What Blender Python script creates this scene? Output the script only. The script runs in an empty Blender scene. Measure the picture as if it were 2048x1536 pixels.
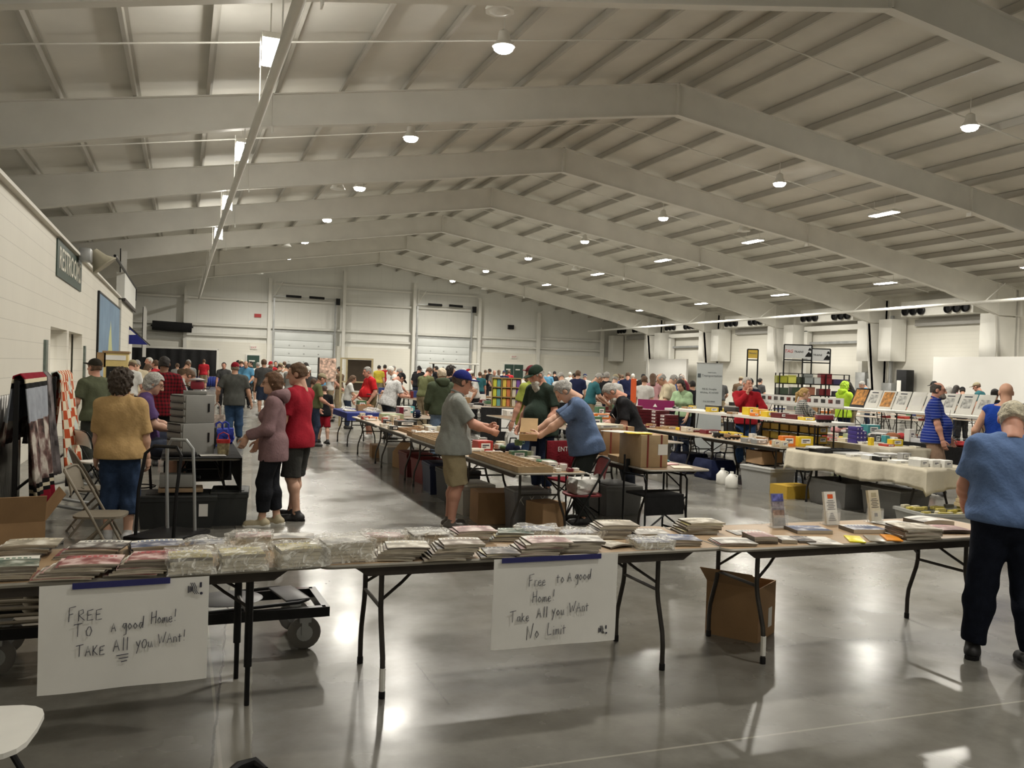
import bpy, bmesh, math, random
import numpy as np
from mathutils import Vector, Matrix
R = math.radians
S = bpy.context.scene
COL = S.collection
rnd = random.Random(7)

# ---------------------------------------------------------------- camera
cam_d = bpy.data.cameras.new('camera'); cam = bpy.data.objects.new('camera', cam_d); COL.objects.link(cam)
cam_d.sensor_fit = 'HORIZONTAL'; cam_d.sensor_width = 36.0; cam_d.lens = 36.0 * 1778.55 / 2048
cam_d.clip_start = 0.1; cam_d.clip_end = 200
_yaw, _pit, _rol = R(20.377), R(-0.782), R(1.845)
_fw = Vector((math.sin(_yaw) * math.cos(_pit), math.cos(_yaw) * math.cos(_pit), math.sin(_pit)))
_rt = Vector((math.cos(_yaw), -math.sin(_yaw), 0)); _up = _rt.cross(_fw)
_r2 = _rt * math.cos(_rol) + _up * math.sin(_rol); _u2 = _up * math.cos(_rol) - _rt * math.sin(_rol)
cam.matrix_world = Matrix((( _r2.x, _u2.x, -_fw.x, 0), (_r2.y, _u2.y, -_fw.y, 0), (_r2.z, _u2.z, -_fw.z, 1.745), (0, 0, 0, 1)))
S.camera = cam
# ---------------------------------------------------------------- world and exposure
W = bpy.data.worlds.new('World'); S.world = W; W.use_nodes = True
W.node_tree.nodes['Background'].inputs[0].default_value = (0.9, 0.85, 0.75, 1); W.node_tree.nodes['Background'].inputs[1].default_value = 0.02
vs = S.view_settings; vs.view_transform = 'Standard'; vs.look = 'None'; vs.gamma = 1.0; vs.use_curve_mapping = False
vs.exposure = 0.1
S.cycles.max_bounces = 8; S.cycles.diffuse_bounces = 5; S.cycles.glossy_bounces = 4; S.cycles.transmission_bounces = 6; S.cycles.transparent_max_bounces = 8
S.cycles.use_denoising = True; S.cycles.sample_clamp_indirect = 6; S.cycles.caustics_reflective = False; S.cycles.caustics_refractive = False
LAMP_W = 430.0           # watts of one ceiling lamp
LAMP_C = (1.0, 0.95, 0.845)

# ---------------------------------------------------------------- helpers
_mats = {}
def mat(name, col=(.5, .5, .5), rough=.6, metal=0., noise=0., nscale=8., bump=0., bscale=60., spec=.5, objcol=False, emit=0., alpha=1., trans=0., fn=None, coat=0.):
    if name in _mats: return _mats[name]
    m = bpy.data.materials.new(name); m.use_nodes = True; nt = m.node_tree; b = nt.nodes['Principled BSDF']; L = nt.links.new
    b.inputs['Roughness'].default_value = rough; b.inputs['Metallic'].default_value = metal; b.inputs['Specular IOR Level'].default_value = spec
    b.inputs['Alpha'].default_value = alpha; b.inputs['Transmission Weight'].default_value = trans; b.inputs['Coat Weight'].default_value = coat
    b.inputs['Base Color'].default_value = (*col, 1)
    src = None
    if objcol: src = nt.nodes.new('ShaderNodeObjectInfo').outputs['Color']
    if noise or bump or fn: tc = nt.nodes.new('ShaderNodeTexCoord').outputs['Object']
    if noise:
        n = nt.nodes.new('ShaderNodeTexNoise'); n.inputs['Scale'].default_value = nscale; n.inputs['Detail'].default_value = 4; L(tc, n.inputs['Vector'])
        mr = nt.nodes.new('ShaderNodeMapRange'); mr.inputs[1].default_value = .3; mr.inputs[2].default_value = .7; mr.inputs[3].default_value = 1 - noise; mr.inputs[4].default_value = 1 + noise; L(n.outputs['Fac'], mr.inputs[0])
        mx = nt.nodes.new('ShaderNodeVectorMath'); mx.operation = 'SCALE'; mx.inputs[0].default_value = col
        if src: L(src, mx.inputs[0])
        L(mr.outputs[0], mx.inputs['Scale']); src = mx.outputs[0]
    if fn: src = fn(nt, tc, src) or src
    if src: L(src, b.inputs['Base Color'])
    if bump:
        n = nt.nodes.new('ShaderNodeTexNoise'); n.inputs['Scale'].default_value = bscale; n.inputs['Detail'].default_value = 3; L(tc, n.inputs['Vector'])
        bp = nt.nodes.new('ShaderNodeBump'); bp.inputs['Strength'].default_value = bump; bp.inputs['Distance'].default_value = .02; L(n.outputs['Fac'], bp.inputs['Height']); L(bp.outputs[0], b.inputs['Normal'])
    if emit:
        b.inputs['Emission Color'].default_value = (*col, 1); b.inputs['Emission Strength'].default_value = emit
    _mats[name] = m; return m
def nd(nt, typ, **kw):
    n = nt.nodes.new(typ)
    for k, v in kw.items(): setattr(n, k, v)
    return n
def mth(nt, op, a, b=None, c=None):
    n = nd(nt, 'ShaderNodeMath', operation=op)
    for i, x in enumerate((a, b, c)):
        if x is None: continue
        if isinstance(x, (int, float)): n.inputs[i].default_value = x
        else: nt.links.new(x, n.inputs[i])
    return n.outputs[0]
def mixc(nt, f, a, b):
    n = nd(nt, 'ShaderNodeMix', data_type='RGBA')
    for i, x in ((0, f), (6, a), (7, b)):
        if isinstance(x, tuple): n.inputs[i].default_value = (*x[:3], 1)
        elif isinstance(x, (int, float)): n.inputs[i].default_value = x
        else: nt.links.new(x, n.inputs[i])
    return n.outputs[2]
def sep(nt, v):
    n = nd(nt, 'ShaderNodeSeparateXYZ'); nt.links.new(v, n.inputs[0]); return n.outputs

class MB:
    def __init__(s): s.v = []; s.f = []; s.mi = []; s.cur = 0
    def add(s, vs, fs):
        o = len(s.v); s.v += [tuple(p) for p in vs]; s.f += [tuple(i + o for i in f) for f in fs]; s.mi += [s.cur] * len(fs); return s
    def box(s, c, d, rz=0, M=None):
        x, y, z = d[0] / 2, d[1] / 2, d[2] / 2
        P = [Vector((a * x, b * y, e * z)) for a in (-1, 1) for b in (-1, 1) for e in (-1, 1)]
        if rz: q = Matrix.Rotation(rz, 3, 'Z'); P = [q @ p for p in P]
        if M is not None: P = [M @ p for p in P]
        P = [p + Vector(c) for p in P]
        return s.add(P, [(0, 1, 3, 2), (4, 6, 7, 5), (0, 4, 5, 1), (2, 3, 7, 6), (0, 2, 6, 4), (1, 5, 7, 3)])
    def rbox(s, c, d, r=.01, rz=0, seg=2, M=None):
        bm = bmesh.new(); bmesh.ops.create_cube(bm, size=1)
        for v in bm.verts: v.co = Vector((v.co.x * d[0], v.co.y * d[1], v.co.z * d[2]))
        bmesh.ops.bevel(bm, geom=list(bm.edges), offset=min(r, min(d) * .45), segments=seg, profile=.5, affect='EDGES')
        bm.verts.index_update(); q = Matrix.Rotation(rz, 3, 'Z')
        if M is not None: q = M @ q if rz else M
        s.add([q @ v.co + Vector(c) for v in bm.verts], [[v.index for v in f.verts] for f in bm.faces]); bm.free(); return s
    def bar(s, p, q, w, h=None, up=(0, 0, 1)):
        h = h or w; p = Vector(p); q = Vector(q); d = (q - p).normalized(); u = Vector(up)
        if abs(d.dot(u)) > .98: u = Vector((0, 1, 0))
        a = d.cross(u).normalized(); b = a.cross(d)
        P = [e + a * (i * w / 2) + b * (j * h / 2) for e in (p, q) for i, j in ((-1, -1), (1, -1), (1, 1), (-1, 1))]
        return s.add(P, [(3, 2, 1, 0), (4, 5, 6, 7), (0, 1, 5, 4), (1, 2, 6, 5), (2, 3, 7, 6), (3, 0, 4, 7)])
    def tube(s, pts, r, n=8, cap=True):
        pts = [Vector(p) for p in pts]; N = len(pts); rr = r if isinstance(r, (list, tuple)) else [r] * N
        T = [(pts[min(i + 1, N - 1)] - pts[max(i - 1, 0)]).normalized() for i in range(N)]
        a = T[0].orthogonal().normalized(); V = []
        for i in range(N):
            a = (a - T[i] * a.dot(T[i])).normalized(); b = T[i].cross(a)
            V += [pts[i] + (a * math.cos(2 * math.pi * k / n) + b * math.sin(2 * math.pi * k / n)) * rr[i] for k in range(n)]
        F = [(i * n + k, i * n + (k + 1) % n, (i + 1) * n + (k + 1) % n, (i + 1) * n + k) for i in range(N - 1) for k in range(n)]
        if cap: F += [tuple(range(n - 1, -1, -1)), tuple(range((N - 1) * n, N * n))]
        return s.add(V, F)
    def lathe(s, prof, n=16, c=(0, 0, 0), M=None):
        V = []
        for r, z in prof: V += [Vector((r * math.cos(2 * math.pi * k / n), r * math.sin(2 * math.pi * k / n), z)) for k in range(n)]
        if M is not None: V = [M @ v for v in V]
        V = [v + Vector(c) for v in V]; N = len(prof)
        F = [(i * n + k, i * n + (k + 1) % n, (i + 1) * n + (k + 1) % n, (i + 1) * n + k) for i in range(N - 1) for k in range(n)]
        F += [tuple(range(n - 1, -1, -1)), tuple(range((N - 1) * n, N * n))]
        return s.add(V, F)
    def prism(s, poly, a, b, axis='y'):
        n = len(poly); mk = {'y': lambda p, t: (p[0], t, p[1]), 'x': lambda p, t: (t, p[0], p[1]), 'z': lambda p, t: (p[0], p[1], t)}[axis]
        V = [mk(p, a) for p in poly] + [mk(p, b) for p in poly]
        return s.add(V, [tuple(range(n)), tuple(range(2 * n - 1, n - 1, -1))] + [(i, i + n, (i + 1) % n + n, (i + 1) % n) for i in range(n)])
    def grid(s, P):
        r, c = len(P), len(P[0])
        return s.add([p for row in P for p in row], [(i * c + j, i * c + j + 1, (i + 1) * c + j + 1, (i + 1) * c + j) for i in range(r - 1) for j in range(c - 1)])
    def build(s, name, m=None, parent=None, smooth=None, loc=None, rz=0, color=None):
        me = bpy.data.meshes.new(name); me.from_pydata([tuple(p) for p in s.v], [], s.f)
        for x in (m if isinstance(m, (list, tuple)) else [m]):
            if x: me.materials.append(x)
        if any(s.mi): me.polygons.foreach_set('material_index', s.mi)
        if smooth is None: smooth = len(s.f) > 6
        if smooth:
            me.polygons.foreach_set('use_smooth', [True] * len(me.polygons)); me.set_sharp_from_angle(angle=R(40))
        me.validate(); me.update()
        o = bpy.data.objects.new(name, me); COL.objects.link(o)
        if parent: o.parent = parent
        if loc: o.location = loc
        if rz: o.rotation_euler.z = rz
        if color: o.color = (*color, 1)
        return o
def fixn(o):
    bm = bmesh.new(); bm.from_mesh(o.data); bmesh.ops.recalc_face_normals(bm, faces=bm.faces); bm.to_mesh(o.data); bm.free(); return o
def tag(o, label, cat, group=None, kind=None):
    o['label'] = label; o['category'] = cat
    if group: o['group'] = group
    if kind: o['kind'] = kind
    return o
def struct(o): o['kind'] = 'structure'; return o
def thing(name, label, cat, loc=(0, 0, 0), rz=0, group=None):
    o = bpy.data.objects.new(name, None); COL.objects.link(o); o.location = loc; o.rotation_euler.z = rz; o.empty_display_size = .1
    return tag(o, label, cat, group)
def copy_tree(o, parent=None):
    c = o.copy(); COL.objects.link(c)
    if parent: c.parent = parent
    for ch in o.children: copy_tree(ch, c)
    return c
def dup(o, loc, rz=0, label=None, group=None):
    c = copy_tree(o); c.location = loc; c.rotation_euler.z = rz
    if label: c['label'] = label
    if group: c['group'] = group
    return c
def text_mb(body, size, M, extrude=.001, align='CENTER', font_shear=0., sx=1.):
    cu = bpy.data.curves.new('t', 'FONT'); cu.body = body; cu.size = size; cu.extrude = extrude; cu.align_x = align; cu.align_y = 'CENTER'; cu.shear = font_shear
    cu.resolution_u = 2; o = bpy.data.objects.new('t', cu); COL.objects.link(o); bpy.context.view_layer.update()
    me = o.to_mesh(); mb = MB(); mb.add([M @ Vector((v.co.x * sx, v.co.y, v.co.z)) for v in me.vertices], [tuple(p.vertices) for p in me.polygons])
    o.to_mesh_clear(); bpy.data.objects.remove(o); bpy.data.curves.remove(cu); return mb
def basis(o, x, y):
    x = Vector(x).normalized(); y = Vector(y).normalized(); z = x.cross(y)
    return Matrix(((x.x, y.x, z.x, o[0]), (x.y, y.y, z.y, o[1]), (x.z, y.z, z.z, o[2]), (0, 0, 0, 1)))

# shared materials
PAINT = mat('painted_surface', objcol=True, rough=.55, noise=.04, nscale=30)
GLOSS = mat('glossy_card', objcol=True, rough=.3, noise=.05, nscale=25)
CLOTH = mat('woven_cloth', objcol=True, rough=.9, noise=.09, nscale=14, bump=.25, bscale=45, spec=.2)
BLACKM = mat('black_metal', (.015, .015, .016), .4, .6, noise=.2, nscale=6)
WHITEM = mat('white_enamel', (.78, .77, .72), .4, 0, noise=.03)
CARD = mat('corrugated_cardboard', (.33, .2, .1), .85, noise=.1, nscale=5, bump=.05)
PAPER = mat('white_paper', (.82, .81, .78), .7, noise=.02)
# ================================================================ the hall
UR, HR, SL, DV = 12.83, 9.98, .1653, 8.01       # ridge position, ridge height, roof slope, frame spacing
UL, UW, VB, VF = -10.0, 35.8, -10.0, 70.3
def roof(u): return HR - SL * abs(u - UR)
def floor_fn(nt, tc, src):
    L = nt.links.new
    n1 = nd(nt, 'ShaderNodeTexNoise'); n1.inputs['Scale'].default_value = .55; n1.inputs['Detail'].default_value = 6; n1.inputs['Roughness'].default_value = .5; L(tc, n1.inputs['Vector'])
    n2 = nd(nt, 'ShaderNodeTexNoise'); n2.inputs['Scale'].default_value = 3.2; n2.inputs['Detail'].default_value = 8; n2.inputs['Roughness'].default_value = .65; L(tc, n2.inputs['Vector'])
    mr = nd(nt, 'ShaderNodeMapRange'); mr.inputs[1].default_value = .25; mr.inputs[2].default_value = .75; mr.interpolation_type = 'SMOOTHSTEP'; L(mth(nt, 'MULTIPLY_ADD', n2.outputs['Fac'], .55, mth(nt, 'MULTIPLY', n1.outputs['Fac'], .45)), mr.inputs[0])
    c = mixc(nt, mr.outputs[0], (.103, .098, .085), (.204, .197, .175))
    X, Y, Z = sep(nt, tc)
    # pale mortar repair along the old slab joint, with a ragged edge
    rag = mth(nt, 'MULTIPLY', mth(nt, 'SUBTRACT', n2.outputs['Fac'], .5), .05)
    xx = mth(nt, 'SUBTRACT', mth(nt, 'ADD', X, rag), mth(nt, 'MULTIPLY', mth(nt, 'SUBTRACT', Y, 4), .07))
    strip = mth(nt, 'MULTIPLY', mth(nt, 'GREATER_THAN', xx, .165), mth(nt, 'LESS_THAN', xx, .33))
    c = mixc(nt, mth(nt, 'MULTIPLY', strip, .45), c, (.33, .31, .26))
    crack = mth(nt, 'LESS_THAN', mth(nt, 'ABSOLUTE', mth(nt, 'SUBTRACT', xx, .165)), .006)
    # saw cut joints
    for (coord, off, per) in ((X, 12.4, 6.1), (Y, 3.62, 6.1)):
        d = mth(nt, 'ABSOLUTE', mth(nt, 'SUBTRACT', mth(nt, 'PINGPONG', mth(nt, 'SUBTRACT', coord, off), per), 0))
        c = mixc(nt, mth(nt, 'MULTIPLY', mth(nt, 'LESS_THAN', d, .008), .55), c, (.36, .34, .29))
    kx = mth(nt, 'ABSOLUTE', mth(nt, 'SUBTRACT', mth(nt, 'ADD', X, mth(nt, 'MULTIPLY', rag, 1.2)), 1.35)); ky = mth(nt, 'MULTIPLY', mth(nt, 'GREATER_THAN', Y, 4.42), mth(nt, 'LESS_THAN', Y, 5.1))
    c = mixc(nt, mth(nt, 'MULTIPLY', mth(nt, 'MULTIPLY', mth(nt, 'LESS_THAN', kx, .005), ky), .85), c, (.04, .037, .033))
    c = mixc(nt, mth(nt, 'MULTIPLY', crack, .8), c, (.05, .045, .04))
    return c
FLOOR = mat('polished_concrete', rough=.3, fn=floor_fn, spec=.42)
def _floor_gloss():
    nt = FLOOR.node_tree; b = nt.nodes['Principled BSDF']; L = nt.links.new; tc = nd(nt, 'ShaderNodeTexCoord').outputs['Object']
    n = nd(nt, 'ShaderNodeTexNoise'); n.inputs['Scale'].default_value = 1.1; n.inputs['Detail'].default_value = 5; L(tc, n.inputs['Vector'])
    mr = nd(nt, 'ShaderNodeMapRange'); mr.inputs[1].default_value = .25; mr.inputs[2].default_value = .75; mr.inputs[3].default_value = .14; mr.inputs[4].default_value = .34; L(n.outputs['Fac'], mr.inputs[0]); L(mr.outputs[0], b.inputs['Roughness'])
    n2 = nd(nt, 'ShaderNodeTexNoise'); n2.inputs['Scale'].default_value = 2.6; n2.inputs['Detail'].default_value = 3; L(tc, n2.inputs['Vector'])
    bp = nd(nt, 'ShaderNodeBump'); bp.inputs['Strength'].default_value = .07; bp.inputs['Distance'].default_value = .02; L(n2.outputs['Fac'], bp.inputs['Height']); L(bp.outputs[0], b.inputs['Normal'])
_floor_gloss()
def block_fn(ch, cl, base, line, along='Y', amt=.5, vj=True):
    def f(nt, tc, src):
        X, Y, Z = sep(nt, tc); A = Y if along == 'Y' else X
        h = mth(nt, 'LESS_THAN', mth(nt, 'PINGPONG', Z, ch / 2), .006)
        n = nd(nt, 'ShaderNodeTexNoise'); n.inputs['Scale'].default_value = .8; n.inputs['Detail'].default_value = 5; nt.links.new(tc, n.inputs['Vector'])
        c = mixc(nt, n.outputs['Fac'], tuple(x * .93 for x in base), tuple(min(1, x * 1.05) for x in base))
        c = mixc(nt, mth(nt, 'MULTIPLY', h, amt), c, line)
        if vj:
            row = mth(nt, 'MULTIPLY', mth(nt, 'MODULO', mth(nt, 'FLOOR', mth(nt, 'DIVIDE', Z, ch)), 2), cl / 2)
            v = mth(nt, 'LESS_THAN', mth(nt, 'PINGPONG', mth(nt, 'ADD', A, row), cl / 2), .004)
            c = mixc(nt, mth(nt, 'MULTIPLY', v, amt * .4), c, line)
        return c
    return f
def ribs_fn(base, per, dark=.88):
    def f(nt, tc, src):
        X, Y, Z = sep(nt, tc)
        h = mth(nt, 'LESS_THAN', mth(nt, 'PINGPONG', X, per / 2), .03)
        n = nd(nt, 'ShaderNodeTexNoise'); n.inputs['Scale'].default_value = .5; n.inputs['Detail'].default_value = 4; nt.links.new(tc, n.inputs['Vector'])
        c = mixc(nt, n.outputs['Fac'], tuple(x * .9 for x in base), tuple(x * 1.06 for x in base))
        return mixc(nt, mth(nt, 'MULTIPLY', h, .4), c, tuple(x * dark for x in base))
    return f
BLK = mat('painted_block', rough=.55, fn=block_fn(.284, .57, (.72, .69, .61), (.42, .40, .35)))
BLKF = mat('painted_block_far', rough=.6, fn=block_fn(.203, .4, (.80, .78, .70), (.55, .53, .48), 'X', .35))
LINER = mat('metal_liner_panel', rough=.5, fn=ribs_fn((.80, .80, .76), .92))
INSUL = mat('white_roof_insulation', (.76, .74, .68), .75, noise=.06, nscale=.7, bump=.25, bscale=1.2)
STEEL = mat('painted_steel', (.78, .765, .71), .55, noise=.05, nscale=1.2)
STEEL2 = mat('painted_steel_far', (.76, .75, .70), .55, noise=.04, nscale=1.2)
DOORM = mat('overhead_door_steel', (.72, .75, .74), .45, noise=.03, nscale=1.5)
GREEN = mat('dark_green_paint', (.02, .055, .04), .4, noise=.1)
GALV = mat('galvanised', (.42, .43, .43), .4, .5, noise=.15, nscale=3)

struct(MB().box(((UL + UW) / 2, (VB + VF) / 2, -.1), (UW - UL, VF - VB, .2)).build('floor', FLOOR))
# roof lining above the purlins
def slope_poly(z0, z1):
    return [(UL, roof(UL) + z0), (UR, HR + z0), (UW, roof(UW) + z0), (UW, roof(UW) + z1), (UR, HR + z1), (UL, roof(UL) + z1)]
struct(fixn(MB().prism(slope_poly(.24, .40), VB, VF).build('ceiling', INSUL, smooth=False)))
# purlins run the length of the hall over the rafters
k = 0
for i in range(-14, 15):
    du = 1.55 * i
    if i == 0: du = None
    for u in ([UR - .48, UR + .5] if i == 0 else [UR + du]):
        if not UL + .4 < u < UW - .4: continue
        k += 1; z = roof(u)
        mb = MB(); mb.box((u, (VB + VF) / 2, z + .11), (.014, VF - VB, .21)); mb.box((u - .035, (VB + VF) / 2, z + .012), (.075, VF - VB, .016)); mb.box((u + .035, (VB + VF) / 2, z + .215), (.075, VF - VB, .016))
        struct(mb.build('trim_%d' % k, mat('purlin_steel_shaded', (.50, .48, .43), .55, noise=.05, nscale=1.2)))  # weak light on the purlins is put into this darker steel colour
# rigid frames
TP = [(0, .90), (5.0, .86), (11.0, .78), (13.5, .87), (18.5, 1.06), (21.45, 1.42)]
def frame(j, v):
    mb = MB(); w = .012
    for s in (-1, 1):
        top = [(UR + s * d, roof(UR + s * d)) for d, h in TP]; bot = [(UR + s * d, roof(UR + s * d) - h) for d, h in TP]
        for i in range(len(TP) - 1):
            mb.prism([bot[i], bot[i + 1], top[i + 1], top[i]], v - w, v + w)
            for a, b, dz in ((top[i], top[i + 1], -.012), (bot[i], bot[i + 1], .012)):
                mb.bar((a[0], v, a[1] + dz), (b[0], v, b[1] + dz), .24, .024)
        for i, d in enumerate((.0, 10.95, 21.45)):          # splice and stiffener plates
            z1 = roof(UR + s * d); h = np.interp(d, [a for a, b in TP], [b for a, b in TP]); mb.box((UR + s * (d + .012), v, z1 - h / 2), (.024, .24, h - .01))
            if i == 1: mb.box((UR + s * d, v, z1 - h - .06), (.03, .2, .14))
        # knee and tapered column
        x0, x1 = UR + s * 21.45, UR + s * 22.75
        mb.prism([(x0, roof(x0) - 1.42), (x1, roof(x0) - 1.42), (x1, roof(x1)), (x0, roof(x0))], v - w, v + w)
        mb.prism([(x0, 3.0 + 1.95), (x1, 4.95), (x1, 0), (x0 + s * .55, 0)], v - w, v + w)
        mb.bar((x0 + s * .012, v, roof(x0) - 1.4), (x0 + s * .56, v, 0), .26, .024, up=(0, 1, 0)); mb.bar((x1, v, roof(x1)), (x1, v, 0), .26, .024, up=(0, 1, 0))
        mb.bar((x0, v, roof(x0) - 1.42), (x1, v, roof(x0) - 1.42), .26, .024); mb.bar((x0, v, roof(x0)), (x1, v, roof(x1)), .26, .024)
    return struct(fixn(mb.build('trim_%d' % (100 + j), STEEL, smooth=False)))
for j in range(-3, 6): frame(j + 3, 22.0 + DV * j)
# sag rods and bridging across each bay
for j in range(-2, 7):
    v = 22 + DV * (j - .5); mb = MB()
    for s in (-1, 1): mb.tube([(UR, v, HR - .1), (UR + s * 21.5, v, roof(UR + 21.5) - .1)], .018, 6)
    struct(mb.build('trim_%d' % (120 + j), STEEL))
# side walls, far wall, rear wall
struct(MB().box((UL - .1, (VB + VF) / 2, 3.2), (.2, VF - VB, 6.8)).build('wall_left', LINER))
struct(MB().box((UW + .1, (VB + VF) / 2, 3.2), (.2, VF - VB, 6.8)).build('wall_right', mat('painted_block_side', rough=.6, fn=block_fn(.203, .4, (.74, .72, .65), (.5, .48, .43), 'Y', .3))))
pl = [(UL, 3.3), (UW, 3.3), (UW, roof(UW) + .3), (UR, HR + .3), (UL, roof(UL) + .3)]
struct(fixn(MB().prism(pl, VF, VF + .2).build('wall_far', LINER, smooth=False)))
struct(MB().box(((UL + UW) / 2, VF, 1.65), (UW - UL, .5, 3.34)).build('wall_far_base', BLKF))
pl[0] = (UL, 0); pl[1] = (UW, 0)
struct(fixn(MB().prism(pl, VB - .2, VB).build('wall_rear', LINER, smooth=False)))
# far wall posts and girts
n = 200
for u in (.14, 6.12, 11.75, 17.38, 22.9, 28.2, 34.2, -5.5):
    n += 1; struct(MB().box((u, VF - .42, roof(u) / 2 - .3), (.24, .3, roof(u) - .6)).build('trim_%d' % n, STEEL2))
gz = [(-9.9, 6.0, 6.6), (6.2, 22.8, 6.75), (-9.9, 6.0, 4.62), (6.2, 17.3, 4.62), (17.5, 28.1, 4.62), (28.3, 34.1, 4.75), (-9.9, 6.0, 3.86), (11.9, 17.3, 3.86), (23, 28.1, 3.9), (28.3, 34.1, 3.9), (6.2, 22.8, 7.95)]
for a, b, z in gz:
    n += 1; mb = MB(); mb.box(((a + b) / 2, VF - .13, z), (b - a, .22, .02)); mb.box(((a + b) / 2, VF - .23, z - .08), (b - a, .02, .16)); struct(mb.build('trim_%d' % n, STEEL2))
# overhead doors with springs
for d, (u0, u1) in enumerate(((6.55, 11.0), (17.75, 22.15))):
    mb = MB()
    for i in range(7): mb.rbox(((u0 + u1) / 2, VF - .32, .3 + i * .6), (u1 - u0, .05, .585), .02)
    o = struct(mb.build('door_%d' % (d + 1), DOORM))
    mb = MB()
    for u in (u0 - .1, u1 + .1): mb.box((u, VF - .4, 3.4), (.12, .14, 6.8))
    mb.box(((u0 + u1) / 2, VF - .36, 4.3), (u1 - u0 + .3, .12, .1)); mb.box(((u0 + u1) / 2, VF - .42, 6.95), (u1 - u0 + .3, .05, .05)); mb.build('door_track', GALV, o)
    for i in range(2): MB().tube([(u0 + .75 + i * 1.75, VF - .5, 6.98), (u0 + 1.9 + i * 1.75, VF - .5, 6.96)], .1, 10).build('torsion_spring', BLACKM, o)
    MB().box((u1 + .25, VF - .5, 6.75), (.3, .3, .5)).build('door_opener', BLACKM, o)
    mb = MB()
    for i in range(5):
        for t in (.25, .5, .75): mb.box((u0 + (u1 - u0) * t, VF - .36, .75 + i * .62), (.09, .03, .07))
    mb.build('hinge', GALV, o)
    for u in (u0 - .1,): MB().bar((u, VF - .6, 7.0), (u + .5, VF - 1.2, 8.0), .06).bar((u, VF - .6, 7.0), (u, VF - .6, 8.1), .06).build('brace', WHITEM, o)
def exit_door(i, u0, u1, h, leaves, sign):
    mb = MB(); mb.box(((u0 + u1) / 2, VF - .29, h / 2 + .04), (u1 - u0 + .2, .1, h + .1)); o = struct(mb.build('door_%d' % i, WHITEM))
    w = (u1 - u0) / leaves
    for k in range(leaves):
        lf = MB().box((u0 + w * (k + .5), VF - .35, h / 2), (w - .04, .05, h)).build('door_leaf', GREEN, o)
        MB().box((u0 + w * (k + .5), VF - .40, 1.02), (w - .2, .06, .08)).build('push_bar', GALV, o)
        MB().box((u0 + w * (k + .4), VF - .385, h - .42), (w * .45, .012, .1)).build('door_notice', WHITEM, o)
exit_door(3, 4.57, 5.5, 2.36, 1, 0); exit_door(4, 25.25, 26.95, 2.36, 2, 0)
RED = mat('red_plastic', (.5, .03, .03), .5, noise=.05)
def exit_sign(u, z, lab, dark=False):
    t = thing('exit_sign', lab, 'exit sign', (u, VF - (.28 if z < 3.3 else .05), z)); MB().box((0, .0, 0), (.5, .1, .26)).build('housing', RED if dark else WHITEM, t)
    if not dark: text_mb('EXIT', .2, basis((0, -.055, 0), (1, 0, 0), (0, 0, 1))).build('lettering', RED, t)
exit_sign(26.1, 3.0, 'small white exit sign with red letters over the green double doors'); exit_sign(5.3, 5.4, 'small dark red sign high on the far wall beside a post', True); exit_sign(5.05, 2.95, 'small pale exit sign over the single green door')
# dark wall box high on the far wall
tag(MB().box((25.8, VF - .12, 5.5), (.5, .2, .36)).build('wall_speaker', BLACKM), 'small black wall speaker high above the green double doors', 'speaker')
tag(MB().tube([(-2.1, VF - 1.0, 4.28), (.6, VF - 1.0, 4.2)], .36, 12).box((-.75, VF - .5, 4.28), (2.9, .9, .1)).build('drape_roll', mat('black_drape_cloth', (.008, .008, .009), .95, noise=.3, nscale=20, bump=.6, bscale=9)), 'long roll of black drape stored high on the far wall', 'drape')
# low white partition on the right and fixtures of the right wall
def right_bay(i, v, kind):
    mb = MB(); mb.rbox((35.3, v, 5.62), (1.0, 4.5, .78), .03)
    t = thing('air_curtain', '%s white air curtain box with black round nozzles on the right wall' % ['nearest', 'second nearest', 'third nearest', 'fourth', 'fifth', 'farthest'][i], 'air curtain')
    mb.build('housing', WHITEM, t)
    for a in (-1.35, 1.35):
        for b in (-.52, 0, .52):
            MB().lathe([(.21, 0), (.23, .1), (.19, .12), (.15, .02)], 14, (34.78, v + a + b, 5.5), Matrix.Rotation(R(-90), 3, 'Y')).build('nozzle', BLACKM, t)
    mb = MB()
    if kind:   # framed opening below
        for q in (-2.35, 2.35): mb.box((35.5, v + q, 2.4), (.35, .3, 4.8))
        mb.box((35.5, v, 4.9), (.35, 5.0, .3)); struct(mb.build('trim_%d' % (240 + i), STEEL2))
        struct(MB().box((35.6, v, 4.05), (.2, 4.4, .14)).build('trim_%d' % (250 + i), GALV))
    else:
        struct(MB().box((35.68, v, 4.95), (.14, 4.2, .34)).build('trim_%d' % (240 + i), mat('grey_recess', (.36, .35, .33), .7)))
    for q in (-3.2, 3.2): struct(MB().box((35.2, v + q, 3.4 + .65), (1.0, .9, 2.2)).build('trim_%d' % (260 + 2 * i + (q > 0)), STEEL2))
for i, v in enumerate((34, 42, 50, 58, 66)): right_bay(i, v, i % 2)
struct(MB().box((33.6, 28, 1.55), (.15, 9.5, 3.1)).build('partition', mat('white_board', (.62, .61, .58), .5, noise=.03, nscale=.6)))
struct(MB().box((34.6, 59.5, 1.55), (.15, 6.0, 3.1)).build('partition_far', mat('white_board')))
# sprinkler main along the right wall with hangers
mb = MB().tube([(32.4, 8, 5.42), (32.4, 69, 5.42)], .075, 10)
for v in np.arange(14, 69, DV):
    mb.tube([(32.4, v, 5.42), (32.7, v + .2, 6.6)], .03, 6); mb.tube([(32.4, v - 1, 5.42), (33.6, v - 1, 6.3)], .025, 6)
struct(mb.build('trim_300', WHITEM))
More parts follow.
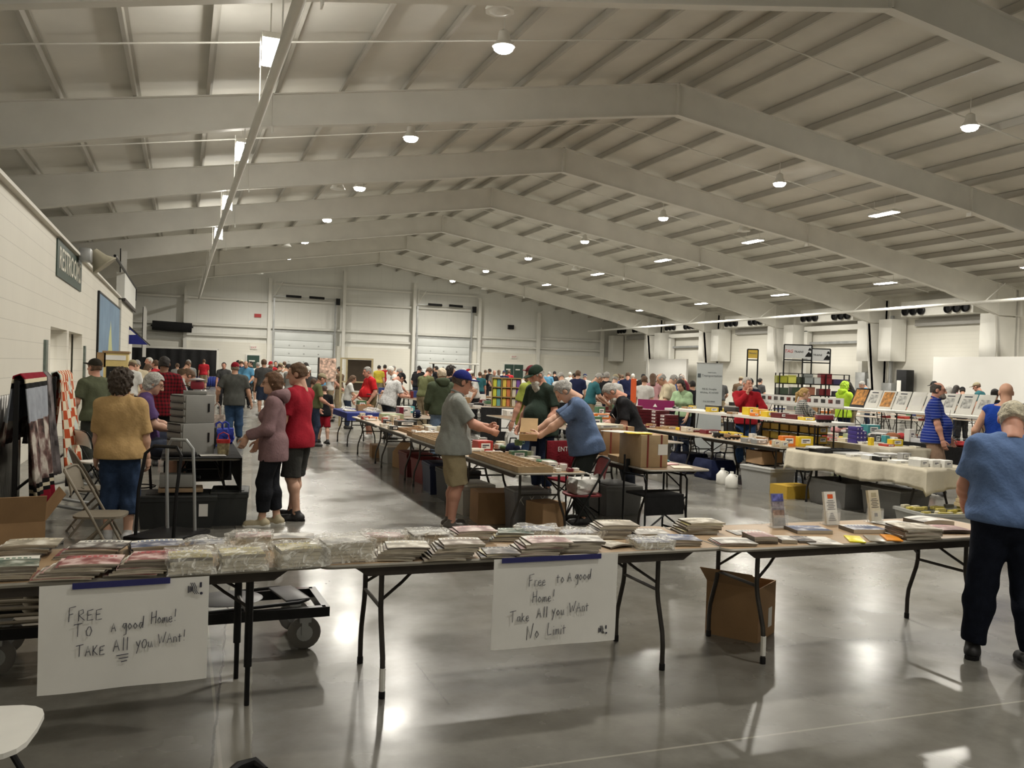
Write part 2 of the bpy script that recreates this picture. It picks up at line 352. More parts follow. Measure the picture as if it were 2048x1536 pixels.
# long duct pipe on the left side
mb = MB().tube([(1.36, 4, 6.6), (1.33, 14, 6.6), (1.16, 34, 6.6), (1.1, 46, 6.55), (1.05, 69, 6.4)], .085, 12)
for v in np.arange(14, 69, DV / 2): mb.tube([(1.3 - (v - 14) * .006, v, 6.6), (1.3 - (v - 14) * .006, v, roof(1.3))], .012, 6)
struct(mb.build('trim_301', STEEL2))
# electrical gear on the right wall
t = thing('electrical_cabinet', 'grey electrical cabinets with conduit on the right wall behind the lime jacket', 'electrical cabinet', (35.5, 39.6, 0))
for y, z, w, h in ((0, 1.7, .75, 1.3), (-1.0, 1.55, .9, .9), (-2.0, 1.35, .7, .9)): MB().rbox((0, y, z), (.4, w, h), .02).build('cabinet', GALV, t)
MB().tube([(.05, -2.0, 1.7), (.05, -2.0, 5.4)], .1, 8).tube([(.05, 0, 2.2), (.05, 0, 3.4), (-.1, -.1, 3.55), (-.1, -.3, 3.55)], .04, 8).build('conduit', GALV, t)
t = thing('vending_cabinet', 'tall black cabinet with two white panels against the right wall', 'cabinet', (35.2, 36.2, 0), R(8))
MB().rbox((0, 0, 1.25), (.6, .62, 2.5), .03).build('body', BLACKM, t)
for z in (.85, 1.65): MB().box((-.31, .12, z), (.02, .25, .6)).build('panel', WHITEM, t)

# ---------------------------------------------------------------- ceiling lamps
LENS = mat('lamp_lens', (1, .97, .9), .4, emit=60.); LENS2 = mat('lamp_prism', (1, .98, .93), .4, emit=25.)
def lamp(kind, u, v, lab, grp, on=1.0):
    zr = roof(u)
    t = thing('ceiling_lamp', lab, 'ceiling lamp', (u, v, zr), 0, grp)
    if kind == 'round':
        MB().tube([(0, 0, .2), (0, 0, -.28)], .012, 6).build('hanger', STEEL, t)
        MB().lathe([(.05, -.22), (.11, -.26), (.13, -.42), (.2, -.52), (.23, -.56), (.21, -.57)], 18).build('housing', WHITEM, t)
        MB().lathe([(.20, -.56), (.19, -.62), (.14, -.66), (.03, -.68)], 18).build('lens', LENS, t); typ, sz, dz = 'DISK', .42, -.70
    elif kind == 'lantern':
        MB().tube([(0, 0, .2), (0, 0, -.5)], .012, 6).build('hanger', STEEL, t)
        mb = MB().box((0, 0, -.52), (.3, .3, .1)); mb.tube([(.16, .16, -.5), (.16, .16, -1.02)], .01, 5).tube([(-.16, .16, -.5), (-.16, .16, -1.02)], .01, 5).tube([(-.16, -.16, -.5), (-.16, -.16, -1.02)], .01, 5).tube([(.16, -.16, -.5), (.16, -.16, -1.02)], .01, 5)
        mb.build('cage', STEEL, t); MB().rbox((0, 0, -.78), (.29, .29, .44), .03).build('prismatic_lens', LENS2, t); typ, sz, dz = 'POINT', .2, -1.15
    else:
        MB().tube([(0, -.5, .2), (0, -.5, -.3)], .008, 5).tube([(0, .5, .2), (0, .5, -.3)], .008, 5).build('hanger', STEEL, t)
        MB().rbox((0, 0, -.33), (.42, 1.24, .09), .02).build('housing', WHITEM, t); MB().box((0, 0, -.385), (.34, 1.14, .02)).build('lens', LENS2, t); typ, sz, dz = 'RECTANGLE', .34, -.42
    if typ == 'POINT': ld = bpy.data.lights.new('lamp_light', 'POINT'); ld.shadow_soft_size = .16; ld.energy = LAMP_W * on * .22
    else:
        ld = bpy.data.lights.new('lamp_light', 'AREA'); ld.shape = typ; ld.size = sz; ld.size_y = 1.14; ld.energy = LAMP_W * on; ld.spread = R(165)
    ld.color = LAMP_C; lo = bpy.data.objects.new('lamp_light', ld); COL.objects.link(lo); lo.parent = t; lo.location.z = dz
    return t
for i in range(-2, 4): lamp('lantern', 1.33, 17.0 + 8.0 * i - .5, 'square lantern ceiling lamp beside the long pipe, %s in its row' % ['behind the camera', 'just overhead', 'nearest seen', 'second seen', 'third seen', 'fourth seen'][i + 2], 'square lanterns along the pipe', .45 if i < 0 else 1.)
for i in range(-3, 7): lamp('round', 5.9, 17.0 + 7.75 * i, 'round high-bay ceiling lamp left of the ridge, %s in its row' % ['farthest behind the camera', 'just behind the camera', 'overhead', 'nearest seen', 'second seen', 'third seen', 'fourth seen', 'fifth, behind a rafter', 'sixth, behind a rafter', 'last before the far wall'][i + 3], 'round lamps left of the ridge', .45 if i < -1 else (1.35 if i > 3 else 1.))
ORD = ['behind the camera', 'overhead', 'nearest', 'second', 'third', 'fourth', 'fifth', 'sixth', 'seventh', 'farthest']
for i in range(-2, 7): lamp('round', 18.83, 17.5 + 7.78 * i, 'round high-bay ceiling lamp right of the ridge, %s in its row' % ORD[i + 2], 'round lamps right of the ridge', .45 if i < 0 else (1.3 if i > 3 else 1.))
for i in range(-1, 5): lamp('linear', 23.5, 25.45 + 7.85 * (i), 'linear ceiling lamp with bright tube lens, %s in its row' % ORD[i + 2], 'linear lamps on the right slope')
for i in range(-1, 4): lamp('linear', 31.35, 33.7 + 8.0 * i, 'linear ceiling lamp near the right eave, %s in its row' % ['nearest', 'second', 'third', 'fourth', 'farthest'][i + 1], 'linear lamps near the right eave', .7)
# white ceiling fans/speakers hung by the lamps
for i, (u, v) in enumerate(((5.08, 14.9), (5.05, 32.1), (5.06, 49), (4.95, 64.8), (21.7, 31.4), (21.7, 48.2), (21.4, 64.2))):
    t = thing('ceiling_speaker', 'white ceiling loudspeaker %s' % ['hung close to the nearest round lamp', 'beside the third round lamp left of the ridge', 'left of the ridge over the far crowd', 'farthest left of the ridge', 'beside the second linear lamp on the right slope', 'between linear lamps halfway down the right slope', 'farthest on the right slope'][i], 'loudspeaker', (u, v, roof(u)))
    MB().tube([(0, 0, .2), (0, 0, -.36)], .01, 5).build('hanger', STEEL, t)
    MB().lathe([(.04, -.34), (.16, -.36), (.2, -.5), (.27, -.6), (.27, -.63)], 8).build('housing', WHITEM, t)
    MB().lathe([(.2, -.63), (.12, -.66), (.08, -.66)], 8).build('horn', WHITEM, t)

# ---------------------------------------------------------------- left block wall with the passage
V0, V1, HW, UWL = -4.0, 38.2, 4.14, -2.4
mb = MB()
def wpanel(a, b, z0, z1): mb.box((UWL - .1, (a + b) / 2, (z0 + z1) / 2), (.2, b - a, z1 - z0))
wpanel(V0, 19.25, 0, HW); wpanel(25.0, V1, 0, HW); wpanel(19.25, 25.0, 2.34, HW); wpanel(21.85, 22.2, 0, 2.34)
mb.box((UWL - 1.4, V1 - .1, HW / 2), (2.6, .2, HW)); struct(mb.build('wall_left_block', BLK))
mb = MB().box((UWL - 2.15, 25.12, 1.2), (3.8, .2, 2.4)).box((UWL - 2.15, 19.13, 1.2), (3.8, .2, 2.4)).box((UWL - 1.2, 22.03, 1.2), (2.0, .3, 2.4)).box((UWL - 3.6, 22.1, 1.2), (.2, 6, 2.4)).box((UWL - 2.1, 22.1, 2.44), (3.8, 6.1, .2))
struct(mb.build('wall_passage', BLK))
mb = MB().box((UWL - 1.9, 24.97, .26), (3.6, .06, .52)).box((UWL - 1.2, 21.86, .26), (2.0, .06, .52)); struct(mb.build('baseboard_left', GREEN))
for a, z1 in ((18.5, 2.06), (25.5, 2.06)):
    struct(MB().box((UWL + .02, a, z1 / 2), (.05, .28, z1)).build('trim_%d' % (310 + int(a)), mat('grey_green_metal', (.16, .2, .18), .35, .4, noise=.4, nscale=9)))
t = thing('passage_lamp', 'small ceiling lamp inside the restroom passage', 'ceiling lamp', (UWL - 1.2, 20.6, 2.34)); MB().rbox((0, 0, -.03), (.3, 1.1, .06), .02).build('housing', WHITEM, t); MB().box((0, 0, -.065), (.24, 1.0, .012)).build('lens', LENS2, t)
for yy in (20.6, 23.6):
    ld = bpy.data.lights.new('passage_light', 'AREA'); ld.shape = 'RECTANGLE'; ld.size = .24; ld.size_y = 1.0; ld.energy = 22; ld.color = LAMP_C; lo = bpy.data.objects.new('passage_light', ld); COL.objects.link(lo); lo.location = (UWL - 1.2, yy, 2.25)
t2 = dup(t, (UWL - 1.2, 23.6, 2.34), 0, 'small ceiling lamp in the farther restroom doorway')
struct(MB().box((UWL - 1.2, 22, HW + .03), (2.6, V1 - V0, .06)).build('ceiling_block', INSUL))
# ================================================================ people
SKIN = mat('skin', objcol=True, rough=.55, noise=.05, nscale=18, spec=.35)
HAIRM = mat('hair', objcol=True, rough=.75, noise=.35, nscale=60, bump=.5, bscale=90)
DENIM = mat('denim', objcol=True, rough=.9, noise=.18, nscale=22, bump=.2, bscale=120, spec=.15)
def surf_nets(prims, lo, hi, h, post=None, k=.03):
    lo = np.array(lo, float) - 2 * h; n = np.ceil((np.array(hi, float) + 2 * h - lo) / h).astype(int) + 1
    ax = [lo[i] + np.arange(n[i]) * h for i in range(3)]; D = np.full(n, .25)
    for p in prims:
        a, b = p['bb']; i0 = [max(0, int((a[i] - .07 - lo[i]) / h)) for i in range(3)]; i1 = [min(n[i], int((b[i] + .07 - lo[i]) / h) + 2) for i in range(3)]
        if any(i1[i] <= i0[i] for i in range(3)): continue
        sl = tuple(slice(i0[i], i1[i]) for i in range(3)); G = np.stack(np.meshgrid(*[ax[i][sl[i]] for i in range(3)], indexing='ij'), -1)
        d = p['f'](G); kk = p.get('k', k); s = D[sl]
        if p.get('op') == 'sub': hh = np.clip(.5 - .5 * (s + d) / kk, 0, 1); D[sl] = s * (1 - hh) + (-d) * hh + kk * hh * (1 - hh)
        else: hh = np.clip(.5 + .5 * (s - d) / kk, 0, 1); D[sl] = s * (1 - hh) + d * hh - kk * hh * (1 - hh)
    if post: D = post(D, np.stack(np.meshgrid(*ax, indexing='ij'), -1))
    D[0] = D[-1] = .1; D[:, 0] = D[:, -1] = .1; D[:, :, 0] = D[:, :, -1] = .1
    I = D < 0; nx, ny, nz = n; C = np.zeros((nx - 1, ny - 1, nz - 1), int)
    for dx in (0, 1):
        for dy in (0, 1):
            for dz in (0, 1): C += I[dx:nx - 1 + dx, dy:ny - 1 + dy, dz:nz - 1 + dz]
    act = (C > 0) & (C < 8); idx = -np.ones(C.shape, int); A = np.argwhere(act)
    if not len(A): return np.zeros((0, 3)), []
    idx[act] = np.arange(len(A)); acc = np.zeros((len(A), 3)); cnt = np.zeros(len(A))
    cor = [(a, b, c) for a in (0, 1) for b in (0, 1) for c in (0, 1)]
    for p in cor:
        for q in cor:
            if sum(q) - sum(p) == 1 and all(q[i] >= p[i] for i in range(3)):
                dp = D[tuple((A + p).T)]; dq = D[tuple((A + q).T)]; x = (dp < 0) != (dq < 0)
                t = np.where(x, dp / np.where(x, dp - dq, 1), 0)[:, None]; acc += np.where(x[:, None], np.array(p) + t * (np.array(q) - np.array(p)), 0); cnt += x
    V = lo + (A + acc / cnt[:, None]) * h; F = []
    for a in range(3):
        s0 = [slice(1, -1)] * 3; s0[a] = slice(0, -1); s1 = [slice(1, -1)] * 3; s1[a] = slice(1, None)
        i0, i1 = I[tuple(s0)], I[tuple(s1)]; E = np.argwhere(i0 != i1)
        if not len(E): continue
        pos = E.copy()
        for i in range(3):
            if i != a: pos[:, i] += 1
        fl = i0[tuple(E.T)]; b, c = (a + 1) % 3, (a + 2) % 3
        def at(db, dc):
            q = pos.copy(); q[:, b] -= db; q[:, c] -= dc; return idx[tuple(q.T)]
        Q = np.stack([at(1, 1), at(0, 1), at(0, 0), at(1, 0)], 1); Q[~fl] = Q[~fl][:, ::-1]; F.append(Q)
    return V, np.concatenate(F)
def cone(a, b, r1, r2, **kw):
    a = np.array(a, float); b = np.array(b, float); m = max(r1, r2); ab = b - a; L2 = max(ab @ ab, 1e-9)
    def f(P):
        t = np.clip(((P - a) @ ab) / L2, 0, 1); return np.linalg.norm(P - a - t[..., None] * ab, axis=-1) - (r1 + (r2 - r1) * t)
    return dict(f=f, bb=(np.minimum(a, b) - m, np.maximum(a, b) + m), **kw)
def ell(c, r, M=None, **kw):
    c = np.array(c, float); r = np.array(r, float); m = r.max()
    def f(P):
        q = P - c
        if M is not None: q = q @ M
        k0 = np.linalg.norm(q / r, axis=-1); k1 = np.linalg.norm(q / (r * r), axis=-1); return np.where(k1 > 1e-6, k0 * (k0 - 1) / np.maximum(k1, 1e-6), -r.min())
    return dict(f=f, bb=(c - m, c + m), **kw)
def clipc(p, pt, nrm):      # keep the side behind the plane
    f0 = p['f']; pt = np.array(pt, float); nrm = np.array(nrm, float); nrm = nrm / np.linalg.norm(nrm)
    q = dict(p); q['f'] = lambda P: np.maximum(f0(P), (P - pt) @ nrm); return q
def ik(a, t, l1, l2, pole):
    a = np.array(a, float); t = np.array(t, float); d = t - a; L = np.linalg.norm(d); mx = (l1 + l2) * .999
    if L > mx: t = a + d / L * mx; d = t - a; L = mx
    x = (l1 * l1 - l2 * l2 + L * L) / (2 * L); h = math.sqrt(max(l1 * l1 - x * x, 0)); u = d / L; p = np.array(pole, float); p = p - u * (p @ u); p /= max(np.linalg.norm(p), 1e-6)
    return a + u * x + p * h, t
def rot3(rx=0, ry=0, rz=0): return np.array(Matrix.Rotation(rz, 3, 'Z') @ Matrix.Rotation(ry, 3, 'Y') @ Matrix.Rotation(rx, 3, 'X'))
def hand_mesh(side, curl, h):
    P = [cone((0, -.02, 0), (0, .03, 0), .024, .026)]
    for i, (x, L, r) in enumerate(((.026, .9, .0088), (.009, 1.0, .0092), (-.009, .94, .0088), (-.026, .76, .0076))):
        x *= -side; P.append(cone((x * .6, .02, 0), (x, .078, 0), .017, .013, k=.02)); p = np.array((x, .078 + .004 * L, 0)); a = 0.
        for j, l in enumerate((.042, .027, .022)):
            a += curl * (.75, 1.0, .7)[j] * (1 + .12 * i); q = p + l * L * np.array((x * .8 * (1 - a * .5), math.cos(a), -math.sin(a))); P.append(cone(p, q, r * (1 - .06 * j), r * (.94 - .06 * j), k=.006)); p = q
    t0 = np.array((-side * .022, .012, -.008)); t1 = t0 + np.array((-side * .026, .030, -.014)); t2 = t1 + np.array((-side * .010, .030, -.010 - .012 * curl)); t3 = t2 + np.array((side * .004 * curl, .022, -.006))
    P += [cone(t0, t1, .015, .0115, k=.012), cone(t1, t2, .0112, .010, k=.006), cone(t2, t3, .0098, .008, k=.006)]
    return surf_nets(P, (-.09, -.05, -.12), (.09, .21, .05), h, k=.012)
def head_prims(fem=False, jaw=1.):
    return [ell((0, -.012, .03), (.077, .096, .09)), ell((0, .022, -.035), (.062 * jaw, .072, .085)), ell((0, .062, -.09), (.03 * jaw, .03, .026), k=.03),
            cone((0, -.02, -.05), (0, -.035, -.19), .056 * jaw, .062 * jaw, k=.03), cone((-.035, .078, .036), (.035, .078, .036), .014, .014, k=.02),
            cone((0, .092, .022), (0, .118, -.026), .010, .0145, k=.012), ell((.012, .104, -.030), (.010, .011, .009), k=.008), ell((-.012, .104, -.030), (.010, .011, .009), k=.008),
            ell((.032, .095, .012), (.020, .016, .012), op='sub', k=.014), ell((-.032, .095, .012), (.020, .016, .012), op='sub', k=.014),
            ell((.031, .074, .011), (.014, .014, .013), k=.004), ell((-.031, .074, .011), (.014, .014, .013), k=.004),
            cone((-.02, .084, -.060), (.02, .084, -.060), .009, .009, k=.008), cone((-.018, .084, -.072), (.018, .084, -.072), .009, .009, k=.008),
            ell((.079, -.008, -.005), (.011, .021, .032), k=.008), ell((-.079, -.008, -.005), (.011, .021, .032), k=.008)]
def mesh_obj(name, V, F, m, parent, color, M=None):
    me = bpy.data.meshes.new(name); V = np.asarray(V, float)
    if M is not None: V = V @ np.array(M.to_3x3()).T + np.array(M.translation)
    me.from_pydata(V.tolist(), [], F.tolist() if hasattr(F, 'tolist') else F); me.materials.append(m)
    me.polygons.foreach_set('use_smooth', [True] * len(me.polygons)); me.update()
    o = bpy.data.objects.new(name, me); COL.objects.link(o); o.parent = parent; o.color = (*color, 1); return o
def cloth_noise(amp, seed=0):
    def post(D, P):
        x, y, z = P[..., 0] + seed, P[..., 1] - seed, P[..., 2]
        nse = np.sin(31 * z + 9 * np.sin(7 * x + 5 * y)) * .5 + np.sin(26 * x + 17 * z + 3 * np.sin(11 * y + z * 5)) * .4 + np.sin(19 * y - 23 * z + 4 * np.sin(9 * x)) * .4 + np.sin(57 * x + 41 * y + 13 * z) * .2
        return D + amp * nse
    return post
def person(label, x, y, rz, H=1.75, b=1., belly=0., lean=0., hunch=0., side=0., head=(0, 0, 0), rh=None, lh=None, rpole=None, lpole=None, feet=None, sit=None, skin=(.55, .33, .24),
           shirt=(.3, .3, .3), smat=None, sleeve='short', hem=.02, pants=(.05, .07, .12), pmat=None, plen='long', shoe=(.03, .03, .03), hair=(.2, .15, .1), hstyle='short', cap=None, beard=None,
           glasses=False, curl=(.45, .45), det=1, group=None, tuck=False, fem=False, hdir=(None, None), hpalm=(None, None), loose=1., cat='person', name='person', backpack=None, badge=None, collar=None):
    s = H / 1.75; hb = (.011, .0065, .0055) if det == 1 else ((.015, .009, .008) if det == 2 else (.024, .015, .014))
    T = thing(name, label, cat, (x, y, 0), rz, group)
    A = lambda *p: np.array(p, float) * s
    pz = .93 if sit is None else sit / s + .09
    pel = A(0, 0, pz); Rt = rot3(-lean, side, 0); up = Rt @ np.array((0, 0, 1.)); fw = Rt @ np.array((0, 1., 0)); rt = Rt @ np.array((1., 0, 0))
    if sit is None and lean > .15: pel = pel + A(0, -.35 * math.sin(lean) * .5, -.02)
    Rc = rot3(-lean - hunch, side, 0); upc = Rc @ np.array((0, 0, 1.)); fwc = Rc @ np.array((0, 1., 0))
    wai = pel + up * .15 * s; che = wai + (up * .5 + upc * .5) * .21 * s; nck = che + upc * .20 * s; sw = (.175 if fem else .195) * (.85 + .15 * b)
    hc = nck + (Rc @ np.array((0, .035 + .05 * hunch, .15))) * s; Rh = Rc @ rot3(-head[0], head[1], head[2])
    if hunch or head[0] > .2: hc = nck + (Rc @ rot3(-head[0] * .5, 0, 0) @ np.array((0, .04, .15))) * s
    sh = [nck + (rt * q * sw - upc * .078) * s for q in (1, -1)]; hip = [pel + (rt * q * .088 - up * .03) * s for q in (1, -1)]
    rh = rh if rh is not None else (.27, .06, .80); lh = lh if lh is not None else (-.27, .06, .80)
    ha = [A(*rh), A(*lh)]; poles = [rpole or (.6, -1, -.2), lpole or (-.6, -1, -.2)]; arm = []
    for i in range(2): el, wr = ik(sh[i], ha[i], .295 * s, .25 * s, poles[i]); arm.append((sh[i], el, wr))
    ft = feet or ((.10, .0, 18), (-.10, .0, -18)); leg = []
    for i in range(2):
        an = A(ft[i][0], ft[i][1], .09 if len(ft[i]) < 4 else ft[i][3]); kn, an = ik(hip[i], an, .412 * s, .408 * s, (ft[i][0] * .8 + .0, 1, .15)); leg.append((hip[i], kn, an))
    bw = b
    def torso(t, wide=1.):
        return [ell(che, np.array((.165 * bw * wide + t, .108 * (.6 + .4 * bw) + t, .19 + t)) * s, Rc), ell(wai + fw * (belly * .55) * s, np.array((.15 * bw * wide + t, .105 * (.5 + .5 * bw) + belly * .6 + t, .18 + t)) * s, Rt, k=.07),
                ell(pel, np.array((.165 * (.55 + .45 * bw) + t, .118 * (.5 + .5 * bw) + t, .13 + t)) * s, Rt, k=.06)] + [cone(sh[i] - (sh[i] - che) * .15, sh[i], (.072 + t) * s, (.050 + t) * s, k=.05) for i in range(2)] + [cone(nck - upc * .015 * s, sh[i] + (nck - sh[i]) * .12, (.050 + t * .6) * s, (.044 + t * .7) * s, k=.05) for i in range(2)] + (
                [ell(che + (rt * q * .075 - upc * .03) * s + fwc * .085 * s, np.array((.07, .06, .07)) * s + t * s, k=.04) for q in (1, -1)] if fem else [])
    def limb(p, q, r1, r2, t=0., **kw): return cone(p, q, (r1 + t) * s, (r2 + t) * s, **kw)
    lb = .8 + .2 * b
    B = torso(0.) + [cone(nck - upc * .05 * s, hc - (Rh @ np.array((0, .02, .06))) * s, .062 * s * lb, .056 * s * lb)]
    for i in range(2):
        a, e, w = arm[i]; B += [limb(a, e, .050 * lb, .043 * lb), limb(e, e + (w - e) * .35, .043 * lb, .045 * lb), limb(e + (w - e) * .35, w, .045 * lb, .028), limb(w, w + (w - e) * .1, .026, .026)]
        a, e, w = leg[i]; c = e + (w - e) * .3 + np.array((0, -.018, 0)) * s
        B += [limb(a, e, .088 * lb, .062 * lb), limb(e, c, .058 * lb, .062 * lb), limb(c, w, .06 * lb, .038), cone(w, w + A(0, 0, -.02), .04 * s, .045 * s)]
    allp = np.array([pel, che, nck, hc] + [p for L in arm + leg for p in L]); lo = allp.min(0) - .22 * s - belly; hi = allp.max(0) + .22 * s + belly; lo[2] = max(lo[2], -.02)
    V, F = surf_nets(B, lo, hi, hb[0], k=.03 * s); Vs = [V]; Fs = [F]; no = len(V)
    HV, HF = surf_nets(head_prims(fem, .95 + .06 * b), (-.1, -.13, -.2), (.1, .14, .13), hb[1], k=.02)
    MH = Matrix.Translation(Vector(hc)) @ Matrix(Rh.tolist()).to_4x4() @ Matrix.Scale(s * 1.02, 4)
    Vs.append(HV @ np.array(MH.to_3x3()).T + np.array(MH.translation)); Fs.append(HF + no); no += len(HV)
    for i in range(2):
        a, e, w = arm[i]; q = (1, -1)[i]; d = np.array(hdir[i], float) if hdir[i] else (w - e); d = d / np.linalg.norm(d); pn = np.array(hpalm[i] if hpalm[i] else (-q, .25, -.1), float); pn = pn - d * (pn @ d); pn /= np.linalg.norm(pn)
        HV, HF = hand_mesh(q, curl[i], hb[2]); zax = -pn; xax = np.cross(d, zax); M3 = np.stack([xax, d, zax], 1) * s * 1.02
        Vs.append(HV @ M3.T + w + d * .03 * s); Fs.append(HF + no); no += len(HV)
    mesh_obj('body', np.concatenate(Vs), np.concatenate(Fs), SKIN, T, skin)
    # shirt
    am = .0045 * s if det else .003
    if shirt is not None:
        t = .016 * loose; Q = torso(t, 1.02)
        if not tuck:
            for q in ((-.02,) if hem < .05 else (-.02, hem * .55, hem)): Q.append(ell(pel - up * q * s + fw * belly * .25 * s, np.array((.17 * (.5 + .5 * bw) + t * 1.6, .125 * (.5 + .5 * bw) + belly * .35 + t * 1.6, .15)) * s, Rt, k=.06))
        sl = {'short': .78, 'none': -.05, 'long': 9, 'elbow': 1.0}[sleeve]
        for i in range(2):
            a, e, w = arm[i]; d = (e - a) / np.linalg.norm(e - a)
            if sl < 0: continue
            if sl <= 1: Q.append(clipc(limb(a + d * .02 * s, a + d * (sl + .2) * .295 * s, .054 * lb, .058 * lb, t * .9), a + d * sl * .295 * s, d))
            else: Q += [limb(a, e, .054 * lb, .05 * lb, t), clipc(limb(e, w + (w - e) * .1, .05 * lb, .038, t * .8), e + (w - e) * .96, w - e)]
        cz = pel - up * (hem if not tuck else -.07) * s; nz = nck + upc * (.035 if sleeve != 'none' else .0) * s; wn = cloth_noise(am, x * 3.1 + y)
        arms_low = sleeve in ('long',)
        def post(D, P):
            D = wn(D, P); hemd = -((P - cz) @ up)
            if arms_low or lean > .2 or True:      # the hem plane must not cut the sleeves
                lat = np.abs((P - pel) @ rt); near = lat < (.26 * bw + .05) * s; fwd = (P - pel) @ fw; near &= fwd < (.24 + belly) * s
                hemd = np.where(near, hemd, -1)
            D = np.maximum(D, hemd); D = np.maximum(D, ((P - nz) @ (upc + .35 * -fwc)) - .0)
            return D
        V, F = surf_nets(Q, lo, hi, hb[0] * 1.05, post, k=.035 * s); o = mesh_obj('hoodie' if collar == 'hood' else 'shirt', V, F, smat or CLOTH, T, shirt)
        if collar == 'hood':
            pts = [nck + (rt * .10 * math.cos(a) - fwc * (.035 + .075 * math.sin(a)) + upc * (.03 + .01 * math.sin(a))) * s for a in np.linspace(-.5, math.pi + .5, 9)]
            Vh, Fh = surf_nets([cone(pts[i], pts[i + 1], .04 * s, .04 * s) for i in range(8)] + [ell(nck - fwc * .12 * s + upc * .0, np.array((.10, .05, .08)) * s, Rc, k=.05)], np.min(pts, 0) - .15, np.max(pts, 0) + .15, hb[0], k=.03); mesh_obj('hood', Vh, Fh, smat or CLOTH, T, shirt)
        elif collar:
            pts = [nck + (rt * .070 * math.cos(a) + fwc * (.012 + .066 * math.sin(a)) + upc * (.028 - .022 * math.sin(a))) * s for a in np.linspace(0, 2 * math.pi, 13)]
            Vh, Fh = surf_nets([cone(pts[i], pts[i + 1], .012 * s, .012 * s) for i in range(12)], np.min(pts, 0) - .05, np.max(pts, 0) + .05, hb[1], k=.01); mesh_obj('collar', Vh, Fh, smat or CLOTH, T, collar if isinstance(collar, tuple) else shirt)
    # trousers
    if pants is not None:
        t = .014 * loose; Q = [ell(pel, np.array((.165 * (.55 + .45 * bw) + t, .118 * (.5 + .5 * bw) + t, .13 + t)) * s, Rt, k=.06), ell(wai - up * .05 * s + fw * belly * .3 * s, np.array((.145 * bw + t, .1 * (.5 + .5 * bw) + belly * .4 + t, .11)) * s, Rt, k=.06)]
        for i in range(2):
            a, e, w = leg[i]; d = (w - e) / np.linalg.norm(w - e)
            if plen == 'shorts':
                du = (e - a) / np.linalg.norm(e - a); Q.append(clipc(limb(a, e + du * .1 * s, .094 * lb, .088 * lb, t * 1.2), e - du * .0 * s, du))
            else:
                c = {'long': .97, 'capri': .55, 'crop': .8}[plen]; r2 = {'long': .052, 'capri': .062, 'crop': .042}[plen]
                if loose < .8: r2 *= .85
                cf = e + (w - e) * .3 + np.array((0, -.014, 0)) * s
                Q += [limb(a, e, .091 * lb, .069 * lb, t), clipc(limb(e, cf, .066 * lb, .067 * lb, t * 1.1), e + (w - e) * c, d), clipc(limb(cf, w, .066 * lb, r2, t * 1.1), e + (w - e) * c, d)]
        tz = wai + up * (.02 if tuck else -.03) * s; wn2 = cloth_noise(am * 1.1, y)
        V, F = surf_nets(Q, lo, hi, hb[0] * 1.05, lambda D, P: np.maximum(wn2(D, P), (P - tz) @ up), k=.03 * s)
        mesh_obj('shorts' if plen == 'shorts' else 'trousers', V, F, pmat or DENIM, T, pants)
        if tuck:
            pts = [wai + (rt * (.158 * bw + .012) * math.cos(a) + fw * ((.112 * (.5 + .5 * bw) + belly * .5 + .012) * math.sin(a) + belly * .4) - up * .0) * s for a in np.linspace(0, 2 * math.pi, 25)]
            MB().tube(pts, .016 * s, 6).build('belt', BLACKM, T)
    # shoes
    for i in range(2):
        a, e, w = leg[i]; an = R(ft[i][2]) if len(ft[i]) > 2 else 0; d = np.array((math.sin(an), math.cos(an), 0)); g = w[2] - .09 * s
        heel = w * (1, 1, 0) - d * .05 * s + (0, 0, g + .04 * s); toe = w * (1, 1, 0) + d * .165 * s + (0, 0, g + .028 * s)
        V, F = surf_nets([cone(heel, toe, .043 * s, .036 * s), cone(heel + d * .04 * s, w + (0, 0, .01), .048 * s, .046 * s, k=.03), cone(toe, toe - d * .06 * s, .04 * s, .046 * s)], np.minimum(heel, toe) - .1, np.maximum(heel, w + .05) + .22, hb[1] * 1.15, lambda D, P: np.maximum(D, g - P[..., 2]), k=.02)
        o = mesh_obj('shoe', V, F, PAINT, T, shoe)
        if det: MB().prism([(heel[0] + d[0] * u - d[1] * q, heel[1] + d[1] * u + d[0] * q) for u, q in ((-.045, -.02), (-.02, -.042), (.1, -.042), (.18, -.046), (.235, -.03), (.248, 0), (.235, .03), (.18, .046), (.1, .042), (-.02, .042), (-.045, .02))], g, g + .022, 'z').build('sole', WHITEM if shoe[0] > .05 or det == 1 and sum(shoe) < .02 else BLACKM, o)
    # head: hair, cap, beard, glasses, eyes
    P = head_prims(fem); Hp = []
    def hd(name, prims, m, col, post=None, k=.02, par=T, lo=(-.15, -.2, -.25), hi=(.15, .25, .18), hh=None):
        V, F = surf_nets(prims, lo, hi, hh or hb[1], post, k=k)
        if len(V): return mesh_obj(name, V, F, m, par, col, MH)
    hn = lambda a: (lambda D, Pq: D + a * (np.sin(90 * Pq[..., 0] + 40 * Pq[..., 2]) + np.sin(70 * Pq[..., 1] - 60 * Pq[..., 2] + 2) + np.sin(110 * Pq[..., 2] + 55 * Pq[..., 0])))
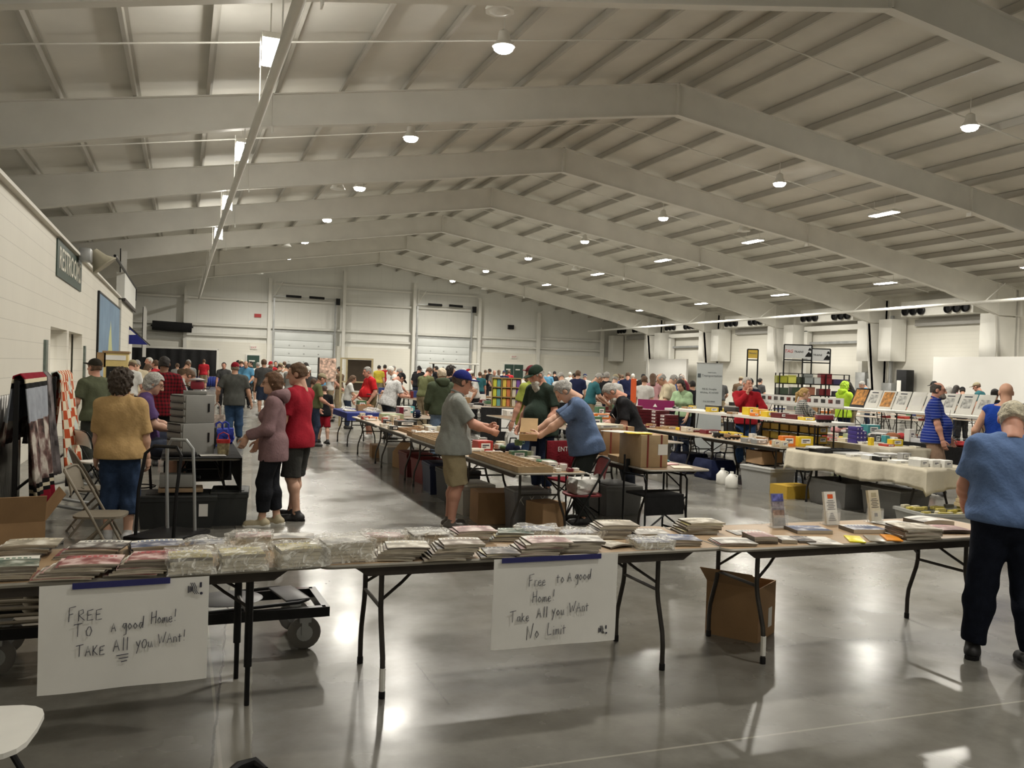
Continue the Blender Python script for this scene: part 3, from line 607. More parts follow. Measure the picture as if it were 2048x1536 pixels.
    if hstyle != 'bald' and hair:
        def hp(D, Pq):
            X, Y, Z = Pq[..., 0], Pq[..., 1], Pq[..., 2]; D = hn(.0016)(D, Pq) if hstyle != 'curly' else D + .007 * (1.6 * np.sin(85 * X + 2 * np.sin(60 * Z)) * np.sin(75 * Y + 2 * np.sin(70 * X)) + np.sin(80 * Z + 2.5 * np.sin(60 * Y + 40 * X)) * np.cos(60 * X + 30 * Y))
            face = np.minimum(Y - .045 + .5 * np.abs(Z - .02) * (Z < .02), .078 - Z) if hstyle != 'curly' else np.minimum(Y - .04, .095 - Z)
            D = np.maximum(D, face)
            D = np.maximum(D, {'short': -.055, 'balding': -.055, 'bob': -.13, 'curly': -.15, 'long': -.3, 'pony': -.08}[hstyle] - Z - (.25 * Y if hstyle in ('short', 'balding') else 0))
            if hstyle in ('short', 'balding', 'pony'): D = np.maximum(D, -(np.sqrt((np.abs(X) - .082) ** 2 + (Y + .0) ** 2 + (Z + .005) ** 2) - .03))
            if hstyle == 'balding': D = np.maximum(D, -(np.sqrt((X * 1.15) ** 2 + (Y - .01) ** 2 * .8 + (Z - .13) ** 2) - .085))
            return D
        g = {'short': .010, 'balding': .007, 'bob': .018, 'curly': .040, 'long': .016, 'pony': .012}[hstyle]
        Q = [ell((0, -.014, .03), (.077 + g, .097 + g, .09 + g)), ell((0, -.04, -.02), (.066 + g, .06 + g, .07 + g))]
        if hstyle == 'bob': Q.append(ell((0, -.035, -.05), (.085, .065, .08)))
        if hstyle == 'curly': Q.append(ell((0, -.04, -.05), (.105, .085, .10)))
        if hstyle == 'long': Q += [cone((0, -.05, -.02), (0, -.085, -.24), .085, .07)]
        hd('hair', Q, HAIRM, hair, hp)
        if hstyle == 'pony': hd('ponytail', [cone((0, -.10, .03), (0, -.135, -.03), .03, .036), cone((0, -.135, -.03), (0, -.13, -.2), .036, .016)], HAIRM, hair, hn(.002))
    if cap:
        kind = cap[1] if len(cap) > 1 else 'ball'
        if kind == 'straw':
            o = hd('hat', [ell((0, -.012, .085), (.085, .105, .075)), ell((0, 0, .06), (.19, .21, .013), k=.015)], CLOTH, cap[0], lo=(-.25, -.25, -.05), hi=(.25, .25, .2))
        else:
            o = hd('cap', [ell((0, -.014, .04), (.09, .11, .098))], CLOTH, cap[0], lambda D, Pq: np.maximum(D, .035 - Pq[..., 2] + .12 * Pq[..., 1]))
            if o: hd('brim', [clipc(ell((0, .10, .052), (.074, .10, .010), rot3(.14, 0, 0)), (0, .07, 0), (0, -1, 0))], CLOTH, cap[2] if len(cap) > 2 else cap[0], par=o)
    if beard: hd('beard', [ell((0, .062, -.085), (.06, .052, .055)), ell((0, .085, -.16 if beard[1:] else -.1), (.058, .04, .09 if beard[1:] else .02), k=.03)], HAIRM, beard[0], lambda D, Pq: np.maximum(hn(.0015)(D, Pq), Pq[..., 2] + .045))
    if det == 1:
        for q in (-1, 1):
            e = MB(); e.lathe([(.001, .0), (.007, .0), (.0075, .002), (.001, .003)], 8, (q * .031, .0875, .011), Matrix.Rotation(R(-90), 3, 'X')); o = e.build('eye', mat('dark_iris', (.02, .015, .01), .2), T); o.matrix_local = MH
    if glasses:
        e = MB()
        for q in (-1, 1): e.tube([(q * .034 + .026 * math.cos(a), .104, .01 + .019 * math.sin(a)) for a in np.linspace(0, 6.283, 13)], .0018, 4, False).tube([(q * .06, .103, .014), (q * .08, .06, .014), (q * .082, -.005, .012)], .002, 4)
        e.tube([(-.01, .106, .014), (.01, .106, .014)], .0018, 4); o = e.build('glasses', BLACKM, T); o.matrix_local = MH
    if badge:
        V3 = che + fwc * (.125 * (.6 + .4 * bw) + badge[0]) * s + rt * badge[1] * s + upc * badge[2] * s
        o = MB().rbox((0, 0, 0), (.07, .004, .095), .002).build('name_badge', PAPER, T); o.location = V3; o.rotation_euler = (-lean - hunch - .1, 0, 0)
    return T
# ================================================================ folding tables and the giveaway tables in front
def wood_fn(nt, tc, src):
    mp = nd(nt, 'ShaderNodeMapping'); mp.inputs['Scale'].default_value = (1.2, 14, 1); nt.links.new(tc, mp.inputs['Vector'])
    n = nd(nt, 'ShaderNodeTexNoise'); n.inputs['Scale'].default_value = 3; n.inputs['Detail'].default_value = 5; nt.links.new(mp.outputs[0], n.inputs['Vector'])
    return mixc(nt, n.outputs['Fac'], (.30, .19, .10), (.46, .32, .19))
WOODTOP = mat('oak_laminate', rough=.38, fn=wood_fn)
EDGEM = mat('grey_edge_banding', (.30, .28, .24), .5, .2, noise=.1)
APRON = mat('dark_apron', (.045, .035, .028), .6, noise=.2)
LEGM = mat('brown_leg_steel', (.05, .045, .04), .4, .5, noise=.2)
PLASTICW = mat('white_plastic_top', (.72, .71, .67), .5, noise=.03)
def folding_table(label, x, y, rz=0, L=2.42, Wd=.76, h=.735, top='wood', group=None, far=False, legs=True, straight=False):
    t = thing('folding_table', label, 'table', (x, y, 0), rz, group)
    tm = {'wood': WOODTOP, 'white': PLASTICW, 'brown': mat('dark_oak_laminate', (.16, .105, .06), .45, noise=.2, nscale=5)}[top]
    th = .022 if top != 'white' else .045; r = .05
    pl = []
    for cx, cy, a0 in ((L / 2 - r, Wd / 2 - r, 0), (-L / 2 + r, Wd / 2 - r, 90), (-L / 2 + r, -Wd / 2 + r, 180), (L / 2 - r, -Wd / 2 + r, 270)):
        pl += [(cx + r * math.cos(R(a0 + k * 30)), cy + r * math.sin(R(a0 + k * 30))) for k in range(4)]
    MB().prism(pl, h - th, h, 'z').build('tabletop', tm, t, smooth=False)
    if top != 'white':
        MB().tube([(px, py, h - th / 2) for px, py in pl + pl[:1]], .0125, 6, False).build('edge_band', EDGEM, t)
        if not far:
            ap = MB()
            for s in (-1, 1): ap.prism([(-L / 2 + .16, h - th), (L / 2 - .16, h - th), (L / 2 - .24, h - .075), (-L / 2 + .24, h - .075)], s * (Wd / 2 - .05) - .01, s * (Wd / 2 - .05) + .01)
            ap.build('apron', APRON, t, smooth=False)
    if not legs: return t
    for s in (-1, 1):
        x0 = s * (L / 2 - .34); r = .0145
        for q in (-1, 1):
            y0 = q * (Wd / 2 - .16)
            lg = MB().tube([(x0, y0, h - th), (x0, y0, .46), (x0, y0 + q * .012, .40), (x0, y0 + q * .075, .22), (x0, y0 + q * .085, .14), (x0, y0 + q * .085, 0)] if not far else [(x0, y0, h - th), (x0, y0, .42), (x0, y0 + q * .08, .2), (x0, y0 + q * .085, 0)], r, 8 if not far else 5).build('leg', LEGM, t)
            if straight:
                nb_ = MB().tube([(x0, y0, h - th), (x0, y0, .2)], .021, 10).tube([(x0, y0, .24), (x0, y0, 0)], .0135, 8); nb_.build('tmp'); o_ = bpy.data.objects[-1] if False else None; lg.data = [o for o in bpy.data.objects if o.name.startswith('tmp')][0].data; lg.data.materials.append(BLACKM); bpy.data.objects.remove([o for o in bpy.data.objects if o.name.startswith('tmp')][0])
            elif not far: MB().lathe([(.018, 0), (.018, .035), (.016, .04)], 8, (x0, y0 + q * .085, .001)).build('foot_cap', BLACKM, lg)
        cr = MB().tube([(x0, -Wd / 2 + .16, .46), (x0, Wd / 2 - .16, .46)], .011, 6)
        if not far:
            for q in (-1, 1): cr.tube([(x0, q * (Wd / 2 - .16), .50), (x0 - s * .12, q * (Wd / 2 - .20), .58), (x0 - s * .28, q * .10, h - th - .01)], .009, 6)
            cr.tube([(x0 - s * .2, -.16, .655), (x0 - s * .2, .16, .655)], .008, 6)
        else: cr.tube([(x0, 0, .46), (x0 - s * .35, 0, h - th)], .01, 5)
        cr.build('leg_brace', LEGM, t)
    return t
TL = folding_table('oak folding table in front carrying the wide sign that says take all you want', -.50, 4.84, R(4.0), 2.36, .74, straight=True)
TM = folding_table('oak folding table in front carrying the squarer sign that says no limit', 1.875, 4.90, R(.4), 2.37, .74)
TR = folding_table('oak folding table with brochure holders beside the man in the blue shirt', 4.26, 4.86, R(.8), 2.42, .74)
for t, px, z0, z1 in ((TM, -.845, .04, .16), (TR, -.87, .05, .17)):
    MB().lathe([(.0165, z0), (.0165, z1)], 8, (px, -.295, 0)).build('leg_sleeve', WHITEM, t)['label'] = 'pale sleeve at the foot of one leg'  # paler band round the lower end of one leg

# hand lettered signs hung from the table edge
GL = {'F': [[(.1, 0), (.15, 1), (.75, 1.05)], [(.1, .5), (.5, .55)]], 'R': [[(.1, 0), (.12, .75), (.5, .8), (.55, .55), (.15, .4), (.65, 0)]], 'E': [[(.65, .75), (.12, .7), (.1, 0), (.65, .02)], [(.1, .38), (.5, .4)]],
      'T': [[(0, .95), (.85, 1.0)], [(.42, 1), (.38, 0)]], 'O': [[(.3, .7), (.08, .4), (.15, .05), (.45, 0), (.65, .35), (.5, .68), (.3, .7)]], 'A': [[(.05, 0), (.35, .85), (.65, 0)], [(.15, .35), (.55, .35)]],
      'g': [[(.5, .5), (.2, .5), (.1, .25), (.3, .08), (.5, .5), (.48, -.4), (.2, -.45)]], 'o': [[(.25, .5), (.08, .25), (.25, 0), (.48, .22), (.25, .5)]], 'd': [[(.45, .45), (.2, .48), (.08, .2), (.25, 0), (.5, .4), (.58, 1.0), (.5, .02)]],
      'H': [[(.1, 0), (.15, 1)], [(.1, .5), (.6, .55)], [(.6, 0), (.65, 1.05)]], 'm': [[(.05, 0), (.08, .45), (.25, .45), (.28, 0), (.3, .42), (.5, .45), (.55, 0)]], 'e': [[(.1, .25), (.45, .28), (.35, .5), (.15, .42), (.1, .1), (.3, 0), (.5, .08)]],
      'K': [[(.1, 0), (.12, .85)], [(.55, .85), (.15, .4), (.6, 0)]], 'l': [[(.15, 0), (.18, 1)]], 'Y': [[(.0, 1), (.25, .55)], [(.6, 1), (.1, -.2)]], 'y': [[(.05, .6), (.25, .2)], [(.5, .65), (.1, -.4)]], 'u': [[(.08, .5), (.1, .1), (.3, 0), (.45, .5), (.5, 0)]],
      'W': [[(0, .9), (.2, 0), (.42, .6), (.6, .05), (.95, 1)]], 'n': [[(.08, 0), (.1, .5), (.3, .5), (.45, .35), (.48, 0)]], 't': [[(.2, .75), (.2, 0)], [(.02, .5), (.45, .52)]], '!': [[(.2, .45), (.25, 1.1)], [(.18, .1), (.2, .14)]], 'N': [[(.05, -.1), (.1, .9), (.5, 0), (.75, 1.05)]],
      'L': [[(.2, 1.05), (.1, .3), (.15, 0), (.6, .05)]], 'i': [[(.15, .45), (.15, 0)], [(.15, .68), (.16, .72)]], 'a': [[(.45, .45), (.15, .45), (.08, .1), (.3, .05), (.48, .45), (.5, 0)]], 'k': [[(.1, 0), (.12, .8)], [(.4, .5), (.12, .25), (.45, 0)]], 'r': [[(.1, 0), (.12, .5), (.4, .48)]], 'q': [[(.5, .5), (.2, .5), (.1, .2), (.45, .35), (.5, -.35)]]}
INK = mat('dark_marker_ink', (.035, .035, .06), .6)
TAPE = mat('blue_painters_tape', (.02, .022, .13), .6)
def handwriting(lines, M, r=.0017):
    mb = MB()
    for txt, x, y, sz, adv in lines:
        for ch in txt:
            if ch == ' ': x += sz * .45; continue
            for st in GL[ch]:
                P = [M @ Vector((x + p[0] * sz * .68, y + p[1] * sz + p[0] * sz * .06, 0)) for p in st]; mb.tube(P, r, 5)
            x += sz * .68 * adv * (max(p[0] for st in GL[ch] for p in st) + .18)
    return mb
def sign(label, p0, p1, hgt, tape, lines, logo, ul=()):
    p0 = Vector(p0); p1 = Vector(p1); xd = (p1 - p0).normalized(); w = (p1 - p0).length; nrm = xd.cross(Vector((0, 0, 1)))
    t = thing('paper_sign', label, 'sign', tuple(p0)); M = basis((0, 0, 0), xd, (0, -.02, 1)); N = 14
    P = [[M @ Vector((w * i / N, -hgt * j / 6, .006 * math.sin(i * .7 + j) * (j / 6) + .002)) for i in range(N + 1)] for j in range(7)]
    Q = [[p - M.to_3x3() @ Vector((0, 0, .0012)) for p in row] for row in P]
    MB().grid(P[::-1]).grid(Q).build('paper', PAPER, t)
    off = M @ Matrix.Translation((0, 0, .009))
    for ln in lines: handwriting([ln], off).build('word', INK, t)
    lg = MB(); lx, ly, ls = logo
    for i in range(3): lg.box(off @ Vector((lx + ls * .12 * i, ly, 0)), (ls * .07, .001, ls * (.55 - .1 * i)))
    for i in range(3): lg.tube([off @ Vector((lx + ls * (.15 + .13 * i), ly + ls * .5, 0)), off @ Vector((lx + ls * (.32 + .13 * i), ly + ls * .1, 0)), off @ Vector((lx + ls * (.28 + .13 * i), ly - ls * .1, 0)), off @ Vector((lx + ls * (.5 + .13 * i), ly - ls * .4, 0))], ls * .03, 5)
    lg.box(off @ Vector((lx + ls * .9, ly + ls * .3, 0)), (ls * .16, .001, ls * .4)); lg.lathe([(ls * .11, 0), (ls * .11, .002)], 12, off @ Vector((lx + ls * .95, ly - ls * .36, 0)), Matrix.Rotation(R(90), 3, 'X'))
    lg.build('corner_mark', INK, t)
    for a, b, yy in ul: MB().tube([off @ Vector((a, yy, 0)), off @ Vector((b, yy + .004, 0))], .002, 5).build('underline', INK, t)
    a, b = tape; MB().box((0, 0, 0), (b - a, .0015, .028)).build('tape', TAPE, t, loc=tuple(off @ Vector(((a + b) / 2, -.006, .004))), rz=math.atan2(xd.y, xd.x))
    return t
sign('wide white paper sign with blue tape reading take all you want with underlined All', (-.56, 4.335, .742), (.145, 4.385, .742), .485, (.13, .535),
     [('FREE', .115, -.165, .062, 1.0), ('TO', .14, -.235, .058, 1.15), ('A', .29, -.225, .045, 1.0), ('good', .335, -.22, .055, .92), ('Home!', .455, -.203, .055, .9), ('TAKE', .15, -.325, .052, 1.0), ('All', .30, -.315, .06, 1.1), ('yOu', .395, -.312, .055, .9), ('WAnt!', .49, -.298, .05, .95)], (.615, -.055, .06), ul=((.315, .365, -.335), (.325, .365, -.35), (.335, .36, -.365)))
sign('squarer white paper sign with blue tape reading free to a good home no limit', (1.585, 4.455, .742), (2.325, 4.46, .742), .49, (.04, .63),
     [('Free', .20, -.155, .062, .85), ('to', .365, -.145, .06, .95), ('A', .43, -.14, .055, 1.0), ('good', .475, -.135, .058, .95), ('Home!', .225, -.245, .06, 1.0), ('Take', .10, -.345, .06, .95), ('All', .255, -.33, .06, 1.1), ('you', .345, -.325, .06, .95), ('WAnt', .45, -.312, .058, .95), ('No', .20, -.44, .075, 1.0), ('Limit', .32, -.43, .065, .95)], (.635, -.425, .05))

# magazines, bundles and brochures
def cover_fn(nt, tc, src):
    L = nt.links.new; oi = nd(nt, 'ShaderNodeObjectInfo'); X, Y, Z = sep(nt, tc); nz = sep(nt, nd(nt, 'ShaderNodeTexCoord').outputs['Normal'])[2]
    v = nd(nt, 'ShaderNodeTexNoise'); v.noise_dimensions = '4D'; v.inputs['Scale'].default_value = 11; v.inputs['Detail'].default_value = 5; L(tc, v.inputs['Vector']); L(mth(nt, 'MULTIPLY', oi.outputs['Random'], 50), v.inputs['W'])
    ramp = nd(nt, 'ShaderNodeValToRGB'); e = ramp.color_ramp.elements; e[0].position = .40; e[0].color = (.02, .02, .025, 1); e[1].position = .62; e[1].color = (.85, .83, .78, 1)
    L(v.outputs['Fac'], ramp.inputs[0]); m = e.new(.5); m.color = (.22, .18, .15, 1)
    pic = mixc(nt, .38, ramp.outputs[0], oi.outputs['Color'])
    band = mth(nt, 'GREATER_THAN', Y, .045); bar = mth(nt, 'LESS_THAN', mth(nt, 'PINGPONG', mth(nt, 'ADD', X, .0), .012), .008)
    txt = mth(nt, 'MULTIPLY', mth(nt, 'MULTIPLY', bar, mth(nt, 'LESS_THAN', mth(nt, 'ABSOLUTE', X), .095)), mth(nt, 'LESS_THAN', mth(nt, 'ABSOLUTE', mth(nt, 'SUBTRACT', Y, .068)), .014))
    bandc = mixc(nt, mth(nt, 'GREATER_THAN', oi.outputs['Random'], .55), (.74, .72, .66), pic); c = mixc(nt, band, pic, bandc); c = mixc(nt, txt, c, oi.outputs['Color'])
    edge = mth(nt, 'PINGPONG', Z, .0011); side = mixc(nt, mth(nt, 'MULTIPLY', mth(nt, 'LESS_THAN', edge, .0004), .6), (.60, .54, .43), (.22, .18, .13))
    side = mixc(nt, mth(nt, 'PINGPONG', mth(nt, 'MULTIPLY', oi.outputs['Random'], 7.3), .85), side, (.06, .05, .045)); side = mixc(nt, mth(nt, 'MULTIPLY', mth(nt, 'GREATER_THAN', mth(nt, 'ABSOLUTE', sep(nt, nd(nt, 'ShaderNodeTexCoord').outputs['Normal'])[0]), .5), .7), side, (.04, .035, .035))
    return mixc(nt, mth(nt, 'GREATER_THAN', nz, .5), side, c)
COVER = mat('printed_cover', rough=.5, fn=cover_fn, spec=.3)
def mag_mesh(w, d, th, bow=.004):
    n = 8; mb = MB(); T = [[(w * (i / n - .5), d * (j / 4 - .5), th + bow * math.sin(math.pi * i / n) - .3 * bow * (j / 4 - .5)) for i in range(n + 1)] for j in range(5)]
    B = [[(p[0], p[1], p[2] - th + .0003) for p in row] for row in T]; mb.grid(T).grid(B[::-1])
    for row in (0, 4):
        for i in range(n):
            a, b, c, e = B[row][i], B[row][i + 1], T[row][i + 1], T[row][i]; mb.add([a, b, c, e], [(0, 1, 2, 3) if row == 0 else (3, 2, 1, 0)])
    for col in (0, n):
        for j in range(4):
            a, b, c, e = B[j][col], B[j + 1][col], T[j + 1][col], T[j][col]; mb.add([a, b, c, e], [(3, 2, 1, 0) if col == 0 else (0, 1, 2, 3)])
    return mb
MAGS = {}
def magazine(x, y, z, rz, w, d, th, col, label, group, name='magazine', cat='magazine', bow=.004):
    key = (round(w, 2), round(d, 2), round(th, 3), bow)
    if key not in MAGS: o = mag_mesh(w, d, th, bow).build(name, COVER); MAGS[key] = o.data
    else: o = bpy.data.objects.new(name, MAGS[key]); COL.objects.link(o)
    o.location = (x, y, z); o.rotation_euler = (0, 0, rz); o.color = (*col, 1); return tag(o, label, cat, group)
TZ = .7355
def stack(n, x, y, rz, w, d, H, fan, cols, what, where):
    H *= .85; w *= .94; y += d / 2; th = H / n; z = TZ
    for i in range(n):
        last = i == n - 1; f = (i - n / 2) * fan * 1.5; a = rz + rnd.uniform(-.09, .09) * (1 if fan else .4)
        c = cols[i % len(cols)] if not last else cols[0]
        lab = ('top magazine with %s, %s' if last else 'magazine under the %s, %s') % (what, where)
        magazine(x + f * .8 + rnd.uniform(-.004, .004), y + f * .15 + rnd.uniform(-.004, .004), z, a, w, d, th * .93, c, lab, None if last else 'magazines ' + where); z += th
def wrap_fn(nt, tc, src):
    n = nd(nt, 'ShaderNodeTexVoronoi'); n.inputs['Scale'].default_value = 30; n.feature = 'DISTANCE_TO_EDGE'; nt.links.new(tc, n.inputs['Vector']); return None
def wrap_mat():
    m = bpy.data.materials.new('clear_plastic_wrap'); m.use_nodes = True; nt = m.node_tree; b = nt.nodes['Principled BSDF']; tc = nd(nt, 'ShaderNodeTexCoord').outputs['Object']
    b.inputs['Base Color'].default_value = (.92, .91, .86, 1); b.inputs['Roughness'].default_value = .2; b.inputs['Specular IOR Level'].default_value = .8
    v = nd(nt, 'ShaderNodeTexNoise'); v.inputs['Scale'].default_value = 15; v.inputs['Detail'].default_value = 3; v.inputs['Distortion'].default_value = 3.0; nt.links.new(tc, v.inputs['Vector'])
    bp = nd(nt, 'ShaderNodeBump'); bp.inputs['Strength'].default_value = .7; bp.inputs['Distance'].default_value = .02; nt.links.new(v.outputs['Fac'], bp.inputs['Height']); nt.links.new(bp.outputs[0], b.inputs['Normal'])
    mr = nd(nt, 'ShaderNodeMapRange'); mr.inputs[1].default_value = .5; mr.inputs[2].default_value = .66; mr.inputs[3].default_value = .24; mr.inputs[4].default_value = .85; nt.links.new(v.outputs['Fac'], mr.inputs[0]); nt.links.new(mr.outputs[0], b.inputs['Alpha']); return m
WRAP = wrap_mat()
def noise3(p, f): return math.sin(p[0] * f + 1.3 * math.sin(p[1] * f * .7 + p[2] * f)) + math.sin(p[1] * f * 1.1 + 2 * math.sin(p[2] * f * .9 + p[0] * f * .5)) + math.sin(p[2] * f * 1.3 + p[0] * f * .8)
def bundle(label, x, y, rz, w, d, H, col, tail=1):
    w *= .88; d *= .92; H *= .78
    t = thing('wrapped_bundle', label, 'bundle', (x, y + d / 2, TZ), rz, 'plastic wrapped bundles of magazines'); z = 0.002; n = 5
    for i in range(n): o = mag_mesh(w * rnd.uniform(.93, .97), d * rnd.uniform(.92, .97), H / n * .92, .003).build('magazine', COVER if i == n - 1 else mat('cream_pages', (.58, .53, .42), .7, noise=.1, nscale=30), t, loc=(rnd.uniform(-.006, .006), rnd.uniform(-.006, .006), z), rz=rnd.uniform(-.03, .03)); o.color = (*col, 1); z += H / n
    bm = bmesh.new(); bmesh.ops.create_cube(bm, size=1); bmesh.ops.subdivide_edges(bm, edges=list(bm.edges), cuts=9, use_grid_fill=True); q = rnd.uniform(0, 9)
    for v in bm.verts:
        p = v.co.copy(); dn = p.normalized(); m = max(abs(p.x), abs(p.y)) * 2
        v.co = Vector((p.x * (w + .022), p.y * (d + .022), (p.z + .5) * (H + .016) + .001)); amp = .0045 * noise3((v.co.x + q, v.co.y - q, v.co.z * 1.5), 38); v.co += Vector((dn.x, dn.y, max(dn.z, 0))) * amp
        if tail and p.x * tail > .38 and abs(p.y) < .5: v.co.x += tail * .03 * (p.x * tail - .38) * 8 * (1 + .4 * math.sin(v.co.y * 60 + q)); v.co.z *= 1 - 1.6 * (p.x * tail - .38)
        v.co.z = max(v.co.z, .0008)
    mb = MB(); bm.verts.index_update(); mb.add([v.co for v in bm.verts], [[v.index for v in f.verts] for f in bm.faces]); bm.free()
    mb.build('plastic_wrap', WRAP, t)['label'] = 'crumpled clear plastic wrap'; return t
RD, BL, GR, CR, BK, YL, WT, PK, BR = (.5, .06, .07), (.08, .14, .32), (.10, .2, .13), (.62, .55, .4), (.04, .04, .05), (.6, .5, .05), (.75, .74, .7), (.6, .3, .3), (.3, .2, .12)
LTB, MTB, RTB = 'take-all table', 'no-limit table', 'brochure table'
stack(7, -.74, 4.48, .1, .28, .24, .075, .004, [GR, CR, BR], 'green cover with red title', 'front table end, ' + LTB)
stack(7, -.72, 5.00, -.05, .27, .20, .07, .010, [CR, WT, BR], 'cream cover', 'back row near the cardboard box, ' + LTB)
stack(8, -.42, 4.46, -.08, .27, .22, .075, .014, [RD, CR, BR], 'red and white cover, fanned stack', 'left of the tape, ' + LTB)
stack(6, -.40, 4.92, -.12, .27, .20, .06, .014, [BK, RD, WT], 'black cover with red title', 'behind the fanned red stack, ' + LTB)
stack(8, -.13, 4.47, -.05, .25, .22, .085, .012, [RD, BR, CR], 'red title over dark photo', 'above the wide sign, ' + LTB)
stack(5, -.10, 4.95, .1, .28, .2, .05, .002, [BL, WT], 'white cover with blue headline', 'behind the red title stack, ' + LTB)
bundle('bulky yellowish wrapped bundle at the right end of the wide sign', .06, 4.45, .06, .23, .22, .10, YL, 0)
bundle('small low wrapped bundle behind the bulky yellowish one', .14, 4.92, -.1, .22, .17, .06, BL, -1)
bundle('wrapped bundle with yellow band right of the wide sign', .30, 4.47, .05, .24, .22, .10, YL, 0)
bundle('wrapped bundle with blue and pink top cover beside the white flyers, take-all table', .39, 4.98, -.1, .22, .18, .085, PK, -1)
bundle('tall wrapped bundle at the corner of the take-all table by the gap', .57, 4.49, .1, .24, .2, .115, YL, 1)
stack(4, .60, 5.02, -.1, .25, .17, .055, .006, [WT, CR], 'white cover', 'back right corner, ' + LTB)
bundle('largest wrapped bundle of pale magazines at the left end of the no-limit table', .83, 4.56, .05, .28, .23, .125, WT, -1)
stack(7, 1.12, 4.55, -.14, .24, .20, .075, .012, [CR, CR, BR], 'cream wavy cover with blue sky', 'by the largest bundle, ' + MTB)
bundle('wrapped bundle behind the cream wavy stack', 1.10, 4.90, -.05, .27, .19, .07, PK, 0)
bundle('wrapped bundle behind the brown fanned stack', 1.37, 4.91, .0, .25, .19, .075, WT, 1)
stack(8, 1.62, 4.92, -.06, .25, .19, .08, .011, [PK, WT, BR], 'white cover with pale red print', 'back row, ' + MTB)
stack(8, 1.40, 4.50, -.06, .24, .2, .095, .014, [BR, CR, BK], 'brown photo cover, tall stack', 'left of the squarer sign, ' + MTB)
stack(3, 1.66, 4.50, -.1, .2, .19, .028, .012, [BK, YL], 'black photo cover with yellow title', 'over the squarer sign, ' + MTB)
stack(5, 1.90, 4.93, -.25, .23, .18, .055, .012, [GR, BK, YL], 'green and yellow cover', 'left of the blue bundles, ' + MTB)
bundle('domed wrapped bundle with blue cover at the back of the no-limit table', 2.08, 4.97, -.25, .24, .19, .06, BL, -1)
bundle('flat wrapped bundle with pale blue cover right of the domed one', 2.32, 4.90, .0, .27, .18, .045, BL, 1)
stack(7, 1.92, 4.52, -.1, .26, .22, .08, .014, [PK, BR, CR], 'pale cover with grey locomotive photo', 'above the squarer sign tape, ' + MTB)
stack(6, 2.16, 4.54, -.16, .25, .2, .075, .008, [WT, CR], 'white cover with grey print', 'right above the squarer sign, ' + MTB)
magazine(2.42, 4.70, TZ, .2, .17, .16, .01, CR, 'single crumpled beige leaflet lying flat right of the white-topped stack', None, 'leaflet', 'leaflet', .012)
stack(9, 2.55, 4.90, -.12, .25, .22, .09, .012, [CR, BR, BK], 'beige cover, tall dark-sided stack', 'back right, ' + MTB)
bundle('low wrapped bundle with blue sky cover at the right of the no-limit table', 2.63, 4.55, -.15, .25, .18, .045, BL, 0)
stack(4, 2.86, 4.60, -.2, .25, .2, .04, .004, [BL, RD], 'dark blue cover with red title', 'right end, ' + MTB)
stack(3, 2.80, 4.86, -.2, .25, .2, .03, .004, [WT, BL], 'white and grey cover', 'behind the dark blue stack, ' + MTB)
stack(6, 3.20, 4.92, -.12, .26, .2, .085, .01, [CR, YL, BR], 'yellowish old cover', 'back left, ' + RTB)
stack(3, 3.20, 4.53, -.2, .25, .2, .02, .004, [WT, RD], 'white cover with small colour photo', 'front left, ' + RTB)
stack(3, 3.42, 4.56, -.2, .16, .2, .05, .0, [PK, WT], 'small pink paperback', 'beside the small pamphlets, ' + RTB)
def sheet(x, y, rz, w, d, th, col, label, bow=.001): return magazine(x, y + d / 2, TZ, rz, w, d, th, col, label, None, 'leaflet', 'leaflet', bow)
sheet(3.52, 4.84, -.15, .24, .17, .004, WT, 'plain white sheet behind the small pink paperback')
sheet(3.58, 4.54, -.3, .1, .16, .022, WT, 'small pile of narrow green and white pamphlets beside the pink paperback'); sheet(3.71, 4.53, -.3, .11, .17, .014, BK, 'small pamphlet with grey photo left of the white flyers')
sheet(3.80, 4.45, -.25, .22, .26, .006, WT, 'white flyer with grey picture at the front edge of the brochure table')
sheet(3.98, 4.80, -.2, .25, .2, .022, BL, 'stack of white bordered brochures with blue picture between the first two holders'); sheet(4.39, 4.74, -.2, .25, .2, .026, BL, 'white bordered brochure pile between the white and the cream holder')
def plain_card(x, y, rz, col, label): return tag(MB().rbox((0, 0, .004), (.10, .22, .008), .002).build('card', GLOSS, loc=(x, y, TZ), rz=rz, color=col), label, 'card')
plain_card(4.09, 4.58, -.55, (.85, .75, .02), 'bright yellow narrow card at the front of the brochure table'); plain_card(4.24, 4.57, -.55, (.3, .27, .22), 'dull printed narrow card between the yellow and orange ones'); plain_card(4.38, 4.57, -.55, (.8, .3, .03), 'orange narrow card beside the thick magazine pile')
stack(6, 4.58, 4.47, -.2, .28, .24, .085, .003, [CR, WT, PK], 'curling glossy cover, thick pile', 'front right, ' + RTB)
sheet(4.86, 4.92, .2, .28, .2, .006, WT, 'white sheets with grey print behind the thick pile', .004); sheet(5.14, 4.90, -.1, .26, .22, .03, WT, 'curled white paper stack at the back right of the brochure table', .012)
sheet(5.02, 4.62, -.2, .27, .22, .02, PK, 'pink and white newspaper pile right of the thick pile', .006)
CLEAR = mat('clear_acrylic', (.9, .92, .92), .05, alpha=.22, spec=.7)
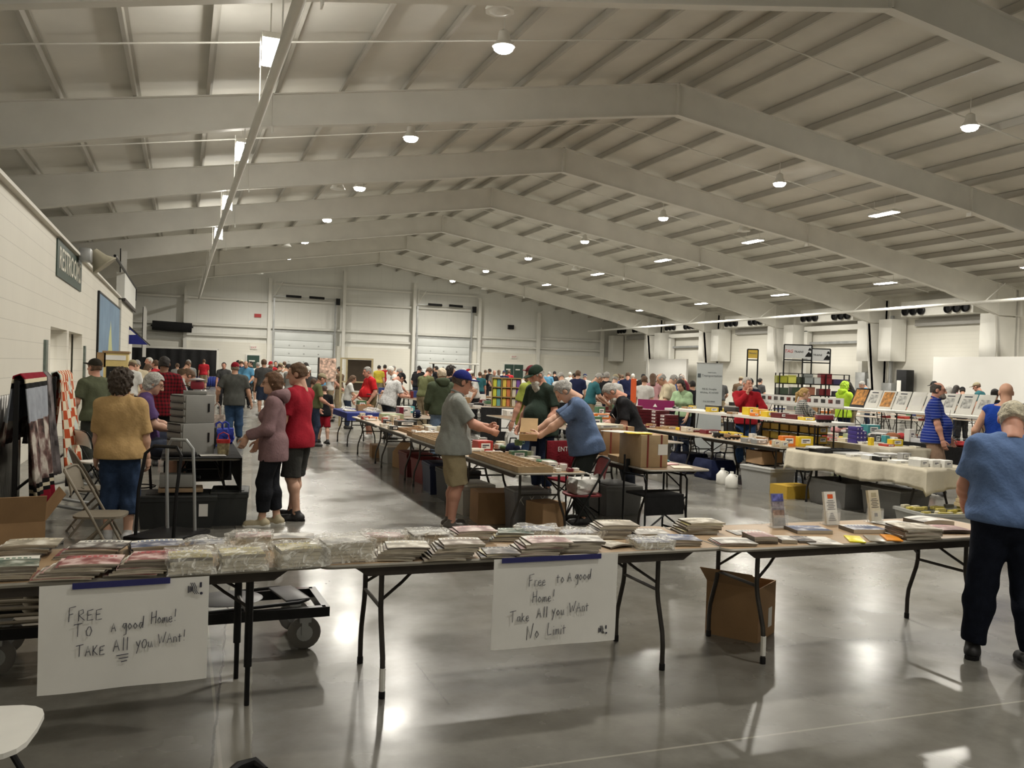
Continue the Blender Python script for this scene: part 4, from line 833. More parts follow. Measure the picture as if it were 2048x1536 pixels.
def holder(x, y, rz, col, label, kind):
    t = thing('brochure_holder', label, 'brochure holder', (x, y, TZ), rz); Mx = Matrix.Rotation(R(-14), 3, 'X')
    MB().box((0, .03, .003), (.115, .09, .004)).box((0, .035, .07), (.115, .003, .14), M=None).box((-.056, .02, .05), (.003, .05, .1)).box((.056, .02, .05), (.003, .05, .1)).box((0, -.004, .045), (.115, .003, .085)).build('acrylic_stand', CLEAR, t)
    o = MB().box((0, 0, .117), (.10, .022 if kind else .006, .225)).build('leaflets', GLOSS, t, loc=(0, .012, .004), color=col); o.rotation_euler.x = R(-12)
    if kind == 0:
        for i, c in enumerate(((.12, .13, .4), (.25, .22, .25), (.3, .2, .16), (.22, .2, .18))):
            MB().box((0, -.0045, .20 - i * .055), (.09, .002, .05)).build('photo', mat('collage_photo', objcol=True, rough=.3, noise=.6, nscale=40), o, color=c)
    else:
        MB().box((0, -.0125, .195), (.045, .002, .03)).build('heading', GLOSS, o, color=(.75, .12, .03) if kind == 1 else (.5, .45, .3))
        mb = MB()
        for i in range(6): mb.box((0, -.0125, .165 - i * .012), (.05 + .02 * (i % 2), .001, .003))
        if kind == 1:
            for i in range(5): mb.box((0, -.0125, .075 - i * .012), (.022 + .011 * i, .001, .006))
        else: mb.box((0, -.0125, .05), (.03, .001, .025))
        mb.build('print', INK, o)
    return t
holder(3.87, 5.05, R(-4), (.3, .28, .3), 'clear holder with a photo collage leaflet under purple sky', 0)
holder(4.34, 5.08, 0, (.78, .77, .72), 'clear holder with white leaflets with orange heading', 1); holder(4.76, 5.11, R(4), (.72, .66, .5), 'clear holder with cream leaflets', 2)

# cardboard carton under the brochure table
def carton(label, x, y, rz, w, d, h, open_=False, name='cardboard_box', m=None, group=None, flaps=(), z=0., lab=None, col=None):
    t = thing(name, label, 'box', (x, y, z), rz, group); m = m or CARD; k = .004; mb = MB()
    mb.box((0, 0, k), (w, d, 2 * k)).box((-w / 2, 0, h / 2), (2 * k, d, h)).box((w / 2, 0, h / 2), (2 * k, d, h)).box((0, -d / 2, h / 2), (w, 2 * k, h)).box((0, d / 2, h / 2), (w, 2 * k, h))
    if not open_: mb.box((0, 0, h - k), (w, d, 2 * k))
    o = mb.build('carton', m, t, color=col)
    for f, a in flaps:      # side, opening angle
        L = d / 2 if f in 'lr' else d / 2; c = MB(); ww = d if f in 'lr' else w
        c.box((0, L / 2, 0), (ww, L, .005)); fo = c.build('flap', m, t, color=col); fo.location = {'l': (-w / 2, 0, h), 'r': (w / 2, 0, h), 'f': (0, -d / 2, h), 'b': (0, d / 2, h)}[f]
        fo.rotation_euler = (R(a), 0, {'l': R(90), 'r': R(-90), 'f': R(180), 'b': 0}[f])
    if lab: MB().box((lab[0], -d / 2 - .006, lab[1]), (lab[2], .003, lab[3])).build('paper_label', PAPER, t)
    return t
carton('open brown cardboard carton with white label under the brochure table', 3.65, 5.16, R(35), .34, .36, .36, True, lab=(.06, .13, .07, .13), flaps=(('l', 40),))

# chair dolly under the table, with folded chairs
t = thing('chair_dolly', 'black steel chair dolly on casters under the take-all table', 'dolly', (0, 5.72, 0), R(2))
mb = MB()
for q in (-.24, .24): mb.bar((-1.05, q, .235), (.86, q, .235), .045, .06)
for u in (-1.05, -.1, .86): mb.bar((u, -.26, .235), (u, .26, .235), .045, .06)
mb.build('frame', mat('gloss_black_steel', (.012, .012, .013), .25, .5), t)
for u in (-.92, .74):
    for q in (-.2, .2):
        c = MB().lathe([(.088, -.018), (.1, -.012), (.1, .012), (.088, .018)], 20, (u, q, .1), Matrix.Rotation(R(90), 3, 'X')).build('caster', mat('grey_rubber', (.22, .21, .2), .6), t)
        MB().lathe([(.05, -.02), (.05, .02)], 14, (u, q, .1), Matrix.Rotation(R(90), 3, 'X')).box((u, q, .185), (.07, .09, .03)).box((u, q - .028, .14), (.04, .008, .1)).box((u, q + .028, .14), (.04, .008, .1)).build('fork', GALV, c)
TANP = mat('beige_chair_paint', (.21, .18, .135), .5, .2, noise=.08); GREYP = mat('dark_grey_seat', (.07, .07, .075), .4)
def folded_chair(label, x, y, z, rz, fm, sm, group=None):
    t = thing('folded_chair', label, 'folding chair', (x, y, z), rz, group)
    MB().tube([(-.44, -.21, .012), (.36, -.21, .012), (.44, -.15, .012), (.44, .15, .012), (.36, .21, .012), (-.44, .21, .012)], .011, 8).build('frame', fm, t)
    MB().lathe([(.19, -.006), (.2, 0), (.19, .006)], 24, (-.02, 0, .028), Matrix.Diagonal((1.05, .95, 1))).build('seat', sm, t)
    MB().rbox((.36, 0, .02), (.15, .36, .014), .006).build('backrest', sm, t); return t
folded_chair('folded dark grey chair lying on the dolly to the right of the beige ones', .32, 5.70, .268, R(12), BLACKM, GREYP)
for i in range(6): folded_chair('folded beige chair in the pile on the dolly below the take-all table', -.60 + rnd.uniform(-.02, .02), 5.72, .268 + .037 * i, R(rnd.uniform(-3, 3)), TANP, TANP, 'folded beige chairs on the dolly')
# floor crack, bag strap and litter by the camera
tag(MB().tube([(.20, 3.86, .012), (.27, 3.93, .02), (.34, 3.95, .022), (.38, 3.89, .012)], [.012, .024, .024, .012], 8).build('bag_strap', BLACKM), 'black bag strap end on the floor at the lower edge', 'bag')
# ================================================================ left side of the hall
def folding_chair(label, x, y, rz, fm, sm, group=None):
    t = thing('folding_chair', label, 'folding chair', (x, y, 0), rz, group); r = .0115     # faces +y
    for q in (-1, 1):
        MB().tube([(q * .205, .23, 0), (q * .205, .215, .02), (q * .21, .0, .44), (q * .21, -.20, .80), (q * .19, -.225, .835)], r, 8).build('front_leg', fm, t)
        MB().tube([(q * .18, -.24, 0), (q * .185, -.05, .26), (q * .19, .13, .435)], r, 8).build('rear_leg', fm, t)
    MB().tube([(-.19, -.225, .835), (-.12, -.235, .845), (.12, -.235, .845), (.19, -.225, .835)], r, 8).tube([(-.18, -.19, .06), (.18, -.19, .06)], .008, 6).tube([(-.205, .16, .12), (.205, .16, .12)], .008, 6).build('crossbar', fm, t)
    n = 20; pl = [(.195 * math.copysign(abs(math.cos(a)) ** .55, math.cos(a)), .02 + .2 * math.copysign(abs(math.sin(a)) ** .55, math.sin(a))) for a in np.linspace(0, 2 * math.pi, n, False)]
    MB().prism(pl, .437, .455, 'z').build('seat', sm, t, smooth=False)
    P = [[(.2 * (i / 8 - .5) * 2, -.165 - .10 * j / 4 * .6 - .02 + .025 * abs(i / 4 - 1) ** 2, .66 + .19 * j / 4 - (.03 * abs(i / 4 - 1) ** 4 if j in (0, 4) else 0)) for i in range(9)] for j in range(5)]
    Q = [[(p[0], p[1] - .012, p[2]) for p in row] for row in P]; mb = MB().grid(P[::-1]).grid(Q)
    e = [P[0], P[4]]; f = [Q[0], Q[4]]
    for a, b in zip(e, f): mb.grid([a, b])
    mb.grid([[r_[0] for r_ in P], [r_[0] for r_ in Q]]).grid([[r_[-1] for r_ in P], [r_[-1] for r_ in Q]]); mb.build('backrest', sm, t)
    return t
folding_chair('beige metal folding chair nearest the camera by the quilts, seat empty', -.62, 8.12, R(-98), TANP, TANP)
folding_chair('second beige folding chair behind the woman in the mustard top', -.78, 9.75, R(-80), TANP, TANP)
folding_chair('folding chair with white plastic back and black frame near the wall', -.98, 12.3, R(-60), BLACKM, PLASTICW)
folding_chair('white seated folding chair cut off at the lower left corner', -.67, 3.47, R(-95), BLACKM, PLASTICW).scale = (1.2, 1.05, 1)

# quilts over wooden racks
def scene_fn(nt, tc, src):
    L = nt.links.new; X, Y, Z = sep(nt, tc); v = nd(nt, 'ShaderNodeTexNoise'); v.inputs['Scale'].default_value = 6; v.inputs['Detail'].default_value = 6; L(tc, v.inputs['Vector'])
    r = nd(nt, 'ShaderNodeValToRGB'); e = r.color_ramp.elements; e[0].position = .36; e[0].color = (.03, .022, .02, 1); e[1].position = .64; e[1].color = (.55, .5, .44, 1); m = e.new(.5); m.color = (.17, .10, .09, 1); L(v.outputs['Fac'], r.inputs[0])
    sky = mixc(nt, v.outputs['Fac'], (.2, .21, .24), (.42, .45, .5)); c = mixc(nt, mth(nt, 'GREATER_THAN', Z, 1.12), r.outputs[0], sky)
    for a, b, col in ((0, .40, (.23, .012, .025)), (.40, .44, (.01, .01, .01)), (.44, .475, (.62, .55, .4)), (.475, .52, (.01, .01, .01)), (1.44, 1.49, (.01, .01, .01)), (1.49, 1.53, (.62, .55, .4)), (1.53, 9, (.23, .012, .025))):
        c = mixc(nt, mth(nt, 'MULTIPLY', mth(nt, 'GREATER_THAN', Z, a), mth(nt, 'LESS_THAN', Z, b)), c, col)
    return c
def patch_fn(nt, tc, src):
    ck = nd(nt, 'ShaderNodeTexChecker'); ck.inputs['Scale'].default_value = 9; ck.inputs[1].default_value = (.45, .08, .03, 1); ck.inputs[2].default_value = (.68, .6, .45, 1); nt.links.new(tc, ck.inputs['Vector'])
    w = nd(nt, 'ShaderNodeTexVoronoi'); w.inputs['Scale'].default_value = 2.2; nt.links.new(tc, w.inputs['Vector'])
    n = nd(nt, 'ShaderNodeTexNoise'); n.inputs['Scale'].default_value = 25; nt.links.new(tc, n.inputs['Vector'])
    pale = mixc(nt, n.outputs['Fac'], (.35, .5, .52), (.75, .72, .6)); return mixc(nt, mth(nt, 'GREATER_THAN', w.outputs['Distance'], .36), pale, ck.outputs[0])
QUILT1 = mat('photo_print_quilt', rough=.95, fn=scene_fn, bump=.3, bscale=14, spec=.1); QUILT2 = mat('patchwork_quilt', rough=.95, fn=patch_fn, bump=.3, bscale=14, spec=.1)
def drape(y0, y1, ztop, zr, zl, m, name, parent, seed, spread=.1, u0=0):
    N, Mn = 26, 30; P = []
    for i in range(N + 1):
        y = y0 + (y1 - y0) * i / N; row = []
        for j in range(Mn + 1):
            s = j / Mn; 
            if s < .42: k = 1 - s / .42; z = ztop - (ztop - zl) * k; x = -.05 - spread * k
            elif s < .5: a = math.pi * (1 - (s - .42) / .08); z = ztop + .05 * math.sin(a); x = .05 * math.cos(a)
            else: k = (s - .5) / .5; z = ztop - (ztop - zr) * k; x = .05 + spread * k
            f = abs(s - .46) * 2; x += (.035 * math.sin(i * .9 + seed) + .02 * math.sin(i * 2.1 + seed * 2)) * f; row.append((u0 + x, y + .02 * math.sin(j * .4 + seed) * f, z))
        P.append(row)
    o = MB().grid(P).build(name, m, parent); md = o.modifiers.new('s', 'SOLIDIFY'); md.thickness = .012; md.offset = 0; return o
def rack(label, x, y, L, h):
    t = thing('quilt_rack', label, 'rack', (x, y, 0))
    for q in (-L / 2, L / 2):
        MB().bar((0, q, .03), (0, q, h), .04, .05, up=(0, 1, 0)).build('post', BLACKM, t); MB().tube([(-.3, q, .03), (.0, q, .10), (.34, q, .03), (.42, q, .02)], .022, 6).build('foot', GALV, t)
    MB().tube([(0, -L / 2, h), (0, L / 2, h)], .02, 8).tube([(0, -L / 2, .5), (0, L / 2, .5)], .015, 8).build('rail', BLACKM, t); return t
rack('near quilt rack with grey metal feet', -1.42, 10.2, 1.9, 1.50); rack('farther quilt rack holding the orange patchwork quilt', -1.40, 12.4, 1.5, 1.50)
def quilt(lab, x, y0, y1, m, seed, zr, zl, sp): return tag(drape(y0, y1, 1.53, zr, zl, m, 'quilt', None, seed, sp, x), lab, 'quilt')
quilt('red bordered quilt printed with a train scene draped over the near rack', -1.42, 9.32, 10.75, QUILT1, 1, .24, .9, .10)
quilt('grey and dark photo quilt hung beside the red bordered one', -1.42, 10.80, 11.12, mat('dark_photo_quilt', (.16, .14, .14), .95, noise=.7, nscale=7, bump=.3, bscale=14), 3, .45, .8, .08)
quilt('orange and cream patchwork quilt on the farther rack', -1.40, 11.75, 12.95, QUILT2, 5, .42, .5, .12)
def corr_fn(nt, tc, src):
    n = nd(nt, 'ShaderNodeTexNoise'); mp = nd(nt, 'ShaderNodeMapping'); mp.inputs['Scale'].default_value = (6, 6, .8); nt.links.new(tc, mp.inputs['Vector']); n.inputs['Scale'].default_value = 1.6; n.inputs['Detail'].default_value = 3; nt.links.new(mp.outputs[0], n.inputs['Vector'])
    return mixc(nt, n.outputs['Fac'], (.08, .075, .065), (.26, .25, .23))
mb = MB(); P = [[(-1.78 + .02 * math.sin(i * 1.57), 8.4 + i * .035, z) for z in (0, .65, 1.32)] for i in range(98)]
o = mb.grid(P).build('corrugated_screen', mat('weathered_corrugated_steel', rough=.35, metal=.6, fn=corr_fn)); o.modifiers.new('s', 'SOLIDIFY').thickness = .006; tag(o, 'grey corrugated metal screen standing behind the quilts', 'screen')
carton('open brown cardboard box full of papers at the left edge', -1.27, 7.95, R(12), .5, .5, .46, True, flaps=(('r', 55), ('f', 60)))
tag(MB().rbox((0, 0, .2), (.42, .40, .4), .01).build('paper_stack', PAPER, loc=(-1.27, 7.95, .01), rz=R(12)), 'stack of white papers inside the open box at the left edge', 'paper')

# hand truck
t = thing('hand_truck', 'folding cart with two bent tube handles, one black and one grey, by the dark bins', 'hand truck', (-.17, 8.75, 0), R(-35))
MB().tube([(-.2, -.05, .12), (-.2, -.02, .55), (-.19, .05, .88), (-.12, .08, .95), (.12, .08, .95), (.19, .05, .88), (.2, -.02, .55), (.2, -.05, .12)], .016, 8).build('handle', BLACKM, t)
MB().tube([(-.15, .35, .12), (-.15, .32, .6), (-.14, .30, .92), (-.08, .28, 1.0), (.08, .28, 1.0), (.14, .30, .92), (.15, .32, .6), (.15, .35, .12)], .016, 8).build('grey_handle', GALV, t)
MB().rbox((0, .15, .12), (.5, .62, .04), .01).build('platform', BLACKM, t)
for a in (-.2, .2):
    for b in (-.1, .4): MB().lathe([(.045, -.012), (.05, 0), (.045, .012)], 12, (a, b, .051), Matrix.Rotation(R(90), 3, 'Y')).build('wheel', BLACKM, t)

# black table with cabinets, bins and bags
t = folding_table('black plastic table carrying the grey drawer cabinets', .22, 10.75, R(90), 1.85, .78, top='brown')
for c in t.children:
    if c.name.startswith('tabletop'): c.data.materials[0] = BLACKM
BCL = mat('black_cloth', (.008, .008, .009), .95, noise=.3, nscale=9, bump=.3, bscale=20)
tag(fixn(MB().box((.615, 10.72, .56), (.012, 1.9, .36)).box((.22, 11.69, .5), (.8, .012, .46)).box((.22, 10.72, .742), (.80, 1.88, .006)).build('table_cloth', BCL, smooth=False)), 'black cloth over the table with the drawer cabinets', 'cloth')
GREYC = mat('grey_painted_steel', (.27, .27, .255), .5, .1, noise=.04)
def drawers(lab, x, y, z, w, d, h, n):
    t = thing('drawer_cabinet', lab, 'cabinet', (x, y, z), R(27)); MB().rbox((0, 0, h / 2), (w, d, h), .008).build('cabinet_body', GREYC, t)
    for i in range(n):
        dz = h / n; o = MB().rbox((-w / 2 - .006, 0, dz * (i + .5)), (.02, d * .94, dz * .82), .004).build('drawer', GREYC, t); MB().box((-w / 2 - .02, 0, dz * (i + .5) + dz * .36), (.012, d * .8, dz * .14)).build('handle', BLACKM, o)
    MB().box((w / 2 - .07, -d / 2 - .003, h * .55), (.02, .006, h * .3)).build('slot', BLACKM, t); return t
drawers('lower grey cabinet with four dark slotted drawers on the black table', .11, 10.22, .746, .36, .34, .34, 4); drawers('upper grey drawer cabinet stacked on the lower one', .12, 10.25, 1.087, .33, .34, .30, 4)
t = thing('model_display', 'small red and metal model with wire frame on top of the grey cabinets', 'model', (.14, 10.24, 1.39)); MB().rbox((0, 0, .02), (.24, .16, .04), .005).build('base', GREYC, t); MB().rbox((.02, 0, .10), (.14, .1, .09), .02).build('body', PAINT, t, color=(.3, .02, .04)); MB().lathe([(.07, 0), (.09, .01), (.02, .03)], 14, (.02, 0, .15)).build('dish', GALV, t); MB().tube([(-.1, 0, .04), (-.14, 0, .1), (.14, .02, .06), (.16, 0, .1)], .005, 5).build('wire', BLACKM, t)
def bin_(lab, x, y, rz, w, d, h, col, lid=True, z=0., group=None, clear=False, name='storage_bin'):
    t = thing(name, lab, 'bin', (x, y, z), rz, group); m = mat('clear_bin_plastic', (.55, .56, .56), .3, alpha=.55) if clear else PAINT
    a = [(-w * .45, -d * .45), (w * .45, -d * .45), (w * .45, d * .45), (-w * .45, d * .45)]; b = [(q[0] / .9, q[1] / .9) for q in a]; V = [(*p, 0) for p in a] + [(*p, h) for p in b]; Vi = [(p[0] * .96, p[1] * .96, p[2] + (.006 if p[2] == 0 else 0)) for p in V]
    mb = MB().add(V + Vi, [(3, 2, 1, 0), (0, 1, 5, 4), (1, 2, 6, 5), (2, 3, 7, 6), (3, 0, 4, 7), (8, 9, 10, 11), (12, 13, 9, 8), (13, 14, 10, 9), (14, 15, 11, 10), (15, 12, 8, 11), (4, 5, 13, 12), (5, 6, 14, 13), (6, 7, 15, 14), (7, 4, 12, 15)])
    for q in (-1, 1): mb.box((0, q * d / 2, h - .02), (w * 1.02, .014, .035)).box((q * w / 2, 0, h - .02), (.014, d, .035))
    mb.build('tub', m, t, color=col, smooth=False)
    if lid: MB().rbox((0, 0, h + .012), (w * 1.03, d * 1.03, .03), .01).build('lid', m if not clear else WHITEM, t, color=tuple(min(1, c * 1.3 + .01) for c in col)); MB().rbox((0, 0, h + .03), (w * .8, d * .8, .012), .005).build('lid_ridge', PAINT, t, color=col)
    return t
o = bin_('long dark storage bin with white picture label under the black table', .0, 10.1, R(-3), .78, .5, .32, (.022, .024, .024)); MB().box((.26, -.237, .19), (.09, .004, .13)).build('picture_label', PAPER, o, loc=(0, -.012, 0))
bin_('shorter dark storage bin at the table end toward the aisle', .53, 10.18, R(-5), .38, .52, .34, (.03, .033, .033))
t = thing('carton_tray', 'shallow wooden tray holding a grey box on the dark bin', 'tray', (.02, 9.98, .38)); MB().rbox((0, 0, .02), (.44, .3, .04), .006).build('tray', mat('tan_wood', (.28, .19, .11), .6, noise=.15), t)
tag(MB().rbox((0, 0, .07), (.34, .22, .13), .005).build('grey_box', GREYC, loc=(-.02, 9.98, .425)), 'open grey box on the wooden tray above the dark bins', 'box')
tag(MB().rbox((0, 0, .003), (.26, .2, .005), .001).build('price_sheet', PAPER, loc=(.33, 9.98, .752), rz=R(4)), 'white price sheet lying at the front of the black table', 'paper')
tag(MB().rbox((0, 0, .02), (.3, .14, .04), .008).build('tool_case', BLACKM, loc=(.02, 9.93, .75)), 'flat black case left of the white price sheet', 'case')
def tote(lab, x, y, z, w, d, h, col, m=None, rz=0):
    t = thing('tote_bag', lab, 'bag', (x, y, z), rz); bm = bmesh.new(); bmesh.ops.create_cube(bm, size=1); bmesh.ops.subdivide_edges(bm, edges=list(bm.edges), cuts=6, use_grid_fill=True)
    for v in bm.verts:
        p = v.co; k = .8 + .2 * math.cos(p.z * 2.5); v.co = Vector((p.x * w * k, p.y * d * k, (p.z + .5) * h)) + Vector((1, 1, 0)) * .008 * noise3(p * .4, 20)
    bm.verts.index_update(); MB().add([v.co for v in bm.verts], [[v.index for v in f.verts] for f in bm.faces]).build('bag', m or CLOTH, t, color=col); bm.free()
    for q in (-1, 1): MB().tube([(-w * .2, q * d * .3, h * .95), (-w * .18, q * d * .3, h * 1.3), (0, q * d * .3, h * 1.42), (w * .18, q * d * .3, h * 1.3), (w * .2, q * d * .3, h * .95)], .009, 6).build('strap', CLOTH, t, color=col)
    return t
FLOR = mat('floral_print', (.4, .33, .27), .9, noise=.75, nscale=20)
tote('bright blue bulging bag at the end of the black table', .44, 11.25, .746, .2, .2, .2, (.04, .06, .35)); tote('second bright blue bag by the aisle end', .52, 11.52, .746, .2, .18, .19, (.05, .07, .38))
tote('tall floral print tote bag behind the blue bags', .43, 11.86, .72, .2, .12, .36, (.4, .3, .25), FLOR); tote('black shoulder bag beside the floral tote', .24, 11.86, .72, .26, .14, .34, (.012, .012, .013))
tote('dark grey slumped bag between the cabinets and the blue bags', .30, 10.95, .746, .2, .3, .24, (.04, .045, .05)); tote('white plastic bag behind the dark slumped bag', .22, 11.38, .746, .2, .2, .28, (.6, .6, .58))
t = thing('gift_pail', 'round printed pail with red rim and handle on the black table corner', 'pail', (.44, 10.1, .746)); MB().lathe([(.055, 0), (.07, .15)], 18).build('pail', mat('printed_pail', (.32, .27, .15), .5, noise=.5, nscale=30), t); MB().lathe([(.071, .13), (.073, .165), (.066, .165), (.064, .14)], 18).build('rim', RED, t); MB().tube([(-.065, 0, .15), (-.05, 0, .22), (0, 0, .245), (.05, 0, .22), (.065, 0, .15)], .006, 6).build('handle', RED, t)
t = thing('bar_stool', 'tall black stool under the woman in the purple top', 'stool', (-.42, 11.0, 0)); MB().lathe([(.16, .70), (.17, .73), (.16, .76)], 18).build('seat', BLACKM, t)
for a in range(4): MB().tube([(.12 * math.cos(a * 1.571 + .785), .12 * math.sin(a * 1.571 + .785), .71), (.2 * math.cos(a * 1.571 + .785), .2 * math.sin(a * 1.571 + .785), 0)], .012, 6).build('leg', BLACKM, t)
MB().tube([(.17 * math.cos(a), .17 * math.sin(a), .3) for a in np.linspace(0, 6.283, 17)], .008, 5).build('foot_ring', BLACKM, t)

# fittings of the left wall
SGREEN = mat('sign_green', (.035, .06, .045), .5)
t = thing('wall_sign', 'green RESTROOMS sign with cream letters high on the left block wall', 'sign', (UWL + .012, 22.0, 3.74)); MB().box((0, 0, 0), (.03, 4.5, .74)).build('board', SGREEN, t)
text_mb('RESTROOMS', .66, basis((.02, 0, 0), (0, 1, 0), (0, 0, 1)), .004, sx=1.07).build('lettering', mat('cream_letters', (.72, .69, .6), .5), t)
def mural_fn(nt, tc, src):
    X, Y, Z = sep(nt, tc); n = nd(nt, 'ShaderNodeTexNoise'); n.inputs['Scale'].default_value = 1.2; n.inputs['Detail'].default_value = 5; nt.links.new(tc, n.inputs['Vector'])
    c = mixc(nt, n.outputs['Fac'], (.07, .14, .26), (.22, .36, .5)); g = mth(nt, 'ADD', mth(nt, 'ABSOLUTE', mth(nt, 'ADD', Y, mth(nt, 'MULTIPLY', mth(nt, 'SUBTRACT', n.outputs['Fac'], .5), .8))), mth(nt, 'MULTIPLY', mth(nt, 'ADD', Z, .1), .9))
    c = mixc(nt, mth(nt, 'MULTIPLY', mth(nt, 'LESS_THAN', g, .75), .8), c, (.6, .6, .2)); c = mixc(nt, mth(nt, 'MULTIPLY', mth(nt, 'LESS_THAN', Z, -.85), .7), c, (.3, .36, .42)); return c
t = thing('wall_mural', 'tall blue painted panel with a yellow plume on the left wall', 'mural', (UWL + .02, 33.8, 2.35)); MB().box((0, 0, 0), (.05, 9.4, 2.7)).build('painting', mat('blue_mural', rough=.5, fn=mural_fn), t)
mb = MB()
for y in (-4.75, 4.75): mb.box((0, y, 0), (.08, .12, 2.8))
for z in (-1.38, 1.38): mb.box((0, 0, z), (.08, 9.6, .06))
mb.build('frame', BLACKM, t)
t = thing('floodlight', 'beige floodlight fixture on top of the left wall above the RESTROOMS sign', 'floodlight', (UWL + .14, 23.4, HW - .05)); MB().rbox((.05, 0, .1), (.25, .5, .3), .02).build('bracket', GALV, t); MB().lathe([(.12, 0), (.2, .25), (.33, .42), (.31, .44)], 16, (.15, .5, .25), Matrix.Rotation(R(140), 3, 'Y')).build('reflector', mat('beige_reflector', (.4, .37, .28), .5), t)
t = thing('awning_box', 'pale boxed awning at the far end of the left block wall', 'awning', (UWL, 42.6, 0)); MB().box((-.6, 0, 2.05), (1.4, 8.6, 4.1)).build('stall', BLK, t); MB().box((.05, 0, 4.66), (.3, 8.7, 1.0)).build('canopy', LINER, t); MB().box((.2, 0, 4.1), (.08, 8.7, .12)).build('fascia', APRON, t); MB().tube([(.2, -10, 5.2), (.2, 4.3, 5.2), (.2, 4.3, 4.6)], .05, 6).build('rail', BLACKM, t)
t = thing('hanging_flag', 'blue and white triangular flag hung on a slanting pole beyond the left wall', 'flag', (-2.1, 44, 0)); mb = MB(); mb.prism([(-.55, 3.55), (-.55, 2.45), (.62, 2.45)], -.012, .012); fixn(mb.build('cloth', CLOTH, t, color=(.025, .03, .18), smooth=False))
fixn(MB().prism([(-.55, 3.0), (-.15, 3.1), (.1, 2.88), (-.3, 2.86), (-.55, 2.6)], -.02, .02).build('white_band', PAPER, t, smooth=False)); MB().tube([(-.6, 0, 3.62), (.7, 0, 2.42)], .025, 6).build('pole', BLACKM, t); MB().tube([(-.6, 0, 3.62), (-.6, 0, 0)], .03, 6).build('post', BLACKM, t)
t = thing('feather_banner', 'narrow white feather banner standing beyond the flag', 'banner', (-1.9, 50, 0)); MB().prism([(-.05, 1.9), (.12, 1.9), (.12, 4.3), (.02, 4.55), (-.05, 4.5)], -.01, .01).build('cloth', PAPER, t, smooth=False); MB().tube([(-.07, 0, 0), (-.07, 0, 4.5)], .02, 6).lathe([(.25, 0), (.25, .03)], 12).build('pole', BLACKM, t)
t = thing('hanging_banner', 'narrow white banner hung above the left wall end', 'banner', (-2.35, 40, 0)); MB().box((0, 0, 5.45), (.22, .03, 1.5)).build('cloth', PAPER, t); MB().tube([(-.12, 0, 4.2), (-.14, 0, 6.3)], .025, 6).build('pole', BLACKM, t)
t = thing('wooden_booth', 'tall yellow and wood ticket booth standing by the left wall', 'booth', (-1.55, 24.2, 0)); WDB = mat('booth_wood', (.3, .19, .09), .5, noise=.2, nscale=6); YLW = mat('booth_yellow', (.55, .43, .17), .5, noise=.05)
MB().rbox((0, .3, .95), (.56, .6, 1.9), .01).build('body', YLW, t); MB().box((-.33, .3, 1.72), (.2, .6, .36)).build('side_box', WDB, t); MB().box((0, .3, 1.92), (.62, .66, .05)).build('roof', WDB, t); MB().box((-.08, -.01, 1.25), (.26, .03, .62)).build('window', BLACKM, t); MB().box((-.06, -.02, 1.28), (.12, .02, .3)).build('picture', PAPER, t); MB().box((0, -.01, 1.78), (.46, .03, .12)).build('header_board', PAPER, t); MB().box((.2, -.01, 1.1), (.1, .02, .9)).build('slot_panel', BLACKM, t)
# black back curtain, blue skirted table
t = thing('pipe_drape', 'wide black pipe and drape curtain against the far wall', 'curtain', (-.6, 68.8, 0)); P = [[(x, .06 * math.sin(x * 9), z) for z in (0.02, 1.3, 2.62)] for x in np.linspace(-3.0, 2.95, 120)]; o = MB().grid(P).build('curtain', BCL, t); o.modifiers.new('s', 'SOLIDIFY').thickness = .01
mb = MB()
for x in (-3.1, 3.05): mb.box((x, 0, 1.35), (.08, .08, 2.7))
mb.box((-.02, 0, 2.7), (6.2, .08, .08)); mb.build('frame', WHITEM, t)
BLUE = mat('royal_blue_cloth', (.02, .035, .2), .9, noise=.15, nscale=12)
for i, x in enumerate((-.9, 1.1)):
    t = folding_table('blue skirted table before the black drape, %s' % ['left of the red shirted man', 'right of the red shirted man'][i], x + .9, 66.8, 0, 1.9, .76, far=True); P = [[(xx, -.39 + .02 * math.sin(xx * 40), z) for z in (.03, .4, .74)] for xx in np.linspace(-.95, .95, 60)]; o = MB().grid(P).build('skirt', BLUE, t); o.modifiers.new('s', 'SOLIDIFY').thickness = .01
# ================================================================ sellers' tables and goods
TABS = []       # (x0, x1, y0, y1, z)  free surfaces
PLACED = {}
def tab(label, x, y, rz, L=2.42, Wd=.76, h=.735, top='brown', far=False, group=None, legs=True):
    t = folding_table(label, x, y, rz, L, Wd, h, top, group, far, legs)
    a, b = (Wd / 2, L / 2) if abs(math.sin(rz)) > .7 else (L / 2, Wd / 2); TABS.append((x - a, x + a, y - b, y + b, h + .001)); return t
RZ = R(90)
tab('centre row folding table with the compartment tray, end facing the front', 3.55, 9.5, RZ, top='wood'); tab('centre row folding table behind the man in the blue cap', 3.56, 11.95, RZ, top='wood'); tab('centre row folding table holding the greenish box and black case', 3.60, 14.4, RZ, top='wood'); tab('centre row folding table under the crumpled plastic bag', 3.64, 16.85, RZ, top='wood')
tab('folding table behind the centre row with the clear case and teal box', 4.62, 18.9, RZ); t = tab('blue topped folding table beside the red polo shirt', 3.75, 20.2, RZ, 2.0, far=False)
MB().box((0, 0, .742), (2.04, .78, .006)).box((0, .392, .68), (2.04, .006, .12)).box((0, -.392, .68), (2.04, .006, .12)).box((-1.02, 0, .66), (.006, .78, .16)).build('blue_cover', BLUE, t); TABS[-1] = (*TABS[-1][:4], .746)
tab('folding table with the big brown wooden cases and booklets', 5.13, 9.66, RZ, top='brown')
tab('oak folding table of boxed trains, end meeting the cloth covered table', 8.85, 12.3, RZ, top='wood'); tab('oak folding table of boxed trains, farther from the cloth covered table', 8.85, 14.75, RZ, top='wood'); tab('folding table with the long orange box behind the oak train tables', 8.9, 17.25, RZ)
